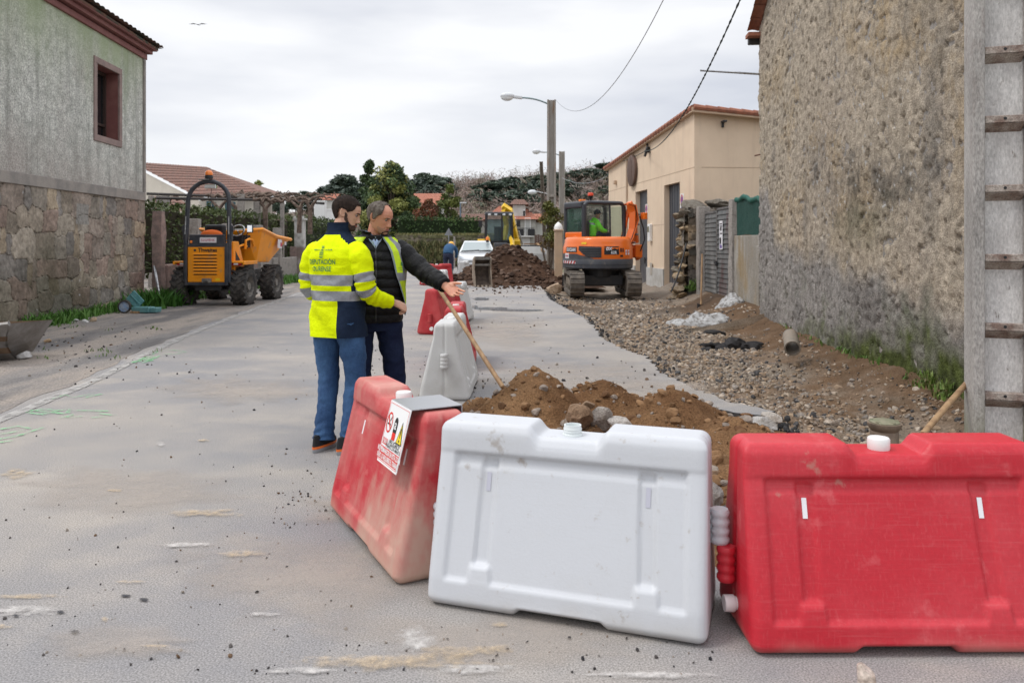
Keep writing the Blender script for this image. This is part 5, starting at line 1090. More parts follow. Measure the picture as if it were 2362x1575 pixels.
# ================================================================ plastic road barriers
red_p = mat('red_plastic', (.50, .014, .028), .45, c2=(.56, .045, .06), s2=2.2, lo=.45, hi=.75, bump=.06, bs=120, spec=.45, fine=.05, fs=60)
red_dusty = mat('dusty_red_plastic', (.46, .02, .032), .6, c2=(.50, .10, .10), s2=2.4, lo=.38, hi=.62, c3=(.50, .28, .23), s3=3.5, lo3=.45, hi3=.8, f3=.6, bump=.08, bs=120)
red_dull = mat('dull_red_plastic', (.40, .018, .026), .6, c2=(.46, .06, .06), s2=3, bump=.1, bs=60)
white_p = mat('white_plastic', (.545, .56, .59), .42, c2=(.515, .525, .545), s2=2.5, lo=.5, hi=.8, c3=(.36, .32, .28), s3=20, lo3=.635, hi3=.74, f3=.6, bump=.07, bs=90, spec=.4)
white_d = mat('dusty_white_plastic', (.56, .56, .555), .6, c2=(.46, .45, .43), s2=3, lo=.5, hi=.75, bump=.12, bs=40)
for mm_ in (white_p,): add_stain(mm_, (.42, .385, .34), .10, -.01, 6, (1, 1, 1), .8)
add_stain(red_dusty, (.62, .46, .38), .66, .76, 3, (1, 1, 1), 1.0); add_stain(red_p, (.66, .27, .25), .70, .76, 4, (1, 1, 1), .55)
add_stain(red_dusty, (.52, .40, .30), .14, 0, 4, (1, 1, 1), .8); add_stain(red_p, (.52, .34, .28), .08, -.02, 5, (1, 1, 1), .8)
for mm_, c_ in ((red_p, (.62, .20, .20)), (red_dusty, (.60, .30, .26)), (white_p, (.46, .46, .46))):
    add_scratch(mm_, c_, 9, (.6, .6, 14), .54, .74, .17); add_scratch(mm_, c_, 9, (14, 14, .6), .54, .74, .17); add_scratch(mm_, sc(c_, random.Random(1), 1.2, 1.2), 6, (1, 1, 1), .60, .74, .35)
add_scratch(white_p, (.30, .255, .215), 5, (1, 1, 1), .645, .70, .6); add_scratch(red_dusty, (.50, .36, .28), 2.6, (1, 1, .5), .50, .68, .75); add_scratch(red_p, (.44, .24, .19), 5, (1, 1, 1), .66, .71, .6)
BL, BH, BD = 1.1, .71, .47
def barrier_mesh(feature=True, step=.0085):
    """rounded hollow plastic block, tapering upward, with recessed panels, grooves and the saddle round the filler neck"""
    hx, hy, hz, r = BL/2, BD/2, BH/2, .042
    def smooth(a, b, x): t = np.clip((x-a)/(b-a), 0, 1); return t*t*(3-2*t)
    def shape(P):
        q = np.clip(P, -np.array((hx-r, hy-r, hz-r)), np.array((hx-r, hy-r, hz-r))); d = P-q; ln = np.linalg.norm(d, axis=-1, keepdims=True); P = q+r*d/np.maximum(ln, 1e-9)
        x, y, z = P[..., 0], P[..., 1], P[..., 2]+hz
        yn = y/hy; zz = z/BH
        half = np.interp(zz, [0, .05, .16, .78, .82, .95, 1], [.226, .235, .224, .113, .106, .098, .086])     # half depth by height
        ys = yn*half
        side = np.sign(yn)*smooth(.80, .98, np.abs(yn))
        if feature:
            ax = np.abs(x); rec = smooth(.478, .468, ax)*smooth(.105, .122, z)*smooth(.592, .583, z)          # recessed field
            lip = smooth(.44, .42, ax)*smooth(.585, .575, z)*smooth(.555, .545, z)*0
            gx = np.abs(ax-.325+.02*(z-.35)); gr_ = smooth(.036, .026, gx)*smooth(.16, .19, z)*smooth(.575, .555, z)
            pk = smooth(.04, .03, gx)*smooth(.52, .535, z)*smooth(.59, .58, z)
            foot = smooth(.055-.12*(z-.10), .045-.12*(z-.10), gx)*smooth(.10, .11, z)*smooth(.18, .165, z)
            ys = ys-side*(.014*rec+.013*gr_+.010*pk-.013*foot*rec)
            ys = ys+side*.003*smooth(.585, .60, z)*smooth(.70, .64, z)
            step2 = smooth(.478, .47, ax)*smooth(.535, .541, z)*smooth(.585, .578, z)*(1-pk); ys = ys-side*.006*step2
        # saddle in the top and foot recess in the base
        top = smooth(.55, 1, zz); sad = smooth(.165, .115, np.abs(x)); z = z-.042*sad*smooth(.84, .97, zz)
        bot = smooth(.19, .155, np.abs(x)); z = z+.022*bot*smooth(.10, 0, zz)
        x = x-np.sign(x)*.010*zz*smooth(.2, .5, np.abs(x))
        # shallow groove down the middle of each end
        en = smooth(.93*hx, hx, np.abs(P[..., 0]))*np.exp(-(ys/.012)**2); x = x-np.sign(x)*.008*en
        return np.stack([x, ys, z], -1)
    m = M(); nx, ny, nz_ = int(BL/step), int(.30/step), int(BH/step)
    def lin(n, h): return np.linspace(-h, h, n+1)
    X, Z = np.meshgrid(lin(nx, hx), lin(nz_, hz), indexing='ij')
    for s in (-1, 1): m.grid(shape(np.stack([X, np.full(X.shape, s*hy), Z], -1)), flip=s > 0)
    Y, Z = np.meshgrid(lin(ny, hy), lin(nz_, hz), indexing='ij')
    for s in (-1, 1): m.grid(shape(np.stack([np.full(Y.shape, s*hx), Y, Z], -1)), flip=s < 0)
    X, Y = np.meshgrid(lin(nx, hx), lin(ny, hy), indexing='ij')
    for s in (-1, 1): m.grid(shape(np.stack([X, Y, np.full(X.shape, s*hz)], -1)), flip=s < 0)
    return m
bm_fine = barrier_mesh(True); bm_far = barrier_mesh(True, .025)
capw = mat('white_cap', (.72, .72, .71), .45); neckm = mat('neck_plastic', (.66, .70, .70), .3); sticker = mat('reflective_strip', (.80, .80, .83), .35)
def ribbed(m, x, z, s, h, r=.036):
    prof = []
    for k in range(4): prof += [(r*.85, h*k/4+.002), (r, h*k/4+.012), (r, h*(k+1)/4-.012), (r*.85, h*(k+1)/4-.002)]
    m.lathe(prof, (x, 0, z), 18)
    m.box((x-s*.04, 0, z+h/2), (.05, .02, h*.95))
strip_grey = mat('reflective_strip_grey', (.47, .47, .54), .3)
GRP_F, GRP_B = 'plastic barriers at the front', 'plastic barriers in a row along the road'
def barrier(label, loc, rz, m_, grp, fine=True, cap=True, strips=True, right=.30, left=.20, drain=True, capmat=None):
    t = thing('road_barrier', label, 'barrier', loc, rz, grp)
    (bm_fine if fine else bm_far).build('shell', m_, t, smooth=180)
    m = M()
    if cap: m.lathe([(.038, BH-.05), (.040, BH-.035), (.040, BH-.004), (.036, BH+.001), (.0, BH+.002)], (0, 0, 0), 28); m.build('filler_cap', capmat or capw, t, smooth=40)
    else: m.lathe([(.041, BH-.05), (.041, BH-.036), (.036, BH-.034), (.036, BH-.028), (.038, BH-.026), (.036, BH-.02), (.038, BH-.016), (.035, BH-.008), (.035, BH), (.030, BH), (.030, BH-.03), (0, BH-.03)], n=28); m.build('filler_neck', neckm, t, smooth=40)
    for s, z in ((1, right), (-1, left)):
        if z is None: continue
        m = M(); ribbed(m, s*(BL/2+.028), z, s, .135); m.build('hinge', m_, t, smooth=50)
    if drain: m = M(); m.lathe([(.03, 0), (.031, .035), (.027, .04), (0, .04)], (-BL/2-.045, -.03, .10), 16, 0, 'x'); m.tube([(-BL/2-.03, -.03, .10), (-BL/2+.03, -.03, .10)], .024, 12, 0); m.build('drain_cap', capw, t, smooth=40)
    if strips:
        for sx in (-1, 1):
            for sy in (-1, 1):
                m = M(); x = sx*.322; vs = []
                for z in (.515, .445):
                    half = np.interp(z/BH, [0, .05, .16, .78], [.232, .235, .222, .112])-.0235
                    vs += [(x-.009, sy*half, z), (x+.009, sy*half, z)]
                m.add(vs, [(0, 1, 3, 2) if sy < 0 else (2, 3, 1, 0)]); m.build('reflective_strip', strip_grey if m_ in (white_p, white_d) else sticker, t)
    return t
barrier('bright red barrier at the right front corner, cut by the frame edge', (1.388, 2.955, 0), R(.4), red_p, GRP_F, left=.17)
bw_ = barrier('clean white barrier in the middle foreground between two red ones', (.246, 3.165, 0), R(-18.5), white_p, GRP_F, cap=False, drain=False)
br_ = barrier('dust-covered red barrier with the danger sign hung over its top', (-.535, 3.86, 0), R(-62.6), red_dusty, GRP_F, right=.33)
def along(x, y): return math.atan2(y, x)
barrier('white barrier standing end-on just right of the two talking men', (-.60, 7.66, 0), along(-.03, -1), white_d, GRP_B)
barrier('red barrier directly behind the end-on white one', (-.665, 9.25, 0), along(.02, -1), red_dull, GRP_B)
barrier('red barrier whose end shows left of the wooden handle', (-1.13, 12.7, 0), along(.26, .97), red_dull, GRP_B, fine=False, strips=False)
barrier('white barrier partly hidden behind the second red barrier in the row', (-1.0, 14.2, 0), along(.1, .99), white_d, GRP_B, fine=False, strips=False)
barrier('white barrier near the far end of the row, beside the bent worker', (-1.85, 20.4, 0), along(.05, 1), white_d, GRP_B, fine=False, strips=False)
barrier('red barrier lying crosswise at the far end of the row', (-2.55, 26.4, 0), along(.8, .6), red_dull, GRP_B, fine=False, strips=False)
barrier('farthest white barrier beside the front of the white car', (-1.85, 30.2, 0), along(.1, 1), white_d, GRP_B, fine=False, strips=False)
# sign hung over the dusty red barrier
alu = mat('sign_aluminium', (.50, .51, .53), .35, .8); signw = mat('sign_white', (.82, .82, .82), .4); signr = mat('sign_red_print', (.70, .03, .02), .5); signk = mat('sign_black_print', (.02, .02, .02), .5); signy = mat('sign_yellow_print', (.80, .62, .03), .5)
sgl = thing('danger_sign', 'folded metal danger sign with red lettering hung over the dusty red barrier', 'sign', (-.535, 3.86, 0), R(-62.6))
x0, x1 = .225, .485; ztop = BH+.012; yt = -.135; zb_s = .455; yb = -.205      # front plate slopes with the barrier's face
m = M(); m.box(((x0+x1)/2, (yt+.10)/2-.0, ztop+.002), (x1-x0, .235, .004)); m.build('top_flange', alu, sgl)
m = M(); m.box(((x0+x1)/2, .1, ztop-.035), (x1-x0, .004, .07)); m.build('back_flange', alu, sgl)
dv = Vector((0, yb-yt, zb_s-ztop)); Ls = dv.length; dv.normalize(); nv = Vector((0, dv.z, -dv.y)); nv = nv if nv.y < 0 else -nv
def sp(u, v, o=.0): return Vector((u, yt, ztop))+dv*v+nv*(o)
Wd = x1-x0
m = M(); m.add([sp(x0, 0), sp(x1, 0), sp(x1, Ls), sp(x0, Ls), sp(x0, 0, .004), sp(x1, 0, .004), sp(x1, Ls, .004), sp(x0, Ls, .004)], [(0, 1, 2, 3), (7, 6, 5, 4), (0, 4, 5, 1), (1, 5, 6, 2), (2, 6, 7, 3), (3, 7, 4, 0)]); plate = m.build('plate', signw, sgl)
def sq(m, a, b, c, d, mi=0, o=.0052): m.add([sp(x0+a*Wd, b*Ls, o), sp(x0+c*Wd, b*Ls, o), sp(x0+c*Wd, d*Ls, o), sp(x0+a*Wd, d*Ls, o)], [(3, 2, 1, 0)], mi)
def stext(m, s, cx, cy, h, o=.0064, xs=1., bold=.01): put_text(m, s, h, lambda x, y: sp(x0+cx*Wd+x, cy*Ls-y, o), bold=bold*h, xs=xs)
m = M()
for a, b, c, d in ((.03, .03, .97, .037), (.03, .96, .97, .967), (.03, .03, .038, .967), (.962, .03, .97, .967)): sq(m, a, b, c, d)
m.build('border', signr, plate)
m = M(); sq(m, .06, .60, .30, .70); sq(m, .04, .735, .96, .945); m.build('red_panel', signr, plate)
m = M(); stext(m, 'PROHIBIDO', .18, .645, .016); stext(m, 'FUMAR', .18, .685, .018); stext(m, 'NO PERMANECER EN ESTA ZONA', .5, .825, .030, xs=.66, bold=.03); stext(m, 'SI NO LO REQUIERE EL TRABAJO', .5, .925, .030, xs=.64, bold=.03); m.build('white_lettering', signw, plate)
m = M(); stext(m, '¡PELIGRO!', .63, .655, .032); stext(m, 'TRABAJOS CON AMIANTO', .62, .715, .022, xs=.72); m.build('black_lettering', signk, plate)
m = M(); n = 28; cxm, cym, ro = x0+.18*Wd, .34*Ls, .037
vo = [sp(cxm+ro*math.cos(a), cym+ro*1.25*math.sin(a), .0055) for a in np.linspace(0, 6.283, n+1)[:-1]]; vi = [sp(cxm+ro*.82*math.cos(a), cym+ro*1.03*math.sin(a), .0055) for a in np.linspace(0, 6.283, n+1)[:-1]]
m.add(vo+vi, [(k, n+k, n+(k+1) % n, (k+1) % n) for k in range(n)]); m.add([sp(cxm-.03, cym-.026, .006), sp(cxm-.024, cym-.033, .006), sp(cxm+.03, cym+.026, .006), sp(cxm+.024, cym+.033, .006)], [(0, 3, 2, 1), ]); m.build('prohibition_ring', signr, plate)
m = M(); m.add([sp(cxm-.022, cym+.004, .0053), sp(cxm+.02, cym+.004, .0053), sp(cxm+.02, cym+.011, .0053), sp(cxm-.022, cym+.011, .0053)], [(3, 2, 1, 0)]); m.add([sp(cxm+.01, cym-.006, .0053), sp(cxm+.02, cym-.026, .0053), sp(cxm+.014, cym-.028, .0053), sp(cxm+.004, cym-.008, .0053)], [(0, 1, 2, 3)]); m.build('cigarette', signk, plate)
m = M(); cxa = .50
def dome(m, cx, cy, w, h, hd):
    pts = [sp(x0+cx*Wd-w, cy*Ls+h, .0054), sp(x0+cx*Wd+w, cy*Ls+h, .0054)]+[sp(x0+cx*Wd+w*math.cos(a), cy*Ls-hd*math.sin(a), .0054) for a in np.linspace(0, math.pi, 12)]
    m.add(pts, [tuple(range(len(pts)))[::-1]])
dome(m, .50, .30, .021, .042, .026); m.build('black_pictogram', signk, plate)
m = M(); sq(m, .50-.021/Wd, .30+.04/Ls, .50+.021/Wd, .57); m.build('red_block', signr, plate)
m = M(); stext(m, 'a', .50, .395, .062); m.build('white_letter', signw, plate)
m = M(); m.add([sp(x0+.66*Wd, .58*Ls, .0053), sp(x0+.94*Wd, .58*Ls, .0053), sp(x0+.80*Wd, .22*Ls, .0053)], [(0, 1, 2)]); m.build('warning_edge', signk, plate)
m = M(); m.add([sp(x0+.69*Wd, .565*Ls, .0058), sp(x0+.91*Wd, .565*Ls, .0058), sp(x0+.80*Wd, .265*Ls, .0058)], [(0, 1, 2)]); m.build('warning_triangle', signy, plate)
m = M(); stext(m, '!', .80, .54, .085); m.build('exclamation_mark', signk, plate)
# wooden handle leaning in the heap, drain chamber, pipe, tool by the pole, shovel by the gate, rod by the wall
def handle(name, label, a, b, r, cat='tool', extra=None, mt=wood):
    t = thing(name, label, cat, a); d = Vector(b)-Vector(a); m = M(); m.tube([(0, 0, 0), d*.5+Vector((0, 0, .004)), d], [r, r*1.03, r*.95], 10); m.build('handle', mt, t, smooth=60)
    if extra: extra(t, d)
    return t
def spade(t, d):
    m = M(); u = d.normalized(); s = u.orthogonal().normalized(); P = np.zeros((7, 7, 3))
    for i in range(7):
        for j in range(7):
            w_ = (.13 if i < 4 else .13*(1-((i-3)/4)**2)); p = -u*(i*.05)+s*((j/3-1)*w_)+u.cross(s)*(.03*((j/3-1)**2)); P[i, j] = p
    m.grid(P); m.grid(P*1.0+np.array((0, 0, .004)), flip=True); m.build('blade', dark, t, smooth=180)
a = A(1160, 893, 6.2); handle('tool_handle', 'long wooden handle slanting up out of the brown heap beside the end-on white barrier', a, A(1006, 657, 7.4), .019, 'tool')
a = A(2128, 1002, 5.3); handle('pick_handle', 'brown wooden tool handle leaning against the concrete pole', a, A(2240, 872, 6.0), .021, 'tool')
a = G(1610, 706, -.1); handle('shovel', 'shovel leaning on the left granite gatepost', a+Vector((0, -.3, .05)), a+Vector((.16, .25, 1.25)), .022, 'shovel', spade)
rod = M(); P = [A(1548, 672, 20.5), A(1556, 655, 20.7), A(1567, 625, 20.9), A(1576, 590, 21.2), A(1583, 562, 21.4)]; o = P[0].copy(); rod.tube([p-o for p in P], .022, 8); rod.build('black_hose', black, loc=o, label='black flexible pipe rising against the corner of the cream building', cat='hose', smooth=60)
dcm = mat('chamber_plastic', (.22, .165, .12), .7, c2=(.13, .10, .075), s2=9); lidm = mat('green_lid', (.17, .18, .11), .6, c2=(.26, .23, .16), s2=12, bump=.4, bs=60)
p = A(2040, 984, 5.45); dc = thing('drain_chamber', 'round plastic drain chamber with a dull green lid standing in the dug pit', 'drain', (p.x, p.y, p.z-.285)); m = M(); m.lathe([(.093, 0), (.093, .25), (.088, .26), (.10, .275), (.112, .30), (.112, .315), (.095, .315)], n=32); m.build('riser', dcm, dc, smooth=40); m = M(); m.lathe([(.098, .312), (.098, .322), (.09, .328), (.0, .330)], n=32)
for k in range(5): m.box((math.cos(k*1.257)*.085, math.sin(k*1.257)*.085, .327), (.02, .02, .008), rz=k*1.257)
m.build('lid', lidm, dc, smooth=40)
p = G(1828, 828, -.10); pm_ = mat('clay_pipe', (.20, .175, .145), .75, c2=(.27, .22, .17), s2=7); cp = M(); d = Vector((.12, .42, .12)); n = 28
for r_, fl in ((.100, 1), (.087, 0)):
    cp.tube([Vector((0, 0, .14)), Vector((0, 0, .14))+d], r_, n, caps=False)
cp.tube([Vector((0, 0, .14))-d*.01, Vector((0, 0, .14))+d*.12], .105, n, caps=False)
ang = np.linspace(0, 6.283, n+1)[:-1]; u_ = d.normalized(); s_ = u_.cross(Vector((0, 0, 1))).normalized(); t_ = s_.cross(u_); cc_ = Vector((0, 0, .14))-d*.01
cp.add([cc_+s_*.105*math.cos(a)+t_*.105*math.sin(a) for a in ang]+[cc_+s_*.087*math.cos(a)+t_*.087*math.sin(a) for a in ang], [(k, (k+1) % n, n+(k+1) % n, n+k) for k in range(n)])
cp.build('sewer_pipe', pm_, loc=p, label='stub of grey-brown sewer pipe poking out of the earth bank below the rough-cast wall', cat='pipe', smooth=50)
# ================================================================ vehicles and machines
def W_(m, name, mats, par, **k): return m.build(name, mats, par, **k)
tyre_m = mat('dusty_tyre', (.028, .027, .027), .85, c2=(.085, .075, .066), s2=9, lo=.4, hi=.65, bump=.4, bs=60)
def wheel(par, name, c, r, wd, rim_m, hub_m, lugs=0, side=1, rimf=.55):
    """axle along x"""
    t = bpy.data.objects.new(name, None); C.objects.link(t); t.parent = par; t.location = c
    h = wd/2; m = M(); m.lathe([(r*rimf, -h*.85), (r*.72, -h), (r*.92, -h*.92), (r*.985, -h*.6), (r*.985, h*.6), (r*.92, h*.92), (r*.72, h), (r*rimf, h*.85)], n=36, ax='x', caps=(False, False))
    if lugs:
        for k in range(lugs):
            for s in (-1, 1):
                a = 2*math.pi*(k+(.5 if s > 0 else 0))/lugs; X = Matrix.Rotation(a, 4, 'X'); old = m.T; m.T = X
                m.box((s*h*.52, 0, r*.985), (h*1.05, .05, .055), rz=s*R(38)); m.T = old
    m.build('tyre', tyre_m, t, smooth=40)
    m = M(); m.lathe([(r*rimf, -h*.85), (r*rimf*.92, -h*.6), (r*rimf*.92, h*.6), (r*rimf, h*.85)], n=28, ax='x', caps=(False, False)); m.lathe([(r*rimf*.92, side*h*.25), (r*rimf*.4, side*h*.35), (r*rimf*.38, side*h*.75), (0, side*h*.75)], n=24, ax='x', caps=(False, False))
    rm = m.build('rim', rim_m, t, smooth=40)
    for k in range(6): m = M(); a = k*1.047; m.cyl((side*h*.3, r*rimf*.62*math.cos(a), r*rimf*.62*math.sin(a)), (side*h*.45, r*rimf*.62*math.cos(a), r*rimf*.62*math.sin(a)), .018, n=6); m.build('wheel_nut', hub_m, rm)
    return t
def lettering(par, name, mt, s, size, fn, **k): m = M(); put_text(m, s, size, fn, **k); return m.build(name, mt, par)
amber = mat('dumper_orange_paint', (.84, .30, .008), .42, c2=(.74, .26, .010), s2=3, lo=.45, hi=.75, c3=(.30, .14, .04), s3=6, lo3=.62, hi3=.75, f3=.6, coat=.15)
add_scratch(amber, (.33, .24, .15), 7, (1, 1, .4), .58, .70, .6)
navy = mat('dark_blue_black_paint', (.030, .034, .045), .45, c2=(.06, .06, .065), s2=6)
grim = mat('grimy_metal', (.10, .095, .09), .6, c2=(.22, .20, .175), s2=8)
redl = mat('red_lamp', (.40, .02, .02), .3); whp = mat('plate_white', (.68, .66, .68), .5); redtxt = mat('plate_red', (.45, .06, .10), .5)
# ---------------- site dumper, seen from behind; local +y = forward
dp = thing('site_dumper', 'orange wheeled site dumper with black roll bar and tipping skip by the granite wall', 'dumper', (-6.86, 18.0, 0), R(-2))
for x, y, s in ((-.68, 0, -1), (.68, 0, 1), (-.70, 1.82, -1), (.70, 1.82, 1)): wheel(dp, 'wheel', (x, y, .43), .43, .36, tyre_m if x < 0 else grim, dark, 18, s)
m = M(); m.box((0, .1, .50), (.6, .9, .3)); m.box((0, 1.0, .48), (.3, 1.6, .22)); m.cyl((-.6, 0, .43), (.6, 0, .43), .09); m.cyl((-.6, 1.82, .43), (.6, 1.82, .43), .09); m.box((0, 1.8, .62), (.7, .5, .3)); m.build('chassis', dark, dp, bevel=.01)
m = M(); m.box((0, -.42, .94), (.86, .06, .80)); pn = m.build('engine_cover', amber, dp, bevel=.02)
for k in range(7): m = M(); m.box((-.02, -.455, .72+k*.072), (.52-.0*k, .012, .022), rx=R(20)); m.build('louvre', black, pn)
for k in range(7): m = M(); m.box((-.02, -.459, .745+k*.072), (.54, .014, .03), rx=R(-25)); m.build('louvre_lip', amber, pn)
lettering(pn, 'lettering', black, 'Thwaites', .125, lambda x, y: (.03+x, -.452, 1.225+y), bold=.004, xs=.95); m = M(); m.lathe([(.03, 0), (.03, -.002)], (-.26, -.451, 1.262), 14, 0, 'y'); m.build('emblem', dark, pn)
m = M(); m.box((.26, -.452, .605), (.10, .004, .06)); m.build('yellow_label', yel, pn)
m = M(); m.box((0, -.02, .92), (.9, .74, .76)); m.box((.0, -.36, .52), (.86, .1, .1)); m.build('engine_housing', amber, dp, bevel=.02)
m = M(); m.box((-.46, -.44, .95), (.05, .09, .96)); m.box((.46, -.44, .95), (.07, .09, .96)); m.box((0, -.44, .505), (.98, .08, .07)); m.box((0, -.40, 1.36), (.9, .1, .06)); m.build('rear_frame', navy, dp, bevel=.01)
m = M(); m.box((.02, -.47, .58), (.2, .09, .10)); m.box((.02, -.52, .58), (.1, .06, .03)); m.build('tow_hitch', grim, dp, bevel=.01)
m = M(); m.box((-.02, -.36, 1.49), (.80, .07, .25)); m.build('rear_bulkhead', navy, dp, bevel=.015)
m = M(); m.box((.02, -.40, 1.49), (.38, .008, .12)); npl = m.build('number_plate', whp, dp); lettering(npl, 'plate_lettering', redtxt, 'E6509BHK', .085, lambda x, y: (.02+x, -.406, 1.46+y), xs=.85)
for s in (-1, 1): m = M(); m.box((s*.62, -.28, .955), (.24, .05, .07)); l_ = m.build('tail_light', redl, dp, bevel=.008); m = M(); m.box((s*.62, -.31, .955), (.1, .006, .045)); m.build('reflector', whp, l_)
m = M(); m.lathe([(.025, 0), (.03, .03), (.02, .06), (0, .065)], (-.37, -.4, 1.42), 10); m.build('indicator', orange_glass, dp)
# mudguards and side tank
for s in (-1, 1): m = M(); m.box((s*.62, .08, .99), (.42, .82, .04)); m.box((s*.80, .08, .965), (.05, .82, .07)); m.build('mudguard', amber, dp, bevel=.012)
m = M(); m.prism([(-.2, .55), (.36, .55), (.36, .92), (-.2, .92)], .42, .56, 'x'); m.build('side_tank', amber, dp, bevel=.015)
m = M(); m.prism([(-.1, 1.0), (.5, 1.0), (.22, 1.46), (-.1, 1.46)], .30, .48, 'x'); sp_ = m.build('side_panel', amber, dp, bevel=.015); m = M(); m.prism([(.02, 1.02), (.30, 1.02), (.02, 1.24)], .481, .485, 'x'); m.build('black_decal', black, sp_)
# roll bar
P = [(-.50, -.40, .55), (-.50, -.38, 1.4), (-.47, -.33, 2.35)]+[(-.47*math.cos(a), -.33+.03*math.sin(a), 2.38+.44*math.sin(a)) for a in np.linspace(.12, math.pi-.12, 13)]+[(.47, -.33, 2.35), (.50, -.38, 1.4), (.50, -.40, .55)]
m = M(); m.tube(P, .05, 12); rb = m.build('roll_bar', navy, dp, smooth=60)
for s in (-1, 1): m = M(); m.box((s*.51, -.36, 1.66), (.10, .10, .34)); m.box((s*.57, -.38, 1.74), (.04, .04, .14)); m.build('hinge_bracket', navy, rb, bevel=.01)
for s in (-1, 1): m = M(); m.tube([(s*.50, -.42, 1.62), (s*.49, -.40, 2.02)], .014, 6); m.build('gas_strut', steel, rb)
m = M(); m.lathe([(.09, 0), (.09, .06), (.07, .10)], (0, -.31, 2.88), 16); bc = m.build('beacon', black, dp, smooth=40); m = M(); m.lathe([(.085, .0), (.09, .05), (.06, .10), (0, .12)], (0, -.31, 2.96), 16); m.build('lens', orange_glass, bc, smooth=50)
m = M(); m.box((-.10, -.33, 2.86), (.24, .1, .02)); m.build('beacon_plate', steel, rb); m = M(); m.box((.05, -.32, 2.70), (.26, .09, .09)); m.build('work_lamp', chrome, rb, bevel=.01); m = M(); m.tube([(.08, -.34, 2.68), (.06, -.36, 2.45), (.11, -.35, 2.2)], .006, 5); m.build('cable', black, rb)
# seat, jacket, steering wheel, mirror
st = M(); st.box((0, .05, 1.62), (.5, .12, .46)); so_ = st.build('seat', black, dp, bevel=.07); m = M(); m.box((0, -.02, 1.73), (.32, .03, .16)); m.build('headrest_hole', mat('seat_inner', (.006, .006, .007), .8), so_, bevel=.03); m = M(); m.box((0, .3, 1.42), (.5, .5, .14)); m.build('cushion', black, so_, bevel=.05)
m = M(); m.ball((-.02, -.12, 1.62), (.26, .1, .11), 14); m.build('jacket_bundle', mat('orange_cloth', (.70, .14, .02), .8, bump=.5, bs=20), dp, smooth=60)
m = M(); q = [(.30+.16*math.cos(a), .62+.10*math.sin(a), 1.72+.13*math.sin(a)) for a in np.linspace(0, 6.283, 25)]; m.tube(q, .016, 6, caps=False); m.tube([(.3, .62, 1.72), (.3, .8, 1.45)], .02, 6); m.build('steering_wheel', steel, dp, smooth=60)
m = M(); m.box((.32, .75, 1.46), (.4, .2, .3)); m.tube([(.44, .5, 1.4), (.46, .55, 1.75)], .014, 6); m.tube([(.38, .2, 1.7), (.39, .22, 2.2)], .01, 5); m.build('control_console', black, dp, bevel=.02)
m = M(); m.tube([(.48, .45, 1.45), (.56, .45, 1.6), (.66, .42, 1.72)], .012, 6); ma = m.build('mirror_arm', black, dp); m = M(); m.box((.68, .40, 1.76), (.14, .03, .19), rz=R(25)); mi_ = m.build('mirror', black, ma, bevel=.03); m = M(); m.box((.673, .383, 1.76), (.11, .006, .155), rz=R(25)); m.build('mirror_glass', chrome, mi_, bevel=.002)
m = M(); m.tube([(.52, .52, 1.28), (.54, .5, 1.48), (.56, .66, 1.52), (.58, .80, 1.50), (.6, .86, 1.34)], .03, 8); m.tube([(.40, .40, 1.18), (.42, .36, 1.34), (.48, .5, 1.38), (.52, .6, 1.34)], .03, 8); m.build('grab_rail', amber, dp, smooth=60)
# skip: lofted V-shaped hopper
def sk(y, w, zt, zb, wb): return [(-w, y, zt), (w, y, zt), (wb, y+.0, zb), (-wb, y, zb)]
m = M(); R0 = [(-.42, .72, 1.72), (.42, .72, 1.72), (.30, 1.02, .98), (-.30, 1.02, .98)]; R1 = [(-.76, .98, 1.76), (.76, .98, 1.76), (.56, 1.12, .96), (-.56, 1.12, .96)]; R2 = [(-.84, 1.75, 1.58), (.84, 1.75, 1.58), (.66, 1.72, .94), (-.66, 1.72, .94)]; R3 = [(-.95, 2.55, 1.50), (.95, 2.55, 1.50), (.80, 2.42, 1.40), (-.80, 2.42, 1.40)]
m.loft([R0, R1, R2, R3], caps=(True, True)); skp = m.build('skip', amber, dp, bevel=.012)
for s in (-1, 1):
    m = M(); m.tube([(s*.42, .72, 1.72), (s*.77, .98, 1.76), (s*.85, 1.75, 1.59), (s*.96, 2.58, 1.51)], .035, 4, sq=(1.2, .9)); m.build('skip_rim', amber, skp)
m = M(); m.add([(-.40, .76, 1.735), (.40, .76, 1.735), (.74, 1.0, 1.765), (.82, 1.75, 1.6), (.9, 2.5, 1.52), (-.9, 2.5, 1.52), (-.82, 1.75, 1.6), (-.74, 1.0, 1.765)], [(0, 1, 2, 7), (7, 2, 3, 6), (6, 3, 4, 5)]); m.build('skip_inside', grim, skp)
m = M(); m.box((.872, 1.93, 1.40), (.012, .3, .22), rx=R(-3)); m.build('sticker', whp, skp, bevel=.001); m = M(); m.box((.879, 2.02, 1.38), (.006, .13, .10)); m.build('sticker_print', redtxt, skp); m = M(); m.box((.905, 2.27, 1.41), (.012, .12, .09)); m.build('sticker', whp, skp)
m = M(); m.box((0, 1.5, .80), (.5, .6, .25)); m.tube([(.3, .9, .75), (.3, 1.5, .95)], .05, 8); m.build('tipping_ram', dark, dp)

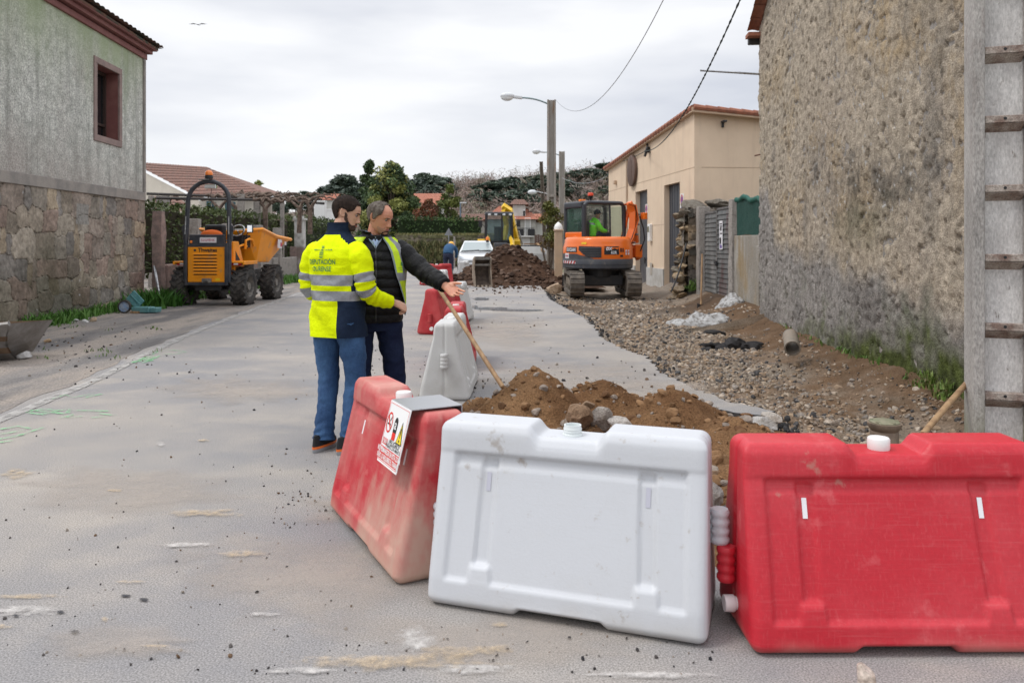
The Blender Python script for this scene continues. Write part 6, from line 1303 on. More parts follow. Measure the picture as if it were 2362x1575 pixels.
# ---------------- orange tracked excavator
EO = Vector((2.63, 23.2, -.08)); TH = R(27)
ex = thing('mini_excavator', 'orange and dark grey tracked excavator with an operator, working beside the cream building', 'excavator', EO)
dorange = mat('excavator_orange_paint', (.78, .155, .012), .33, c2=(.70, .14, .015), s2=2, coat=.3); dgrey = mat('excavator_grey_paint', (.050, .054, .066), .4, c2=(.075, .075, .08), s2=3); add_scratch(dgrey, (.22, .19, .155), 5, (1, 1, .5), .58, .72, .6); rubber = mat('muddy_track', (.16, .135, .11), .9, c2=(.08, .07, .062), s2=7, bump=.6, bs=40); mud = mat('dry_mud', (.25, .21, .17), .95, c2=(.16, .13, .10), s2=8)
up = bpy.data.objects.new('upper_body', None); C.objects.link(up); up.parent = ex; up.rotation_euler[2] = TH      # local +x forward, +y left
def under(s):
    m = M(); xs = s*.80; zc = .34; rr = .33; L_ = 1.12; n = 14; prof = [(L_*1+rr*math.sin(a)-0, zc+rr*math.cos(a)) for a in np.linspace(0, math.pi, n)]+[(-L_-rr*math.sin(a), zc-rr*math.cos(a)) for a in np.linspace(0, math.pi, n)]
    hw = .2; N_ = len(prof)
    for k in range(N_): pass
    inner = [((y)*.86, zc+(z-zc)*.70) for y, z in prof]
    vs = []
    for x in (xs-hw, xs+hw): vs += [(x, y, z) for y, z in prof]
    for x in (xs-hw, xs+hw): vs += [(x, y, z) for y, z in inner]
    fs = []
    for k in range(N_):
        j = (k+1) % N_; fs += [(k, j, N_+j, N_+k), (2*N_+k, 3*N_+k, 3*N_+j, 2*N_+j), (k, 2*N_+k, 2*N_+j, j), (N_+k, N_+j, 3*N_+j, 3*N_+k)]
    m.add(vs, fs)
    # grousers round the belt
    per = [];
    for k in range(N_):
        a = Vector((0, *prof[k])); b = Vector((0, *prof[(k+1) % N_])); per.append((a, b, (b-a).length))
    tot = sum(p[2] for p in per); ng = 46; acc = 0; idx = 0; d = 0
    for g in range(ng):
        t = tot*g/ng
        while acc+per[idx][2] < t: acc += per[idx][2]; idx += 1
        a, b, l = per[idx]; p = a.lerp(b, (t-acc)/max(l, 1e-6)); tt = (b-a).normalized(); ang = math.atan2(tt.z, tt.y)
        m.box((xs, p.y, p.z), (hw*1.96, .05, .05), rx=ang)
    m.build('track', rubber, ex)
    m = M(); m.box((xs, 0, .34), (.26, 2.0, .2))
    for y in (-1.1, -.55, 0, .55, 1.1): m.lathe([(.0, -.14), (.2 if abs(y) > 1 else .13, -.14), (.2 if abs(y) > 1 else .13, .14), (0, .14)], (xs, y, .34 if abs(y) > 1 else .24), 16, 0, 'x')
    m.build('track_frame', mud, ex)
uc = M()
for s in (-1, 1): under(s)
m = M(); m.box((0, 0, .42), (1.2, 1.0, .3)); m.cyl((0, 0, .5), (0, 0, .74), .55, n=24); m.build('undercarriage', dark, ex, bevel=.02)
m = M(); m.box((-.05, 1.75, .3), (1.95, .06, .36), rx=R(10)); m.build('dozer_blade', dark, ex)
for s in (-1, 1): m = M(); m.box((s*.35, 1.35, .3), (.12, .9, .12)); m.build('blade_arm', dark, ex)
def plan(z, k, n=48, fwd=.75):
    """rounded plan outline, blunt towards the front"""
    out = []
    for j in range(n):
        a = 2*math.pi*j/n; c, s = math.cos(a), math.sin(a); p = 3.2; r = 1.0/((abs(c)**p+abs(s)**p)**(1/p)); r = lerp(1.0, r, .40); x = 1.08*r*c; y = 1.08*r*s
        if c > 0: x *= fwd/1.0
        out.append((x*k, y*k, z))
    return out
m = M(); m.loft([plan(.74, .93), plan(.78, .985), plan(1.02, 1.0), plan(1.04, .988)]); m.build('counterweight', dgrey, up, smooth=50)
m = M(); m.loft([plan(1.04, .985), plan(1.10, .99), plan(1.36, .985), plan(1.44, .96), plan(1.50, .945), plan(1.60, .93), plan(1.66, .89), plan(1.68, .80)]); hood = m.build('engine_hood', dorange, up, smooth=50)
def surf(a, z, o=.006):
    """point on the hood at plan angle a (degrees, 180 = rear, 270 = right) and height z"""
    k = np.interp(z, [.78, 1.02, 1.04, 1.10, 1.36, 1.44, 1.60], [.985, 1.0, .985, .99, .985, .96, .93]); a = R(a); c, s = math.cos(a), math.sin(a); p = 3.2; r = 1.0/((abs(c)**p+abs(s)**p)**(1/p)); r = lerp(1.0, r, .40); v = Vector((1.08*r*c*k*(.75 if c > 0 else 1), 1.08*r*s*k, z)); nrm = Vector((c, s, 0)); return v+nrm*o
def patch(m, a0, a1, z0, z1, o=.006, n=24, zf0=None, zf1=None, mi=0):
    P = np.zeros((n+1, 2, 3))
    for i in range(n+1):
        t = i/n; a = lerp(a0, a1, t); P[i, 0] = surf(a, zf0(t) if zf0 else z0, o); P[i, 1] = surf(a, zf1(t) if zf1 else z1, o)
    m.grid(P, mi, flip=False)
def spatch(name, mt, par, *a, **k): m = M(); patch(m, *a, **k); return m.build(name, mt, par)
# image left -> right: angle grows from about 160 (left rear corner) to 300 (right side)
spatch('grey_flank', dgrey, hood, 150, 226, 1.03, 1.18, .004, zf1=lambda t: 1.19-.13*max(0, (t-.62)/.38))
grl = spatch('vent', black, hood, 202, 238, 1.08, 1.42, .014, zf0=lambda t: lerp(1.30, 1.085, min(1, t*2.2)) if t < .46 else 1.085, zf1=lambda t: 1.41-.02*t)
for k in range(6): spatch('vent_slat', dgrey, grl, 206+max(0, (3-k))*1.6, 237, 1.115+k*.048, 1.133+k*.048, .024)
for nm, s_, a0, a1, z0, z1, txt, sz in (('name_badge', 1, 169, 198, 1.23, 1.38, 'DOOSAN', .135),): 
    bd = spatch(nm, black, hood, a0, a1, z0, z1, .008); lettering(bd, 'badge_lettering', whp, txt, sz, lambda x, y: surf(183.5+math.degrees(x/1.12), 1.26+y, .013), bold=.004, shear=.2, xs=.82)
bd = spatch('model_badge', black, hood, 242, 266, 1.17, 1.40, .008); lettering(bd, 'badge_lettering', whp, 'DX', .115, lambda x, y: surf(249+math.degrees(x/1.1), 1.295+y, .013), bold=.005, shear=.2); lettering(bd, 'badge_lettering', whp, '62R', .115, lambda x, y: surf(257+math.degrees(x/1.1), 1.19+y, .013), bold=.004)
for a in (268, 273): spatch('badge_stripe', black, hood, a, a+3, 1.24, 1.35, .008)
for a in (281, 288): q = spatch('data_label', whp, hood, a, a+4.2, 1.16, 1.30, .008); spatch('label_print', redtxt, q, a+1, a+3.2, 1.22, 1.26, .012)
spatch('latch', black, hood, 268, 274, 1.10, 1.16, .008); q = spatch('yellow_label', yel, hood, 206, 215, 1.46, 1.52, .01)
cw = [o for o in up.children if o.name.startswith('counterweight')][0]
hz1 = spatch('hazard_strip', whp, cw, 158, 196, .90, .98, .008)
for k in range(5): m = M(); P = np.zeros((2, 2, 3)); a = 160+k*7.5; P[0, 0] = surf(a, .90, .012); P[0, 1] = surf(a+3, .98, .012); P[1, 0] = surf(a+3.6, .90, .012); P[1, 1] = surf(a+6.6, .98, .012); m.grid(P); m.build('hazard_stripe', redl, hz1)
q = spatch('owner_sticker', whp, cw, 166, 179, 1.05, 1.20, .016); lettering(q, 'sticker_lettering', redtxt, 'CTNG', .07, lambda x, y: surf(172.5+math.degrees(x/1.12), 1.10+y, .021), bold=.003)
m = M(); 
for zz in (.865,): patch(m, 150, 300, zz, zz+.012, .004, 30)
m.build('joint_line', black, cw)
# cab
cab = bpy.data.objects.new('cab', None); C.objects.link(cab); cab.parent = up
x0c, x1c, y0c, y1c, zb_, zt_ = -.62, .80, -.07, .95, 1.05, 2.72
cabm = mat('cab_dark_paint', (.035, .037, .045), .38, coat=.2)
def bar(a, b, r=.055, name='cab_pillar'): m = M(); m.tube([a, b], r, 8); return m.build(name, cabm, cab, smooth=60)
# right face frame drawn as a rounded loop
def rloop(x0, x1, z0, z1, rr, y):
    P = []
    for cx, cz, a0 in ((x1-rr, z1-rr, 0), (x0+rr, z1-rr, 90), (x0+rr, z0+rr, 180), (x1-rr, z0+rr, 270)):
        for k in range(6): a = R(a0+k*18); P.append((cx+rr*math.cos(a), y, cz+rr*math.sin(a)))
    P.append(P[0]); return P
for y in (y0c, y1c): m = M(); m.tube(rloop(x0c, x1c, 1.62, zt_-.03, .17, y), .06, 8, caps=False); m.build('side_frame', cabm, cab, smooth=60)
m = M(); m.box(((x0c+x1c)/2+.02, (y0c+y1c)/2, zt_-.03), (x1c-x0c-.12, y1c-y0c+.08, .11)); m.build('roof', cabm, cab, bevel=.05)
m = M(); m.box(((x0c+x1c)/2, (y0c+y1c)/2, 1.36), (x1c-x0c, y1c-y0c, .58)); m.build('cab_base', cabm, cab, bevel=.04)
m = M(); m.box((x0c-.01, (y0c+y1c)/2, 1.73), (.1, y1c-y0c-.06, .18)); m.build('rear_panel', dorange, cab, bevel=.03); m = M(); m.box((x0c-.05, (y0c+y1c)/2, 2.62), (.1, y1c-y0c-.02, .2)); m.build('rear_brow', cabm, cab, bevel=.05)
bar((x0c, y0c, 1.6), (x0c, y0c, 2.62), .075); bar((x0c, y1c, 1.6), (x0c, y1c, 2.62), .065); bar((x1c, y0c, 1.6), (x1c-.04, y0c, 2.62), .05); bar((x1c, y1c, 1.0), (x1c, y1c, 2.62), .05); bar((.30, y0c, 1.62), (.28, y0c, 2.66), .03)
gg = glass('green_cab_glass', (.42, .62, .56), .28); gc = glass('cab_glass', (.88, .93, .91), .07)
m = M(); m.box((x0c-.01, (y0c+y1c)/2, 2.17), (.012, y1c-y0c-.12, .78)); m.build('rear_window', gg, cab)
m = M(); m.box(((x0c+.30)/2, y0c, 2.16), (.84, .012, .92)); m.build('side_window', gc, cab); m = M(); m.box((.54, y0c-.0, 2.16), (.44, .012, .92)); m.build('side_window', gc, cab); m = M(); m.box((.1, y1c, 2.0), (1.3, .012, 1.2)); m.build('side_window', gc, cab); m = M(); m.box((x1c, (y0c+y1c)/2, 2.05), (.012, .9, 1.1)); m.build('front_window', gc, cab)
m = M(); m.box((-.30, .45, 1.85), (.14, .5, .62)); m.box((-.05, .45, 1.62), (.5, .5, .14)); m.build('seat', black, cab, bevel=.05)
m = M(); m.tube([(-.25, .15, 2.74), (-.25, .15, 2.84)], .03, 8); m.lathe([(.04, .08), (.07, .12), (.075, .16), (.075, .17)], (-.25, .15, 2.74), 14); bb = m.build('beacon', black, cab, smooth=40); m = M(); m.lathe([(.085, .16), (.085, .23), (.07, .25), (0, .255)], (-.25, .15, 2.74), 14); m.build('lens', mat('red_beacon', (.65, .06, .02), .25), bb, smooth=50)
m = M(); m.tube([(-.45, .35, 2.72), (-.62, .42, 3.05)], .012, 5); m.build('antenna', black, cab); m = M(); m.box((-.45, .3, 2.76), (.2, .12, .07)); m.build('rear_lamp', orange_glass, cab, bevel=.02); m = M(); m.ball((x0c-.09, .25, 1.66), (.05, .06, .05), 10); m.build('indicator', orange_glass, cab)
m = M(); m.tube([(-.05, y0c-.03, 1.62), (-.12, y0c-.03, 1.72)], .02, 6); m.build('wiper', black, cab)
# boom folded up in front
bo = M(); bx = 1.16; by = -.16
bo.tube([(.62, by+.1, 1.0), (.90, by, 1.3), (1.14, by, 1.9), (1.16, by, 2.45), (1.0, by, 2.70)], [(.13, .16), (.14, .17), (.13, .15), (.12, .14), (.1, .12)], 4, up=(0, 1, 0)); boom = bo.build('boom', dorange, up, bevel=.015, loc=(-.2, -.16, 0))
m = M(); m.tube([(1.02, by+.02, 2.72), (1.18, by+.05, 2.2), (1.34, by+.08, 1.5)], [(.11, .12), (.12, .13), (.08, .1)], 4, up=(0, 1, 0)); m.build('dipper_arm', dorange, boom, bevel=.012)
m = M(); m.tube([(.95, by+.3, 1.55), (1.15, by+.22, 2.55)], .06, 10); m.build('ram_cylinder', dorange, boom, smooth=50); m = M(); m.tube([(.8, by+.3, 1.2), (.95, by+.3, 1.6)], .035, 8); m.build('ram_rod', chrome, boom)
for k in range(8):
    m = M(); dy = by-.16+.05*k; m.tube([(.75+.02*k, dy, 1.15+.03*k), (1.02, dy-.02, 1.65), (1.24+.015*k, dy, 2.2), (1.14, dy, 2.62), (.95, dy+.04, 2.66)], .017, 6); m.build('hose', (dorange, black)[k % 3 == 1], boom, smooth=70)
for z, x in ((1.75, 1.16), (2.05, 1.24), (2.35, 1.24), (1.5, 1.05)): m = M(); m.box((x, by, z), (.06, .46, .06)); m.build('hose_clamp', steel, boom, bevel=.01)
m = M(); m.box((1.40, by-.2, 2.30), (.12, .2, .2)); m.build('boom_lamp', dorange, boom, bevel=.01)
m = M(); m.tube([(1.3, by-.12, 2.3), (1.44, by-.12, 1.95), (1.50, by-.1, 1.6), (1.38, by-.05, 1.25)], .02, 6); m.build('hose', black, boom, smooth=70)
m = M(); m.box((1.34, by+.1, 1.25), (.26, .3, .4)); m.tube([(1.24, by+.1, 1.4), (1.42, by+.1, 1.0)], .1, 8); m.build('quick_hitch', dorange, boom, bevel=.03)

# ---------------- yellow backhoe loader
bk = thing('backhoe_loader', 'yellow backhoe loader with raised rear arm and soil in its front bucket', 'backhoe', ((1152-CX)/F*43, 43.0, 0), R(4))
for x, y, r in ((-.95, 1.2, .75), (.95, 1.2, .75), (-.8, -.9, .5), (.8, -.9, .5)): wheel(bk, 'wheel', (x, y, r), r, .42, yel, dark, 0, 1 if x > 0 else -1)
m = M(); m.box((0, -.55, 1.05), (.9, 1.7, .7), top=(.8, 1)); m.build('bonnet', dgrey, bk, bevel=.05)
for s in (-1, 1): m = M(); m.tube([(s*.62, .3, 1.75), (s*.66, -.6, 1.45), (s*.62, -1.7, .9)], [(.12, .10), (.14, .12), (.1, .1)], 4); m.build('loader_arm', yel, bk)
for s in (-1, 1): m = M(); m.box((s*.95, 1.1, 1.55), (.46, 1.2, .12)); m.box((s*.95, .5, 1.3), (.46, .12, .5), rx=R(20)); m.build('mudguard', yel, bk, bevel=.05)
bkc = M(); bkc.box((0, .75, 3.02), (1.55, 1.5, .16)); bkc.build('cab_roof', dgrey, bk, bevel=.05)
for x in (-.72, .72):
    for y in (.05, 1.45): m = M(); m.tube([(x*1.02, y, 1.5), (x*.96, y, 3.0)], .055, 6); m.build('cab_pillar', black, bk)
m = M(); m.tube([(.14, .03, 1.5), (.14, .03, 3.0)], .05, 6); m.build('cab_pillar', black, bk)
m = M(); m.box((0, .05, 2.2), (1.4, .02, 1.45)); m.build('windscreen', glass('backhoe_glass', (.62, .74, .76), .22), bk); m = M(); m.box((0, .75, 1.45), (1.45, 1.4, .2)); m.box((0, .9, 1.9), (.5, .2, .8)); m.build('cab_floor', black, bk)
for x in (-.55, -.2, .25, .6): m = M(); m.box((x, -.05, 2.95), (.16, .08, .1)); m.build('work_lamp', lampw, bk, bevel=.02)
for s in (-1, 1): m = M(); m.tube([(s*.75, .0, 2.2), (s*1.02, -.05, 2.5)], .02, 5); m.box((s*1.05, -.06, 2.45), (.2, .06, .36)); m.build('mirror', black, bk)
m = M(); m.prism([(-2.45, .30), (-1.75, .28), (-1.65, .75), (-1.8, 1.15), (-1.95, 1.2), (-1.85, .5), (-2.4, .42)], -1.15, 1.15, 'x'); lbk = m.build('front_bucket', mat('worn_bucket', (.10, .08, .07), .7, c2=(.2, .16, .12), s2=6), bk)
U, V = np.meshgrid(np.linspace(-1.1, 1.1, 40), np.linspace(-2.4, -1.7, 16), indexing='ij'); Zs = .5+.85*np.exp(-((U-.25)/.75)**2-((V+1.95)/.4)**2)+.2*fbm(U*4, V*4, 3, 2); m = M(); m.grid(np.stack([U, V, Zs], -1), flip=True); k_ = np.clip(.5+2*fbm(U*3, V*3, 3, 5), 0, 1)[..., None]
tag(m.build('soil_load', soilm, loc=bk.location, rz=R(4), smooth=180, vc=(np.array((.055, .032, .02))*(1-k_)+np.array((.09, .055, .036))*k_).reshape(-1, 3)), 'dark soil heaped in the front bucket of the yellow backhoe', 'soil load')
m = M(); m.tube([(.35, 2.2, 1.2), (.55, 2.5, 2.4), (.38, 2.3, 3.25), (.5, 2.2, 3.5)], [(.20, .15), (.22, .16), (.26, .16), (.2, .14)], 4, up=(0, 1, 0)); ba = m.build('rear_boom', yel, bk, bevel=.02)
m = M(); m.tube([(.3, 2.2, 3.55), (.72, 2.3, 3.3), (1.0, 2.6, 2.2), (1.28, 2.7, 1.2)], [(.2, .2), (.36, .2), (.30, .18), (.2, .14)], 4, up=(0, 1, 0)); m.build('dipper_arm', yel, ba, bevel=.02); m = M(); m.tube([(1.25, 2.5, 2.1), (1.5, 2.6, 1.3)], .05, 8); m.build('ram', steel, ba); m = M(); m.prism([(1.2, 1.3), (1.62, 1.15), (1.5, .95), (1.15, .85)], 2.45, 2.9, 'y'); m.build('bucket_linkage', yel, ba)

# ---------------- white car
cr = thing('white_car', 'white hatchback parked facing the viewer behind the dark soil heap', 'car', ((1101-CX)/F*34.2, 34.2, 0), R(3))      # local -y = front
carw = mat('car_white', (.66, .68, .70), .25, coat=.6)
def sec(y, w, z0, z1, wt, n=7):
    """half-round body section: from sill up over the top"""
    P = []
    for k in range(n): t = k/(n-1); P.append((-(w*(1-.10*(t-.45)**2*4 if t < .45 else 1-(1-wt/w)*((t-.45)/.55)**2)), y, lerp(z0, z1, t)))
    return P+[(-x, yy, z) for x, yy, z in P[::-1]]
m = M(); m.loft([sec(.04, .62, .30, .62, .5), sec(.10, .80, .22, .70, .66), sec(.35, .87, .20, .78, .76), sec(.9, .89, .20, .93, .80), sec(1.25, .89, .20, .99, .82), sec(2.6, .89, .20, 1.0, .82), sec(3.8, .88, .22, 1.02, .82), sec(4.2, .80, .3, .95, .7)]); m.build('body', carw, cr, smooth=35)
def gsec(y, z, w): return [(-w, y, .96), (-w*.97, y, 1.0), (-lerp(w, .58, (z-1.0)/.5), y, z), (lerp(w, .58, (z-1.0)/.5), y, z), (w*.97, y, 1.0), (w, y, .96)]
m = M(); m.loft([gsec(1.05, 1.0, .80), gsec(1.95, 1.44, .80), gsec(2.3, 1.50, .80), gsec(3.3, 1.49, .80), gsec(4.05, 1.1, .78)]); m.build('cabin', carw, cr, smooth=35)
m = M(); m.add([(-.70, 1.14, 1.045), (.70, 1.14, 1.045), (.57, 1.93, 1.445), (-.57, 1.93, 1.445)], [(0, 1, 2, 3)]); m.build('windscreen', mat('windscreen_sky', (.30, .35, .36), .08, coat=.3), cr)  # opaque pane, the reflected sky is painted as its base colour
bpy.data.objects['windscreen'].location
m = M(); m.tube([(-.72, 1.05, 1.03), (0, 1.0, 1.045), (.72, 1.05, 1.03)], .025, 6); m.tube([(-.5, 1.12, 1.05), (.1, 1.18, 1.08)], .014, 5); m.tube([(.1, 1.1, 1.05), (.6, 1.17, 1.08)], .014, 5); m.build('wipers', black, cr)
for s in (-1, 1):
    m = M(); m.box((s*1.0, 1.25, 1.06), (.24, .12, .16)); m.build('mirror', carw, cr, bevel=.05)
    m = M(); m.add([(s*.50, .10, .66), (s*.80, .22, .72), (s*.83, .36, .84), (s*.60, .24, .74)], [(0, 1, 2, 3) if s > 0 else (3, 2, 1, 0)]); o = m.build('headlight', mat('headlight_glass', (.45, .50, .54), .1, coat=.5), cr); o.location = (s*.012, -.03, .015)
    m = M(); m.box((s*.62, .075, .36), (.2, .06, .1)); m.build('fog_lamp', black, cr, bevel=.02)
m = M(); m.box((0, .045, .60), (.9, .05, .05)); m.box((0, .03, .40), (.8, .05, .12)); m.build('grille', black, cr, bevel=.02)
for x, y in ((-.78, .85), (.78, .85), (-.78, 3.4), (.78, 3.4)): wheel(cr, 'wheel', (x, y, .31), .31, .2, steel, dark, 0, 1 if x > 0 else -1)
m = M(); m.lathe([(.07, 0), (.07, .10), (.05, .12)], (.48, 1.75, 1.43), 12); bb = m.build('beacon', black, cr); m = M(); m.lathe([(.075, .1), (.075, .2), (.05, .25), (0, .26)], (.48, 1.75, 1.43), 12); m.build('lens', orange_glass, bb, smooth=50)

# ---------------- loose buckets, concrete chamber, litter on the left
rusty = mat('dusty_bucket_steel', (.30, .245, .19), .85, c2=(.19, .15, .115), s2=6, c3=(.40, .36, .31), s3=9, lo3=.55, hi3=.7, bump=.4, bs=40)
b = Vector(G(1112, 661)); ebk = thing('digger_bucket', 'narrow dusty excavator bucket standing on the road in front of the dark soil heap', 'bucket', b, R(14))
prof = [(.22, .0), (-.05, .02), (-.22, .25), (-.25, .6), (-.12, .85), (.05, .95)]
P = [(.25, .02)]+[(y, z) for y, z in prof]
for s in (-1, 1): m = M(); m.prism([(-.30, .02), (-.12, .0), (.22, .28), (.26, .62), (.14, .88), (-.06, .98), (-.16, .92), (-.10, .55)], s*.27-.015, s*.27+.015, 'x'); m.build('side_plate', rusty, ebk, bevel=.006)
m = M(); m.prism([(-.12, .0), (.22, .28), (.26, .62), (.14, .88), (-.06, .98), (-.09, .95), (.10, .85), (.22, .62), (.18, .30), (-.12, .04)], -.26, .26, 'x'); m.build('shell', mat('bucket_dark', (.05, .036, .028), .9, c2=(.12, .09, .07), s2=7), ebk)
m = M(); m.tube([(-.27, -.06, .90), (.27, -.06, .90)], .045, 10); m.tube([(-.27, .0, .70), (.27, .0, .70)], .04, 10); m.build('pins', grim, ebk)
for k in range(4): m = M(); m.box((-.2+k*.133, -.34, .03), (.06, .18, .06), top=(.6, .7)); m.build('tooth', rusty, ebk)
cbx = thing('concrete_box', 'pale precast concrete box with sloping shoulders right of the dark soil heap', 'concrete box', ((1222-CX)/F*33.5, 33.5, 0), R(-12)); cm_ = mat('fresh_concrete', (.40, .40, .395), .85, c2=(.34, .34, .33), s2=2, bump=.2, bs=30)
m = M(); m.box((0, .5, .45), (1.35, 1.2, .95)); m.box((0, .5, 1.09), (1.35, 1.2, .33), top=(.62, .7)); m.build('shell', cm_, cbx, bevel=.02); m = M(); m.box((-.05, -.105, .45), (.75, .02, .5)); m.build('panel', cm_, cbx, bevel=.006); m = M(); m.box((0, .5, 1.28), (.85, .8, .04)); m.build('dark_opening', black, cbx)
m = M(); m.box((.25, .3, 1.36), (1.0, .12, .05), rz=R(10)); m.box((.46, .05, 1.20), (.12, .7, .05), rx=R(32), rz=R(25)); m.build('timber_scrap', wood, loc=cbx.location, label='two scraps of timber lying on top of the concrete box', cat='timber')
steelb = mat('scraped_steel', (.30, .29, .285), .55, .4, c2=(.20, .185, .17), s2=5, bump=.2, bs=30); mudst = mat('mud_stained_steel', (.20, .135, .085), .85, c2=(.14, .09, .06), s2=5)
lb = thing('large_bucket', 'wide scraped steel digger bucket lying at the left edge of the picture', 'bucket', G(0, 830)-Vector((.47, 0, 0)), R(0)); lb.scale = (1, 1, .66); nB = 9
# a wide curved bucket: profile swept along x, right end cap visible
px0, px1 = -1.2, .82; prof = [(-.42, .02), (-.20, -.0), (.1, .05), (.42, .22), (.55, .46), (.5, .58)]
def bend(x, y, z): return (x+.12*(z)+.03, y+.25*x*.6, z+.09*max(0, x)**2*(z/.5)+.02)
xs = np.linspace(px0, px1, 14); bands = [0, 1, 0, 1, 0]
for k in range(5):
    y0_, z0_ = [(-.14, .0), (-.28, .13), (-.36, .24), (-.45, .36), (-.53, .45)][k]; y1_, z1_ = [(-.28, .13), (-.36, .24), (-.45, .36), (-.53, .45), (-.66, .66)][k]
    m = M(); P = np.zeros((14, 2, 3)); 
    for i, x in enumerate(xs): e = max(0, (x-.45)/.4); P[i, 0] = bend(x-.28*(1-z0_/.66)*(i == 13), y0_, z0_); P[i, 1] = bend(x-.28*(1-z1_/.66)*(i == 13), y1_, z1_)
    m.grid(P); P2 = P.copy(); P2[..., 1] += .03; m.grid(P2, flip=True); m.build('steel_band' if k % 2 == 0 else 'muddy_band', steelb if k % 2 == 0 else mudst, lb)
m = M(); m.add([bend(.82-.28, -.14, 0), bend(.82-.2, -.36, .24), bend(.82-.08, -.53, .45), bend(.82, -.66, .66), bend(.80, .25, .60), bend(.6, .3, .05)], [(0, 1, 2, 3, 4, 5)]); m.build('end_plate', steelb, lb)
m = M(); m.tube([bend(x, -.66, .66) for x in xs], .04, 6); m.build('cutting_lip', steelb, lb); m = M(); m.add([bend(px0, .3, .05), bend(.6, .3, .05), bend(.8, .25, .60), bend(px0, .25, .60)], [(0, 1, 2, 3)]); m.add([bend(px0, -.14, .0), bend(.54, -.14, 0), bend(.6, .3, .05), bend(px0, .3, .05)], [(0, 1, 2, 3)]); m.build('back_plate', mudst, lb)
teal = mat('teal_plastic', (.07, .21, .22), .5, c2=(.13, .28, .29), s2=4); blueg = mat('faded_blue_wheel', (.20, .30, .46), .5, c2=(.33, .38, .46), s2=6)
p = G(312, 722); tb_ = thing('plastic_cart', 'broken teal plastic cart with a grey-blue wheel by the weeds', 'cart', p, R(-8)); tb_.scale = (.62, .62, .66); m = M(); m.box((.28, 0, .11), (.58, .34, .17), top=(1.08, 1.08)); m.build('tray', teal, tb_, bevel=.02); m = M(); m.box((.63, .05, .10), (.34, .3, .15), top=(1.08, 1.08)); m.build('tray', teal, tb_, bevel=.02)
m = M(); m.box((-.08, .12, .40), (.5, .05, .36), ry=R(42), rx=R(-15)); m.box((-.08, .08, .42), (.44, .03, .06), ry=R(42)); m.build('lid', teal, tb_, bevel=.02)
wt_ = wheel(tb_, 'wheel', (-.26, -.18, .21), .21, .12, blueg, steel, 0, 1, .8); wt_.rotation_euler[2] = R(-70)
m = M(); m.box((.1, -.22, .05), (.3, .07, .06), rz=R(8)); m.build('wood_scrap', wood, loc=p, label='short pale wood offcut lying against the teal plastic cart', cat='timber')
bpy.data.objects['wood_scrap'].scale = (.6, .6, .6)
a = G(372, 708); b = A(356, 612, 18.55); m = M(); m.tube([(0, 0, 0), b-a], .03, 8); m.build('metal_tube', steel, loc=a, label='grey metal tube leaning on the granite post at the house corner', cat='tube', smooth=60)
rnd = random.Random(3)
for k, (x, y, s, cc, lab) in enumerate([(176, 742, .06, (.6, .6, .58), 'left white rubble piece in the grass below the stone house'), (196, 744, .06, (.6, .6, .58), 'white rubble piece in the grass just left of the pale brick bit'), (214, 742, .08, (.42, .32, .22), 'pale brick fragment at the edge of the grass below the stone house'), (110, 790, .07, (.48, .33, .2), 'small orange brick bit on the verge beside the big bucket'), (56, 829, .10, (.62, .61, .6), 'white rag-like scrap by the foot of the big bucket')]):
    m = M(); m.rock((0, 0, s*.4), (s, s*.7, s*.6), rnd, 0, cc, lev=1); m.build('rubble_piece', stone_at, loc=G(x, y), label=lab, cat='rubble', group='scraps on the verge')
# ================================================================ people (local frame: +y forward, +x their right)
skin = mat('skin', (.56, .335, .235), .5, c2=(.48, .26, .175), s2=14, lo=.4, hi=.7, sss=.08, bump=.1, bs=160)
skin_ruddy = mat('ruddy_skin', (.60, .305, .20), .5, c2=(.54, .225, .145), s2=11, lo=.4, hi=.7, sss=.08, bump=.18, bs=120)
hair_d = mat('dark_brown_hair', (.020, .013, .010), .75, c2=(.04, .026, .02), s2=60, stretch=(1, 1, .25), bump=.9, bs=220, spec=.15)
hair_g = mat('greying_hair', (.085, .062, .048), .65, c2=(.20, .17, .14), s2=45, lo=.42, hi=.62, stretch=(1, 1, .3), bump=.9, bs=220)
beard_m = mat('short_beard', (.042, .026, .02), .85, c2=(.10, .06, .042), s2=120, bump=.6, bs=260)
stub_m = mat('shaved_stubble', (.46, .245, .17), .7, c2=(.38, .21, .15), s2=60)
lip_m = mat('lips', (.36, .13, .11), .5); eye_w = mat('eye_white', (.30, .25, .22), .35); iris = mat('iris_dark', (.03, .02, .015), .15)
hivis = mat('hi_vis_yellow', (.72, .86, .0), .75, c2=(.66, .77, .0), s2=5, bump=.45, bs=22, bump2=.6, bs2=7, spec=.12); hivis2 = mat('vest_yellow_green', (.58, .80, .01), .75, c2=(.50, .66, .03), s2=6, bump=.35, bs=18)
refl = mat('reflective_tape', (.30, .31, .335), .4, .25, c2=(.24, .25, .27), s2=30, bump=.25, bs=26); navyc = mat('navy_cloth', (.008, .016, .036), .8, c2=(.012, .022, .046), s2=8, bump=.3, bs=30, spec=.15)
denim = mat('blue_denim', (.020, .06, .15), .8, c2=(.05, .125, .26), s2=5, lo=.42, hi=.7, bump=.6, bs=26, bump2=.5, bs2=8, fine=.15, fs=200, stretch=(1, 1, .55)); dnavy = mat('dark_navy_trousers', (.008, .012, .034), .85, c2=(.013, .02, .05), s2=5, spec=.15, bump=.4, bs=20, bump2=.4, bs2=7)
puffer = mat('black_quilted_nylon', (.004, .004, .005), .5, c2=(.008, .008, .009), s2=9, bump=.6, bs=34, bump2=.5, bs2=14, spec=.2); shirt_m = mat('light_blue_shirt', (.25, .38, .62), .8, c2=(.55, .62, .72), s2=60, stretch=(6, .2, .2))
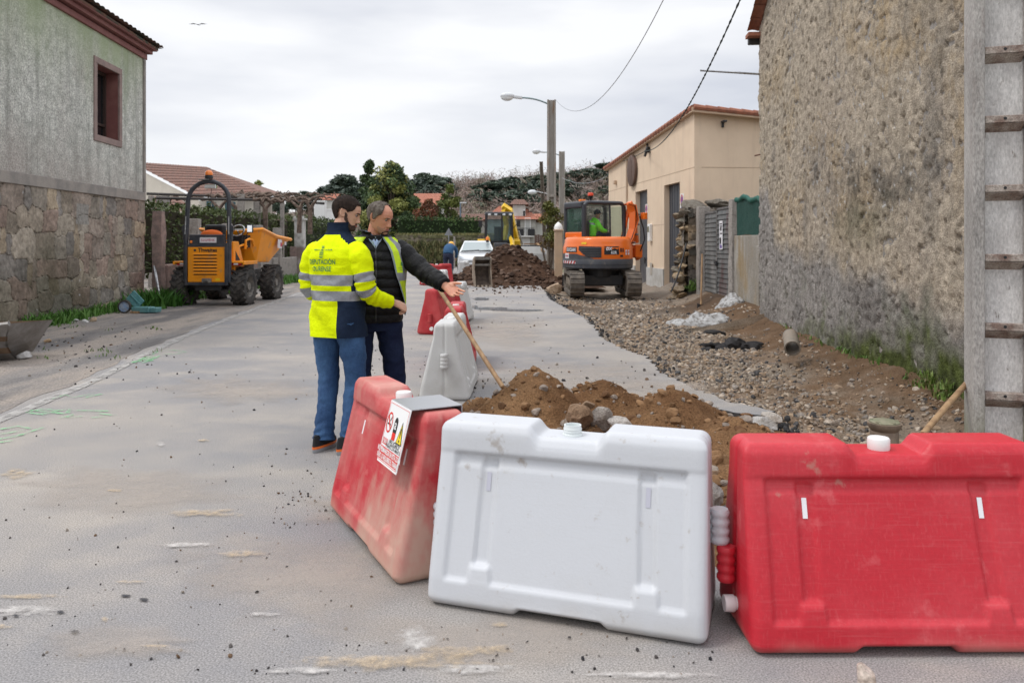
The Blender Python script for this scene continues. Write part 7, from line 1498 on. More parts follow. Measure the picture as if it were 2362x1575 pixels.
grn_ink = mat('green_print', (.03, .17, .07), .7); wksuit = mat('blue_work_jersey', (.022, .075, .16), .85, c2=(.03, .09, .19), s2=8, bump=.4, bs=25); wtrous = mat('navy_work_trousers', (.022, .027, .058), .85, bump=.4, bs=20); helm = mat('yellow_helmet', (.82, .42, .02), .3, coat=.4); boot = mat('grey_rubber_boot', (.16, .165, .16), .5); grn_vis = mat('green_hi_vis', (.22, .92, .03), .6, bump=.4, bs=15)
shoe_k = mat('black_shoe', (.012, .012, .014), .6, bump=.3, bs=90); sole_o = mat('orange_sole', (.75, .16, .03), .5); sole_g = mat('grey_sole', (.27, .28, .29), .6)
NS, NA = 76, 80
def head_pt(s, a, o=0.0, old=False, nose=1.0):
    """surface of a head: s 0 chin .. 1 crown, a angle with 90 deg at the face"""
    s = np.asarray(s, float); a = np.asarray(a, float); z = -.118+.230*s
    w = np.interp(s, [0, .02, .06, .12, .2, .3, .4, .5, .6, .7, .8, .88, .94, .975, 1], [.012, .028, .043, .052, .059, .064, .068, .071, .0745, .0755, .071, .059, .043, .027, .004])
    f = np.interp(s, [0, .02, .06, .12, .2, .3, .4, .5, .6, .7, .8, .88, .94, .975, 1], [.070, .083, .092, .090, .092, .090, .089, .090, .096, .095, .083, .063, .040, .020, -.004])
    b = np.interp(s, [0, .02, .06, .12, .2, .3, .4, .5, .6, .7, .8, .88, .94, .975, 1], [.045, .025, .0, -.020, -.042, -.062, -.080, -.093, -.100, -.101, -.092, -.073, -.050, -.032, -.012])
    c, q = np.cos(a), np.sin(a); mid = np.interp(s, [0, .3, 1], [.045, .012, -.006])
    e = np.interp(s, [0, .2, .5, 1], [.95, .9, .9, 1.0])
    x = (w+o)*np.sign(c)*np.abs(c)**e; y = np.where(q > 0, mid+(f-mid+o)*np.abs(q)**e, mid-(mid-b+o)*np.abs(q)**e); z = z+o*np.clip((s-.75)*4, 0, 1)
    front = np.clip((q-.2)/.5, 0, 1); g = lambda u, m, sd: np.exp(-((u-m)/sd)**2)
    N_ = np.interp(s, [.27, .295, .315, .335, .36, .42, .5, .56, .60], [0, .012, .021, .027, .026, .018, .010, .004, 0])*nose; sg_ = np.interp(s, [.28, .34, .42, .56], [.016, .0145, .011, .009])
    y = y+front*(N_*np.exp(-(x/sg_)**2)+.006*g(s, .315, .02)*(np.exp(-((np.abs(x)-.014)/.006)**2)))
    y = y-front*.010*np.exp(-((np.abs(x)-.031)/.015)**2)*g(s, .525, .035)+front*.005*np.exp(-((np.abs(x)-.030)/.02)**2)*g(s, .59, .022)
    y = y+front*(.0045*(g(s, .222, .014)+g(s, .188, .016))-.005*g(s, .205, .006)-.004*g(s, .15, .02))*np.exp(-(x/.022)**2)
    y = y+front*.004*np.exp(-((np.abs(x)-.042)/.018)**2)*g(s, .42, .06)
    if old: y = y-front*.003*np.exp(-((np.abs(x)-(.030-(s-.25)*.06))/.004)**2)*np.clip((s-.18)/.05, 0, 1)*np.clip((.36-s)/.05, 0, 1)
    return np.stack([x, y, z], -1)
SG = np.concatenate([np.linspace(0, .12, 12)[:-1], np.linspace(.12, .64, 42)[:-1], np.linspace(.64, 1, 24)]); AG = np.linspace(0, 2*math.pi, NA+1)
def head_geo(m, old=False, nose=1.0):
    S, A_ = np.meshgrid(SG, AG[:-1], indexing='ij'); P = head_pt(S, A_, 0, old, nose); m.loft([[Vector(p) for p in r] for r in P.tolist()])
    for sx in (-1, 1):      # ears
        m.tube([(sx*(.070+.012*math.sin(t*.9)), -.012-.017*math.sin(t)+.004, .004+.031*math.cos(t)) for t in np.linspace(-.5, 3.5, 12)], .0055, 8); m.ball((sx*.071, -.012, .002), (.008, .014, .024), 10); m.ball((sx*.070, .0, -.022), (.007, .009, .009), 8)
def shell_geo(m, mask, off, noise=.0, seed=1):
    """hair or beard: the part of the head surface where mask(s, a) holds, lifted by off"""
    S, A_ = np.meshgrid(np.linspace(.0, 1, 90), np.linspace(0, 2*math.pi, 97), indexing='ij'); K = mask(S, A_); o = np.clip(K*4, 0, 1)*off*(1+noise*fbm(A_*9, S*26, 3, seed)*2); P = head_pt(S, A_, o+.0012); ok = K > 0
    fs = []; 
    for i in range(89):
        for j in range(96):
            if ok[i, j] and ok[i+1, j] and ok[i, j+1] and ok[i+1, j+1]: fs.append((i*97+j, i*97+j+1, (i+1)*97+j+1, (i+1)*97+j))
    used = sorted({q for f in fs for q in f}); mp_ = {q: k for k, q in enumerate(used)}; V = P.reshape(-1, 3)
    m.add([V[q] for q in used], [[mp_[q] for q in f] for f in fs])
def hand_geo(m, X, sx, curl, spread=.10, thumb=(.55, .2), k=1.0):
    """X maps hand space: wrist at 0, fingers +y, palm facing -z, thumb towards sx*x"""
    old = m.T; m.T = old @ X @ Matrix.Scale(k, 4)
    m.loft([[(.026*math.cos(a), -.03, .020*math.sin(a)) for a in np.linspace(0, 6.283, 13)[:-1]], [(.029*math.cos(a), .005, .018*math.sin(a)) for a in np.linspace(0, 6.283, 13)[:-1]], [(.038*math.cos(a)+sx*.004, .035, .016*math.sin(a)) for a in np.linspace(0, 6.283, 13)[:-1]], [(.042*math.cos(a), .070, .0145*math.sin(a)) for a in np.linspace(0, 6.283, 13)[:-1]], [(.041*math.cos(a), .096, .012*math.sin(a)) for a in np.linspace(0, 6.283, 13)[:-1]]])
    m.ball((sx*.024, .035, -.010), (.017, .030, .013), 10)
    for q, (x0, y0, ln) in enumerate(((.0325, .094, .074), (.0110, .098, .082), (-.0105, .095, .076), (-.0315, .087, .060))):
        x0 *= sx; d = Vector((x0*spread*10, 1, 0)).normalized(); p = Vector((x0, y0-.012, 0)); P = [p.copy()]; ang = 0
        for s_, c_ in zip((.46, .30, .24), curl[q]):
            ang += c_; dd = Vector((d.x*math.cos(ang), d.y*math.cos(ang), -math.sin(ang))); P.append(P[-1]+dd*(ln*s_*.5)); P.append(P[-1]+dd*(ln*s_*.5))
        m.tube(P, [.0088, .0082, .0084, .0076, .0077, .0070, .0054], 8)
    ta, tc = thumb; P = [Vector((sx*.022, .018, -.006))]; d0 = Vector((sx*math.sin(ta), math.cos(ta), -.35)).normalized()
    for s_, c_ in ((.040, 0), (.032, tc), (.026, tc*1.6)):
        d1 = Vector((sx*math.sin(ta-c_), math.cos(ta-c_), -.3-.3*c_)).normalized(); P.append(P[-1]+d1*s_)
    m.tube(P, [.0135, .0115, .0098, .007], 8); m.T = old
def frame(o, fdir, palm):
    y = Vector(fdir).normalized(); z = -(Vector(palm)-y*Vector(palm).dot(y)).normalized(); x = y.cross(z); X = Matrix((x, y, z)).transposed().to_4x4(); X.translation = o; return X, x
def crv(P, n):
    """smooth path through points"""
    P = [Vector(p) for p in P]; out = []
    for k in range(n):
        t = k/(n-1)*(len(P)-1); i = min(int(t), len(P)-2); u = t-i; p0 = P[max(i-1, 0)]; p1 = P[i]; p2 = P[i+1]; p3 = P[min(i+2, len(P)-1)]
        out.append(.5*((2*p1)+(-p0+p2)*u+(2*p0-5*p1+4*p2-p3)*u*u+(-p0+3*p1-3*p2+p3)*u**3))
    return out
def limb(m, P, rad, n=30, seg=20, mi=0, wr=.0, seed=1, wf=(1.2, 14), fold=None):
    """cloth tube with wrinkles"""
    C_ = crv(P, n); t = np.linspace(0, 1, n); r = np.interp(t, np.linspace(0, 1, len(rad)), [q if not isinstance(q, tuple) else q[0] for q in rad]); r2 = np.interp(t, np.linspace(0, 1, len(rad)), [q if not isinstance(q, tuple) else q[1] for q in rad])
    rings = []; u = None
    for i in range(n):
        d = (C_[min(i+1, n-1)]-C_[max(i-1, 0)]).normalized(); ref = Vector((1, 0, 0)) if abs(d.x) < .8 else Vector((0, 1, 0))
        a = (ref-d*ref.dot(d)).normalized() if u is None else (u-d*u.dot(d)).normalized(); u = a; b = d.cross(a); ring = []
        for j in range(seg):
            an = 2*math.pi*j/seg; dn = wr*float(fbm(np.array([math.cos(an)*wf[0]+5]), np.array([t[i]*wf[1]+math.sin(an)*wf[0]]), 3, seed)[0])*2
            if fold: dn += fold(t[i], an)
            ring.append(C_[i]+a*((r[i]+dn)*math.cos(an))+b*((r2[i]+dn)*math.sin(an)))
        rings.append(ring)
    m.loft(rings, mi); return C_
def torso(m, prof, z0, z1, n, seg, mi=0, wr=.006, seed=1, off=0.0, extra=None, caps=(True, True)):
    """prof rows: z, half width, half depth, x shift, y shift"""
    pr = np.array(prof); rings = []
    for i in range(n):
        z = lerp(z0, z1, i/(n-1)); w, d, cx, cy = (np.interp(z, pr[:, 0], pr[:, k]) for k in (1, 2, 3, 4)); ring = []
        for j in range(seg):
            a = 2*math.pi*j/seg; dn = off+wr*2*float(fbm(np.array([math.cos(a)*1.6+math.sin(a)*.9]), np.array([z*9+math.sin(a)*1.3]), 3, seed)[0])
            if extra: dn += extra(z, a)
            c, s = math.cos(a), math.sin(a); ring.append((cx+(w+dn)*math.copysign(abs(c)**.85, c), cy+(d+dn)*math.copysign(abs(s)**.85, s), z))
        rings.append(ring)
    m.loft(rings, mi, caps); return rings
def voxel(o, v=.006):
    r = o.modifiers.new('weld', 'REMESH'); r.mode = 'VOXEL'; r.voxel_size = v; r.use_smooth_shade = True; s = o.modifiers.new('soft', 'SMOOTH'); s.factor = .5; s.iterations = 2
def shoe(par, x, y, rot, m_up=shoe_k, ln=.29):
    def outl(k, z, dy=0): return [(k*(.5+.08*math.sin(a*1.0))*.098*math.cos(a)*(1.0 if math.sin(a) > 0 else .88), dy+ln/2*.98*math.sin(a)*lerp(1, k, .3)+.055, z) for a in np.linspace(0, 6.283, 25)[:-1]]
    X = Matrix.Translation((x, y, 0)) @ Matrix.Rotation(rot, 4, 'Z'); m = M(); m.T = X; m.loft([outl(.98, .0), outl(1.05, .012), outl(1.02, .030)]); so_ = m.build('sole', sole_g, None, smooth=50); so_.parent = par
    m = M(); m.T = X; m.loft([outl(1.055, .026), outl(1.05, .042)]); q = m.build('sole_stripe', sole_o, par, smooth=50)
    m = M(); m.T = X; m.loft([outl(1.02, .040), outl(.98, .060), [(p[0]*.85, min(p[1], .14) if p[1] > .12 else p[1], .085 if p[1] > .1 else .095) for p in outl(.9, .09)], [(p[0]*.8, min(p[1], .05), .115) for p in outl(.8, .11)]]); m.build('shoe_upper', m_up, par, smooth=60)
def face_parts(t, HX, brow_m, old=False, gaze=0):
    m = M(); m.T = HX
    for sx in (-1, 1): m.ball((sx*.0315, .0765, .0035), .0118, 12)
    m.build('eyes', eye_w, t, smooth=180); m = M(); m.T = HX
    for sx in (-1, 1): m.ball((sx*.0315+gaze, .0852, .0015), (.0062, .004, .0055), 10)
    e = m.build('irises', iris, t, smooth=180); m = M(); m.T = HX
    for sx in (-1, 1):
        P = [Vector(head_pt(.585+dz, math.pi/2-sx*an, .003)) for an, dz in ((.20, -.004), (.35, .008), (.52, .012), (.66, .002))]; m.tube(P, [.003, .0045, .004, .002], 6, sq=(1, .6))
        P = [Vector(head_pt(.545+dz, math.pi/2-sx*an, .0015)) for an, dz in ((.24, -.012), (.36, .004), (.48, .0), (.58, -.014))]; m.tube(P, .0014, 5)
    m.build('eyebrows', brow_m, t, smooth=60); m = M(); m.T = HX
    for s0, r in ((.2225, .0036), (.191, .0042)): m.tube([Vector(head_pt(s0-.010*abs(an)**1.5, math.pi/2+an, .0006)) for an in np.linspace(-.34, .34, 9)], [.001, r*.7, r, r, r, r, r, r*.7, .001], 6, sq=(1, .5))
    m.build('lips', lip_m, t, smooth=60)

# ---------------- young man in the yellow jacket, seen from behind
p1 = thing('person', 'bearded young man in yellow hi-vis jacket and blue jeans, seen from behind', 'person', (-1.215, 5.46, 0), R(-25), 'two men talking by the barriers')
HX1 = Matrix.Translation((.035, .045, 1.655)) @ Matrix.Rotation(R(-64), 4, 'Z') @ Matrix.Rotation(R(-17), 4, 'X') @ Matrix.Rotation(R(2), 4, 'Y')
armR = [(.135, -.01, 1.405), (.205, -.03, 1.33), (.242, -.03, 1.20), (.246, -.005, 1.115), (.262, .10, 1.055), (.300, .235, 1.02)]; armL = [(-.135, -.01, 1.405), (-.200, -.03, 1.33), (-.228, -.03, 1.20), (-.225, -.01, 1.11), (-.16, .14, 1.03), (-.05, .28, .99)]
legs1 = {-1: [(-.095, -.005, .90), (-.105, .015, .70), (-.105, .03, .47), (-.10, -.01, .25), (-.10, -.035, .07)], 1: [(.095, -.005, .90), (.108, .02, .70), (.112, .045, .47), (.108, .01, .25), (.105, -.01, .07)]}
m = M(); m.T = HX1; head_geo(m); m.T = Matrix(); m.tube([(0, -.015, 1.36), (.0, -.01, 1.50), (.025, .025, 1.60)], [.075, .058, .056], 16)
m.loft([[(w*math.cos(a), d*math.sin(a), z) for a in np.linspace(0, 6.283, 21)[:-1]] for z, w, d in ((.84, .16, .10), (1.1, .15, .10), (1.3, .17, .10), (1.42, .15, .08), (1.48, .07, .06))])
for P in (armR, armL): m.tube(crv(P, 9), [.055, .055, .05, .046, .042, .040, .036, .032, .026], 10)
for P in legs1.values(): m.tube(P, [.08, .075, .055, .05, .04], 10)
X, _x = frame(Vector(armR[-1])+Vector((.003, .012, -.003)), (.42, .80, -.42), (-.55, .35, -.75)); hand_geo(m, X, 1 if _x.z > 0 or _x.x < 0 else -1, [(.7, 1.0, .7), (.8, 1.05, .7), (.9, 1.1, .7), (1.0, 1.1, .7)], .06, (.35, .35), 1.05)
X, _x = frame(Vector(armL[-1]), (.5, .75, -.3), (.75, -.5, -.2)); hand_geo(m, X, 1 if _x.z > 0 else -1, [(.8, 1.0, .6)]*4, .04, (.4, .3))
b1 = m.build('body', skin, p1); voxel(b1, .0045)
m = M(); m.T = HX1
ang_f = lambda A_: np.abs((np.degrees(A_)-90+180) % 360-180)      # degrees away from the face
def hair1(S, A_):
    d = ang_f(A_); line = np.interp(d, [0, 25, 42, 52, 60, 74, 80, 92, 108, 116, 130, 180], [.815, .815, .80, .70, .62, .58, .52, .62, .60, .36, .27, .20]); return (S-line)/.10
shell_geo(m, hair1, .010, .14, 3); m.build('hair', hair_d, p1, smooth=180)
m = M(); m.T = HX1
def beard1(S, A_):
    d = ang_f(A_); up_ = np.interp(d, [0, 14, 22, 35, 50, 62, 74, 80, 90, 95], [.175, .18, .25, .22, .21, .25, .36, .52, .54, .1]); m_ = np.clip((.262-np.abs(S-.262))/.26, -1, 1); v = np.minimum((up_-S)/.05, (S+.02)/.02); mus = np.where(d < 24, np.minimum((.285-S)/.02, (S-.235)/.015), -1); return np.where(d < 95, np.maximum(v, mus), -1)
shell_geo(m, beard1, .0025, .3, 5); m.build('beard', beard_m, p1, smooth=180)
face_parts(p1, HX1, hair_d, False, .006)
PR1 = [(.76, .205, .145, 0, -.0), (.86, .205, .148, 0, -.0), (1.0, .198, .138, 0, 0), (1.12, .202, .138, 0, -.005), (1.25, .212, .142, 0, -.012), (1.34, .212, .135, 0, -.018), (1.40, .195, .118, 0, -.02), (1.45, .152, .098, 0, -.015), (1.495, .105, .082, 0, -.005), (1.52, .078, .078, 0, .0), (1.56, .078, .08, .004, .006), (1.585, .082, .084, .006, .008)]
nz1, ns1 = 130, 64
def mat1(i, j):
    z = lerp(.795, 1.585, (i+.5)/(nz1-1)); a = (j+.5)/ns1*360; a = a if a < 180 else a-360; sd = abs(a) if abs(a) < 90 else 180-abs(a); right = abs(a) < 90
    if 1.148 < z < 1.222 or 1.047 < z < 1.112: return 1 if not (right and -26 < a < 60) or z < 1.112 and a < -14 else (2 if 1.112 <= z else 1)
    if z < 1.047 and ((right and -68 < a < 50) or (not right and (a > 130 or a < -150))): return 2
    if 1.112 <= z <= 1.148 and ((right and -34 < a < 60) or (not right and sd < 20)): return 2
    if z > 1.498: return 2
    if z > 1.37 and z > 1.37+.0030*max(0, abs(sd-8)-4)*1.0 and sd < 52 and z > 1.395: return 2
    return 0
def drape1(z, a):
    return .011*math.sin(a*5+z*9+math.sin(z*14))*max(0, min(1, (1.16-z)/.25))+(.006*math.sin(z*60+2*math.sin(a*3)) if 1.0 < z < 1.28 else 0)*.5
m = M(); torso(m, PR1, .795, 1.585, nz1, ns1, mat1, .011, 3, 0, drape1, (False, False))
jk = m.build('jacket', [hivis, refl, navyc], p1, smooth=180)
for nm, P, sd in (('sleeve', armR, 11), ('sleeve', armL, 13)):
    P = crv(P, 40)[:38]
    n = 62
    def sl(i, j, n=n):
        t = i/(n-1)
        if .36 < t < .445 or .545 < t < .63: return 1
        if t > .985: return 2
        return 0
    m = M(); limb(m, P, [.070, .082, .079, .074, .070, .066, .061, .057, .048], n, 24, sl, .009, sd, (1.1, 17), lambda t, a: .004*math.sin(t*70+2*math.cos(a))*(1 if .35 < t < .8 else .4)); m.build(nm, [hivis, refl, navyc], jk, smooth=180)
def on_back(PR, x, z, o=.0035, depth_fn=None, seed=3, wr=.011, dr=None, sgn=-1):
    pr = np.array(PR); w, d, cx, cy = (np.interp(z, pr[:, 0], pr[:, k]) for k in (1, 2, 3, 4)); c = max(-.99, min(.99, (x-cx)/w)); c_ = math.copysign(abs(c)**(1/.85), c); a = -math.acos(c_) if sgn < 0 else math.acos(c_)
    dn = wr*2*float(fbm(np.array([math.cos(a)*1.6+math.sin(a)*.9]), np.array([z*9+math.sin(a)*1.3]), 3, seed)[0])+(dr(z, a) if dr else 0)
    s = math.sin(a); return Vector((cx+(w+dn)*math.copysign(abs(c_)**.85, c_)*1.0, cy+(d+dn+o)*math.copysign(abs(s)**.85, s), z))
m = M()
def serif(m, s, size, cx, z, xs): put_text(m, s, size, lambda x, y: on_back(PR1, cx+x, z+y, .006, dr=drape1), bold=.0006, xs=xs)
serif(m, 'DEPUTACIÓN', .046, -.025, 1.298, .80); serif(m, 'OURENSE', .046, -.025, 1.250, .84); m.build('back_lettering', grn_ink, jk)
m = M()      # crest: a crowned shield between two rows of dots
def q4(m, x0, z0, x1, z1): m.add([on_back(PR1, x, z, .006, dr=drape1) for x, z in ((x0, z0), (x1, z0), (x1, z1), (x0, z1))], [(3, 2, 1, 0)])
cx = -.025
for k in range(5):
    for s in (-1, 1): q4(m, cx+s*(.026+k*.012)-.0022, 1.392, cx+s*(.026+k*.012)+.0022+.001*k, 1.400)
q4(m, cx-.012, 1.408, cx+.012, 1.414); q4(m, cx-.016, 1.418, cx+.010, 1.422); q4(m, cx-.012, 1.394, cx+.012, 1.400)
for dz, w_ in ((.340, .012), (.347, .018), (.358, .018)): q4(m, cx-w_, 1+dz, cx+w_, 1+dz+.004)
for x in (-.016, -.004, .008): q4(m, cx+x, 1.366, cx+x+.006, 1.384)
q4(m, cx-.012, 1.386, cx-.004, 1.390); q4(m, cx+.002, 1.386, cx+.012, 1.390); m.build('back_crest', grn_ink, jk)
def trousers(par, legs, waist, mt, seed, rad, hem=0):
    m = M()
    torso(m, waist, waist[0][0], waist[-1][0], 14, 36, 0, .004, seed)
    for s, P in legs.items(): limb(m, P, rad, 70, 30, 0, .012, seed+s+2, (1.3, 15), lambda t, a: .0042*math.sin(t*88+2.4*math.cos(a)+1.5*math.sin(2*a))*max(0, (t-.60)/.40)**1.1+.003*math.sin(t*62+3*math.sin(a))*max(0, 1-abs(t-.5)/.15)+.003*math.sin(t*50+4*math.cos(a))*max(0, 1-t/.22))
    return m.build('trousers', mt, par, smooth=180)
trousers(p1, legs1, [(.80, .155, .115, 0, 0), (.88, .17, .128, 0, 0), (.95, .165, .12, 0, 0)], denim, 21, [.104, .098, .092, .085, .077, .073, .070, .068, .069, .073, .078])
shoe(p1, -.10, -.075, R(8)); shoe(p1, .105, -.05, R(-8))

# ---------------- older man pointing, in a quilted jacket and open vest
p2 = thing('person', 'older man in black quilted jacket and open hi-vis vest, pointing with one arm', 'person', (-1.03, 5.84, 0), R(194), 'two men talking by the barriers')
HX2 = Matrix.Translation((-.035, .05, 1.635)) @ Matrix.Rotation(R(54), 4, 'Z') @ Matrix.Rotation(R(-19), 4, 'X') @ Matrix.Rotation(R(3), 4, 'Y')
aL = [(-.125, -.005, 1.395), (-.215, .025, 1.36), (-.355, .155, 1.225), (-.425, .265, 1.18), (-.478, .362, 1.135)]; aR = [(.135, 0, 1.40), (.215, 0, 1.33), (.275, .0, 1.12), (.25, .14, .98), (.22, .22, .90)]
legs2 = {-1: [(-.095, 0, .88), (-.125, .02, .68), (-.15, .03, .46), (-.165, .0, .24), (-.17, -.02, .07)], 1: [(.095, 0, .88), (.10, .01, .68), (.10, .015, .46), (.10, -.02, .24), (.10, -.04, .07)]}
m = M(); m.T = HX2; head_geo(m, True, 1.12); m.T = Matrix(); m.tube([(0, -.01, 1.36), (-.005, 0, 1.49), (-.022, .025, 1.58)], [.08, .063, .060], 16)
m.loft([[(w*math.cos(a), d*math.sin(a), z) for a in np.linspace(0, 6.283, 21)[:-1]] for z, w, d in ((.84, .16, .11), (1.1, .16, .12), (1.3, .17, .11), (1.42, .15, .085), (1.48, .07, .06))])
for P in (aL, aR): m.tube(P, [.05, .05, .042, .036, .027], 10)
for P in legs2.values(): m.tube(P, [.08, .075, .055, .05, .04], 10)
X, _x = frame(Vector(aL[-1]), (-.52, .60, -.40), (.12, .88, .42)); hand_geo(m, X, 1 if _x.z > 0 else -1, [(.18, .18, .12), (.24, .2, .14), (.30, .25, .16), (.36, .28, .2)], .13, (.62, .25), 1.12)
X, _x = frame(Vector(aR[-1]), (-.2, .4, -.9), (-.9, .1, .1)); hand_geo(m, X, 1 if _x.y > 0 else -1, [(.4, .5, .3)]*4, .05)
b2 = m.build('body', skin_ruddy, p2); voxel(b2, .004)
m = M(); m.T = HX2
def hair2(S, A_):
    d = ang_f(A_); line = np.interp(d, [0, 20, 38, 50, 60, 75, 90, 105, 130, 180], [.955, .95, .93, .80, .66, .60, .43, .42, .30, .22]); return (S-line)/.12
shell_geo(m, hair2, .007, .25, 8); m.build('hair', hair_g, p2, smooth=180)
m = M(); m.T = HX2
shell_geo(m, lambda S, A_: np.where(ang_f(A_) < 82, np.minimum((np.interp(ang_f(A_), [0, 12, 22, 45, 70, 90], [.17, .18, .27, .24, .28, .2])-S)/.05, (S+.02)/.02), -1), .0006, .2, 9); m.build('stubble', stub_m, p2, smooth=180)
face_parts(p2, HX2, hair_g, True, 0)
PR2 = [(.85, .205, .15, 0, .0), (.92, .21, .158, 0, .0), (1.05, .212, .165, 0, .01), (1.18, .215, .165, 0, .01), (1.3, .22, .155, 0, .0), (1.38, .215, .14, 0, -.006), (1.43, .19, .12, 0, -.008), (1.47, .14, .10, 0, 0), (1.50, .105, .095, -.003, .006), (1.545, .098, .095, -.006, .01)]
quilt = lambda z, a: .014*(abs(math.sin(math.pi*(z-.85)/.066+.12*math.sin(a*4)))**.55-.6)-.010*math.exp(-((((a-math.pi/2+math.pi) % (2*math.pi))-math.pi)/.07)**2)
m = M(); torso(m, PR2, .855, 1.50, 130, 64, 0, .006, 31, 0, quilt, (False, False)); jk2 = m.build('quilted_jacket', puffer, p2, smooth=180)
m = M()
for k in range(26):      # raised collar, open at the throat
    pass
U, V = np.meshgrid(np.linspace(R(112), R(428), 60), np.linspace(0, 1, 12), indexing='ij'); rr = .088+.022*V-.012*np.abs(np.sin(V*6.28)); P = np.stack([-.006+rr*1.06*np.cos(U), .006+rr*np.sin(U)+.006*V, 1.465+.075*V-.02*V*np.clip(np.sin(U), 0, 1)], -1); m.grid(P); P2 = P.copy(); P2[..., 0] = -.006+(P[..., 0]+.006)*.87; P2[..., 1] = .006+(P[..., 1]-.006)*.87; m.grid(P2, flip=True); m.build('collar', puffer, jk2, smooth=180)
m = M(); zq = [on_back(PR2, 0.0, z, .004, seed=31, wr=.006, dr=quilt, sgn=1) for z in np.linspace(.87, 1.47, 50)]; m.tube(zq, .006, 6); m.build('zip', mat('zip_black', (.02, .02, .022), .35), jk2, smooth=60)
m = M(); U, V = np.meshgrid(np.linspace(R(60), R(480), 50), np.linspace(0, 1, 8), indexing='ij'); rr = .072+.010*V; P = np.stack([-.010+rr*np.cos(U), .014+rr*np.sin(U), 1.455+.075*V-.045*np.exp(-((np.mod(U-R(90)+math.pi, 2*math.pi)-math.pi)/.5)**2)], -1); m.grid(P); m.build('shirt_collar', shirt_m, p2, smooth=180)
m = M(); m.add([(-.05, .098, 1.47), (.05, .098, 1.47), (.0, .125, 1.405)], [(0, 1, 2)]); m.add([(-.05, .10, 1.475), (.0, .128, 1.40), (-.012, .13, 1.45)], [(0, 1, 2)]); m.add([(.05, .10, 1.475), (.012, .13, 1.45), (.0, .128, 1.40)], [(0, 1, 2)]); m.build('shirt_front', shirt_m, p2)
for P, sd in ((aL, 41), (aR, 43)):
    P = crv(P, 40)[:39]; m = M(); limb(m, P, [.062, .082, .082, .077, .072, .069, .065, .060, .050], 90, 24, 0, .007, sd, (1.0, 14), lambda t, a: .010*(abs(math.sin(t*math.pi*8.5))**.5-.6)*(1 if t < .97 else .3)); m.build('sleeve', puffer, jk2, smooth=180)
# vest: open at the front, the edge swings out towards the hem
nu, nv = 80, 90; vs = np.zeros((nu, nv, 3)); pr = np.array(PR2)
for j in range(nv):
    z = lerp(.90, 1.485, j/(nv-1)); a0 = np.interp(z, [.90, .97, 1.2, 1.40, 1.485], [172, 154, 126, 112, 106]); a1 = 424
    for i in range(nu):
        a = R(lerp(a0, a1, i/(nu-1))); w, d, cx_, cy_ = (np.interp(z, pr[:, 0], pr[:, k]) for k in (1, 2, 3, 4)); o = .020+.008*math.sin(a*6+z*5)*max(0, (1.25-z)/.35)+.012*max(0, (1.1-z)/.25)+.004*math.sin(a*13+z*31); c, s = math.cos(a), math.sin(a)
        vs[i, j] = (cx_+(w+o)*math.copysign(abs(c)**.85, c), cy_+(d+o)*math.copysign(abs(s)**.85, s), z)
def vmat(i, j):
    z = lerp(.90, 1.485, (j+.5)/(nv-1)); u = i/(nu-1)
    if 1.165 < z < 1.225: return 1
    if z > 1.225 and .06 < u < .125: return 1
    if z < .912 or u < .012: return 2
    return 0
m = M(); m.grid(vs, vmat); vt = m.build('vest', [hivis2, refl, mat('vest_binding', (.22, .27, .30), .6)], p2, smooth=180); sol = vt.modifiers.new('thick', 'SOLIDIFY'); sol.thickness = .004; sol.offset = 1
m = M(); i0 = 11
def on_vest(x, y):      # small printed crest and two text lines low on the left chest panel
    j = (1.255+y-.90)/.585*(nv-1); i = 2+(.022+x)/.0105; ii, jj = int(max(0, min(nu-2, i))), int(max(0, min(nv-2, j))); fi, fj = i-ii, j-jj
    p = vs[ii, jj]*(1-fi)*(1-fj)+vs[ii+1, jj]*fi*(1-fj)+vs[ii, jj+1]*(1-fi)*fj+vs[ii+1, jj+1]*fi*fj; c = Vector((p[0], p[1], 0)).normalized(); return Vector(p)+c*.010
put_text(m, 'DEPUTACIÓN', .010, lambda x, y: on_vest(-x*1.0, y), xs=.8); put_text(m, 'OURENSE', .010, lambda x, y: on_vest(-x, y-.013), xs=.8); m.add([on_vest(x, y) for x, y in ((-.006, .02), (.006, .02), (.006, .045), (-.006, .045))], [(0, 1, 2, 3)]); m.build('vest_print', grn_ink, vt)
trousers(p2, legs2, [(.79, .16, .12, 0, 0), (.87, .175, .135, 0, 0), (.95, .17, .13, 0, 0)], dnavy, 51, [.108, .102, .095, .086, .079, .075, .072, .070, .072, .075, .078])
shoe(p2, -.17, -.06, R(12)); shoe(p2, .10, -.08, R(-10))

# ---------------- bent worker with a yellow helmet, far up the road
p3 = thing('person', 'worker in a yellow helmet and blue clothes bending forward by the white car', 'person', ((1034-CX)/F*33.8, 33.8, 0), R(-8)); 
m = M(); m.loft([[(.0+.10*math.cos(a), .62+.11*math.sin(a), z) for a in np.linspace(0, 6.283, 15)[:-1]] for z in (1.16, 1.28)]); m.ball((0, .60, 1.30), (.085, .105, .12), 16); m.tube([(0, .1, .95), (0, .35, 1.2), (0, .52, 1.25)], [.14, .16, .07], 12); m.tube([(-.1, .0, .9), (-.12, .05, .5), (-.12, 0, .1)], [.1, .08, .06], 10); m.tube([(.1, 0, .9), (.12, .06, .5), (.12, .02, .1)], [.1, .08, .06], 10)
for s in (-1, 1): m.tube([(s*.18, .42, 1.2), (s*.25, .5, .95), (s*.2, .62, .72)], [.06, .05, .035], 8); X, _x = frame((s*.2, .62, .72), (0, .2, -1), (-s, .1, 0)); hand_geo(m, X, 1 if _x.y > 0 else -1, [(.5, .6, .4)]*4)
o = m.build('body', skin, p3); voxel(o, .012)
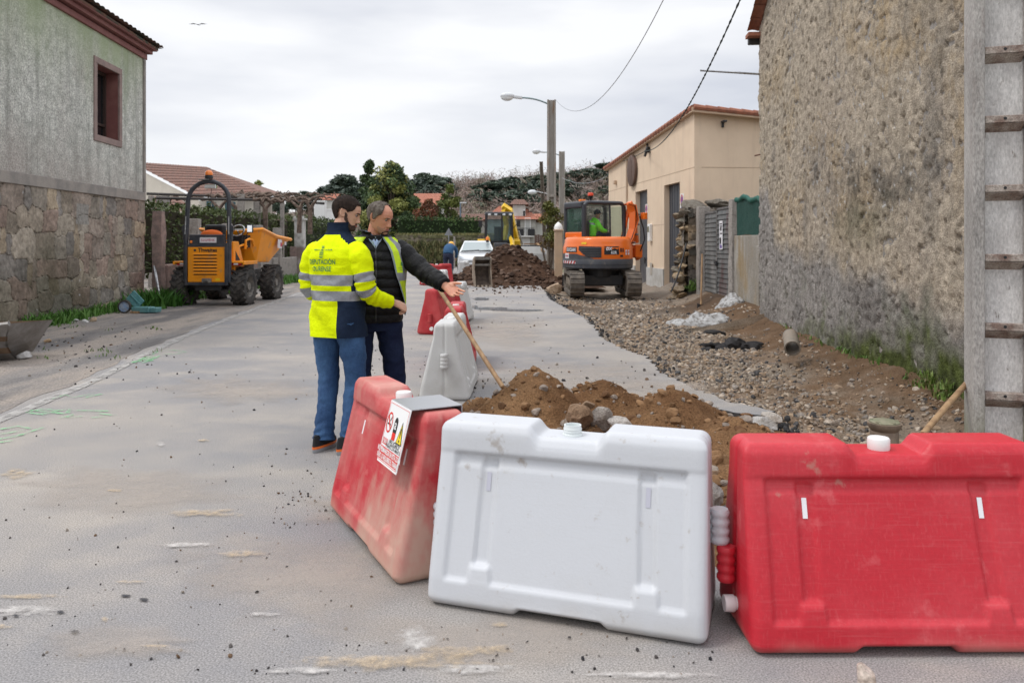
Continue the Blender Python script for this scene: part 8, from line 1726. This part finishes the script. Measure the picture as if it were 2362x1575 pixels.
m = M(); limb(m, [(0, -.06, .92), (0, .06, 1.10), (0, .28, 1.24), (0, .46, 1.28)], [(.20, .16), (.225, .175), (.235, .165), (.20, .13), (.10, .09)], 30, 28, 0, .012, 61); jj_ = m.build('jersey', wksuit, p3, smooth=180)
for s in (-1, 1): m = M(); limb(m, [(s*.17, .40, 1.24), (s*.25, .46, 1.08), (s*.26, .5, .92), (s*.21, .60, .76)], [.085, .08, .07, .05], 20, 14, 0, .008, 63+s); m.build('sleeve', wksuit, jj_, smooth=180)
trousers(p3, {-1: [(-.1, -.03, .9), (-.125, .03, .66), (-.13, .04, .45), (-.13, -.0, .20)], 1: [(.1, -.03, .9), (.125, .04, .66), (.13, .06, .45), (.13, .02, .20)]}, [(.78, .17, .14, 0, -.02), (.9, .20, .17, 0, -.02), (1.0, .19, .15, 0, .03)], wtrous, 65, [.13, .12, .10, .095, .09])
for s in (-1, 1): m = M(); m.tube([(s*.13, .0, .0), (s*.13, .0, .28)], [.075, .08], 12); m.box((s*.13, .08, .05), (.12, .26, .1)); m.build('boot', boot, p3, bevel=.02)
m = M(); m.ball((0, .60, 1.36), (.125, .15, .115), 18); m.lathe([(.15, 0), (.155, .012), (.13, .02)], (0, .60, 1.33), 24); m.build('helmet', helm, p3, smooth=50)

# ---------------- operator in the excavator cab
Mx = Matrix.Translation(EO) @ Matrix.Rotation(TH, 4, 'Z'); loc = Mx @ Vector((-.08, .32, 1.72))
p4 = thing('person', 'digger operator in a bright green hi-vis jacket seated in the excavator cab', 'person', loc, TH-math.pi/2-R(6))
HX4 = Matrix.Translation((0, .16, .66)) @ Matrix.Rotation(R(-18), 4, 'X')
m = M(); m.T = HX4; head_geo(m); m.T = Matrix(); m.tube([(0, 0, 0), (0, .03, .3), (0, .10, .55)], [.12, .13, .06], 12)
for s in (-1, 1): m.tube([(s*.17, .06, .42), (s*.25, .15, .2), (s*.2, .38, .12)], [.05, .045, .03], 8); m.tube([(s*.1, .02, .03), (s*.13, .4, .05), (s*.13, .42, -.3)], [.08, .07, .05], 8); X, _x = frame((s*.2, .38, .12), (0, 1, -.2), (0, 0, -1)); hand_geo(m, X, 1 if _x.x*s < 0 else -1, [(.6, .7, .4)]*4)
o = m.build('body', skin, p4); voxel(o, .01)
m = M(); limb(m, [(0, -.02, -.02), (0, -.01, .18), (0, .03, .36), (0, .09, .52)], [(.20, .14), (.21, .15), (.23, .14), (.17, .11), (.075, .07)], 30, 26, lambda i, j: 1 if 15 < i < 19 else 0, .012, 71); jq = m.build('jacket', [grn_vis, refl], p4, smooth=180)
for s in (-1, 1): m = M(); limb(m, [(s*.16, .05, .43), (s*.25, .10, .28), (s*.27, .20, .16), (s*.21, .36, .13)], [.085, .08, .07, .05], 20, 14, 0, .008, 73+s); m.build('sleeve', grn_vis, jq, smooth=180)
m = M(); m.T = HX4; shell_geo(m, lambda S, A_: (S-np.interp(ang_f(A_), [0, 50, 90, 180], [.72, .66, .42, .22]))/.08, .016, .2, 4); m.build('dark_cap', navyc, p4, smooth=180)
m = M()
for s in (-1, 1): limb(m, [(s*.10, .0, .02), (s*.13, .22, .05), (s*.13, .42, .03), (s*.13, .44, -.3)], [.10, .09, .085, .07], 20, 14, 0, .006, 75)
m.build('trousers', wtrous, p4, smooth=180)
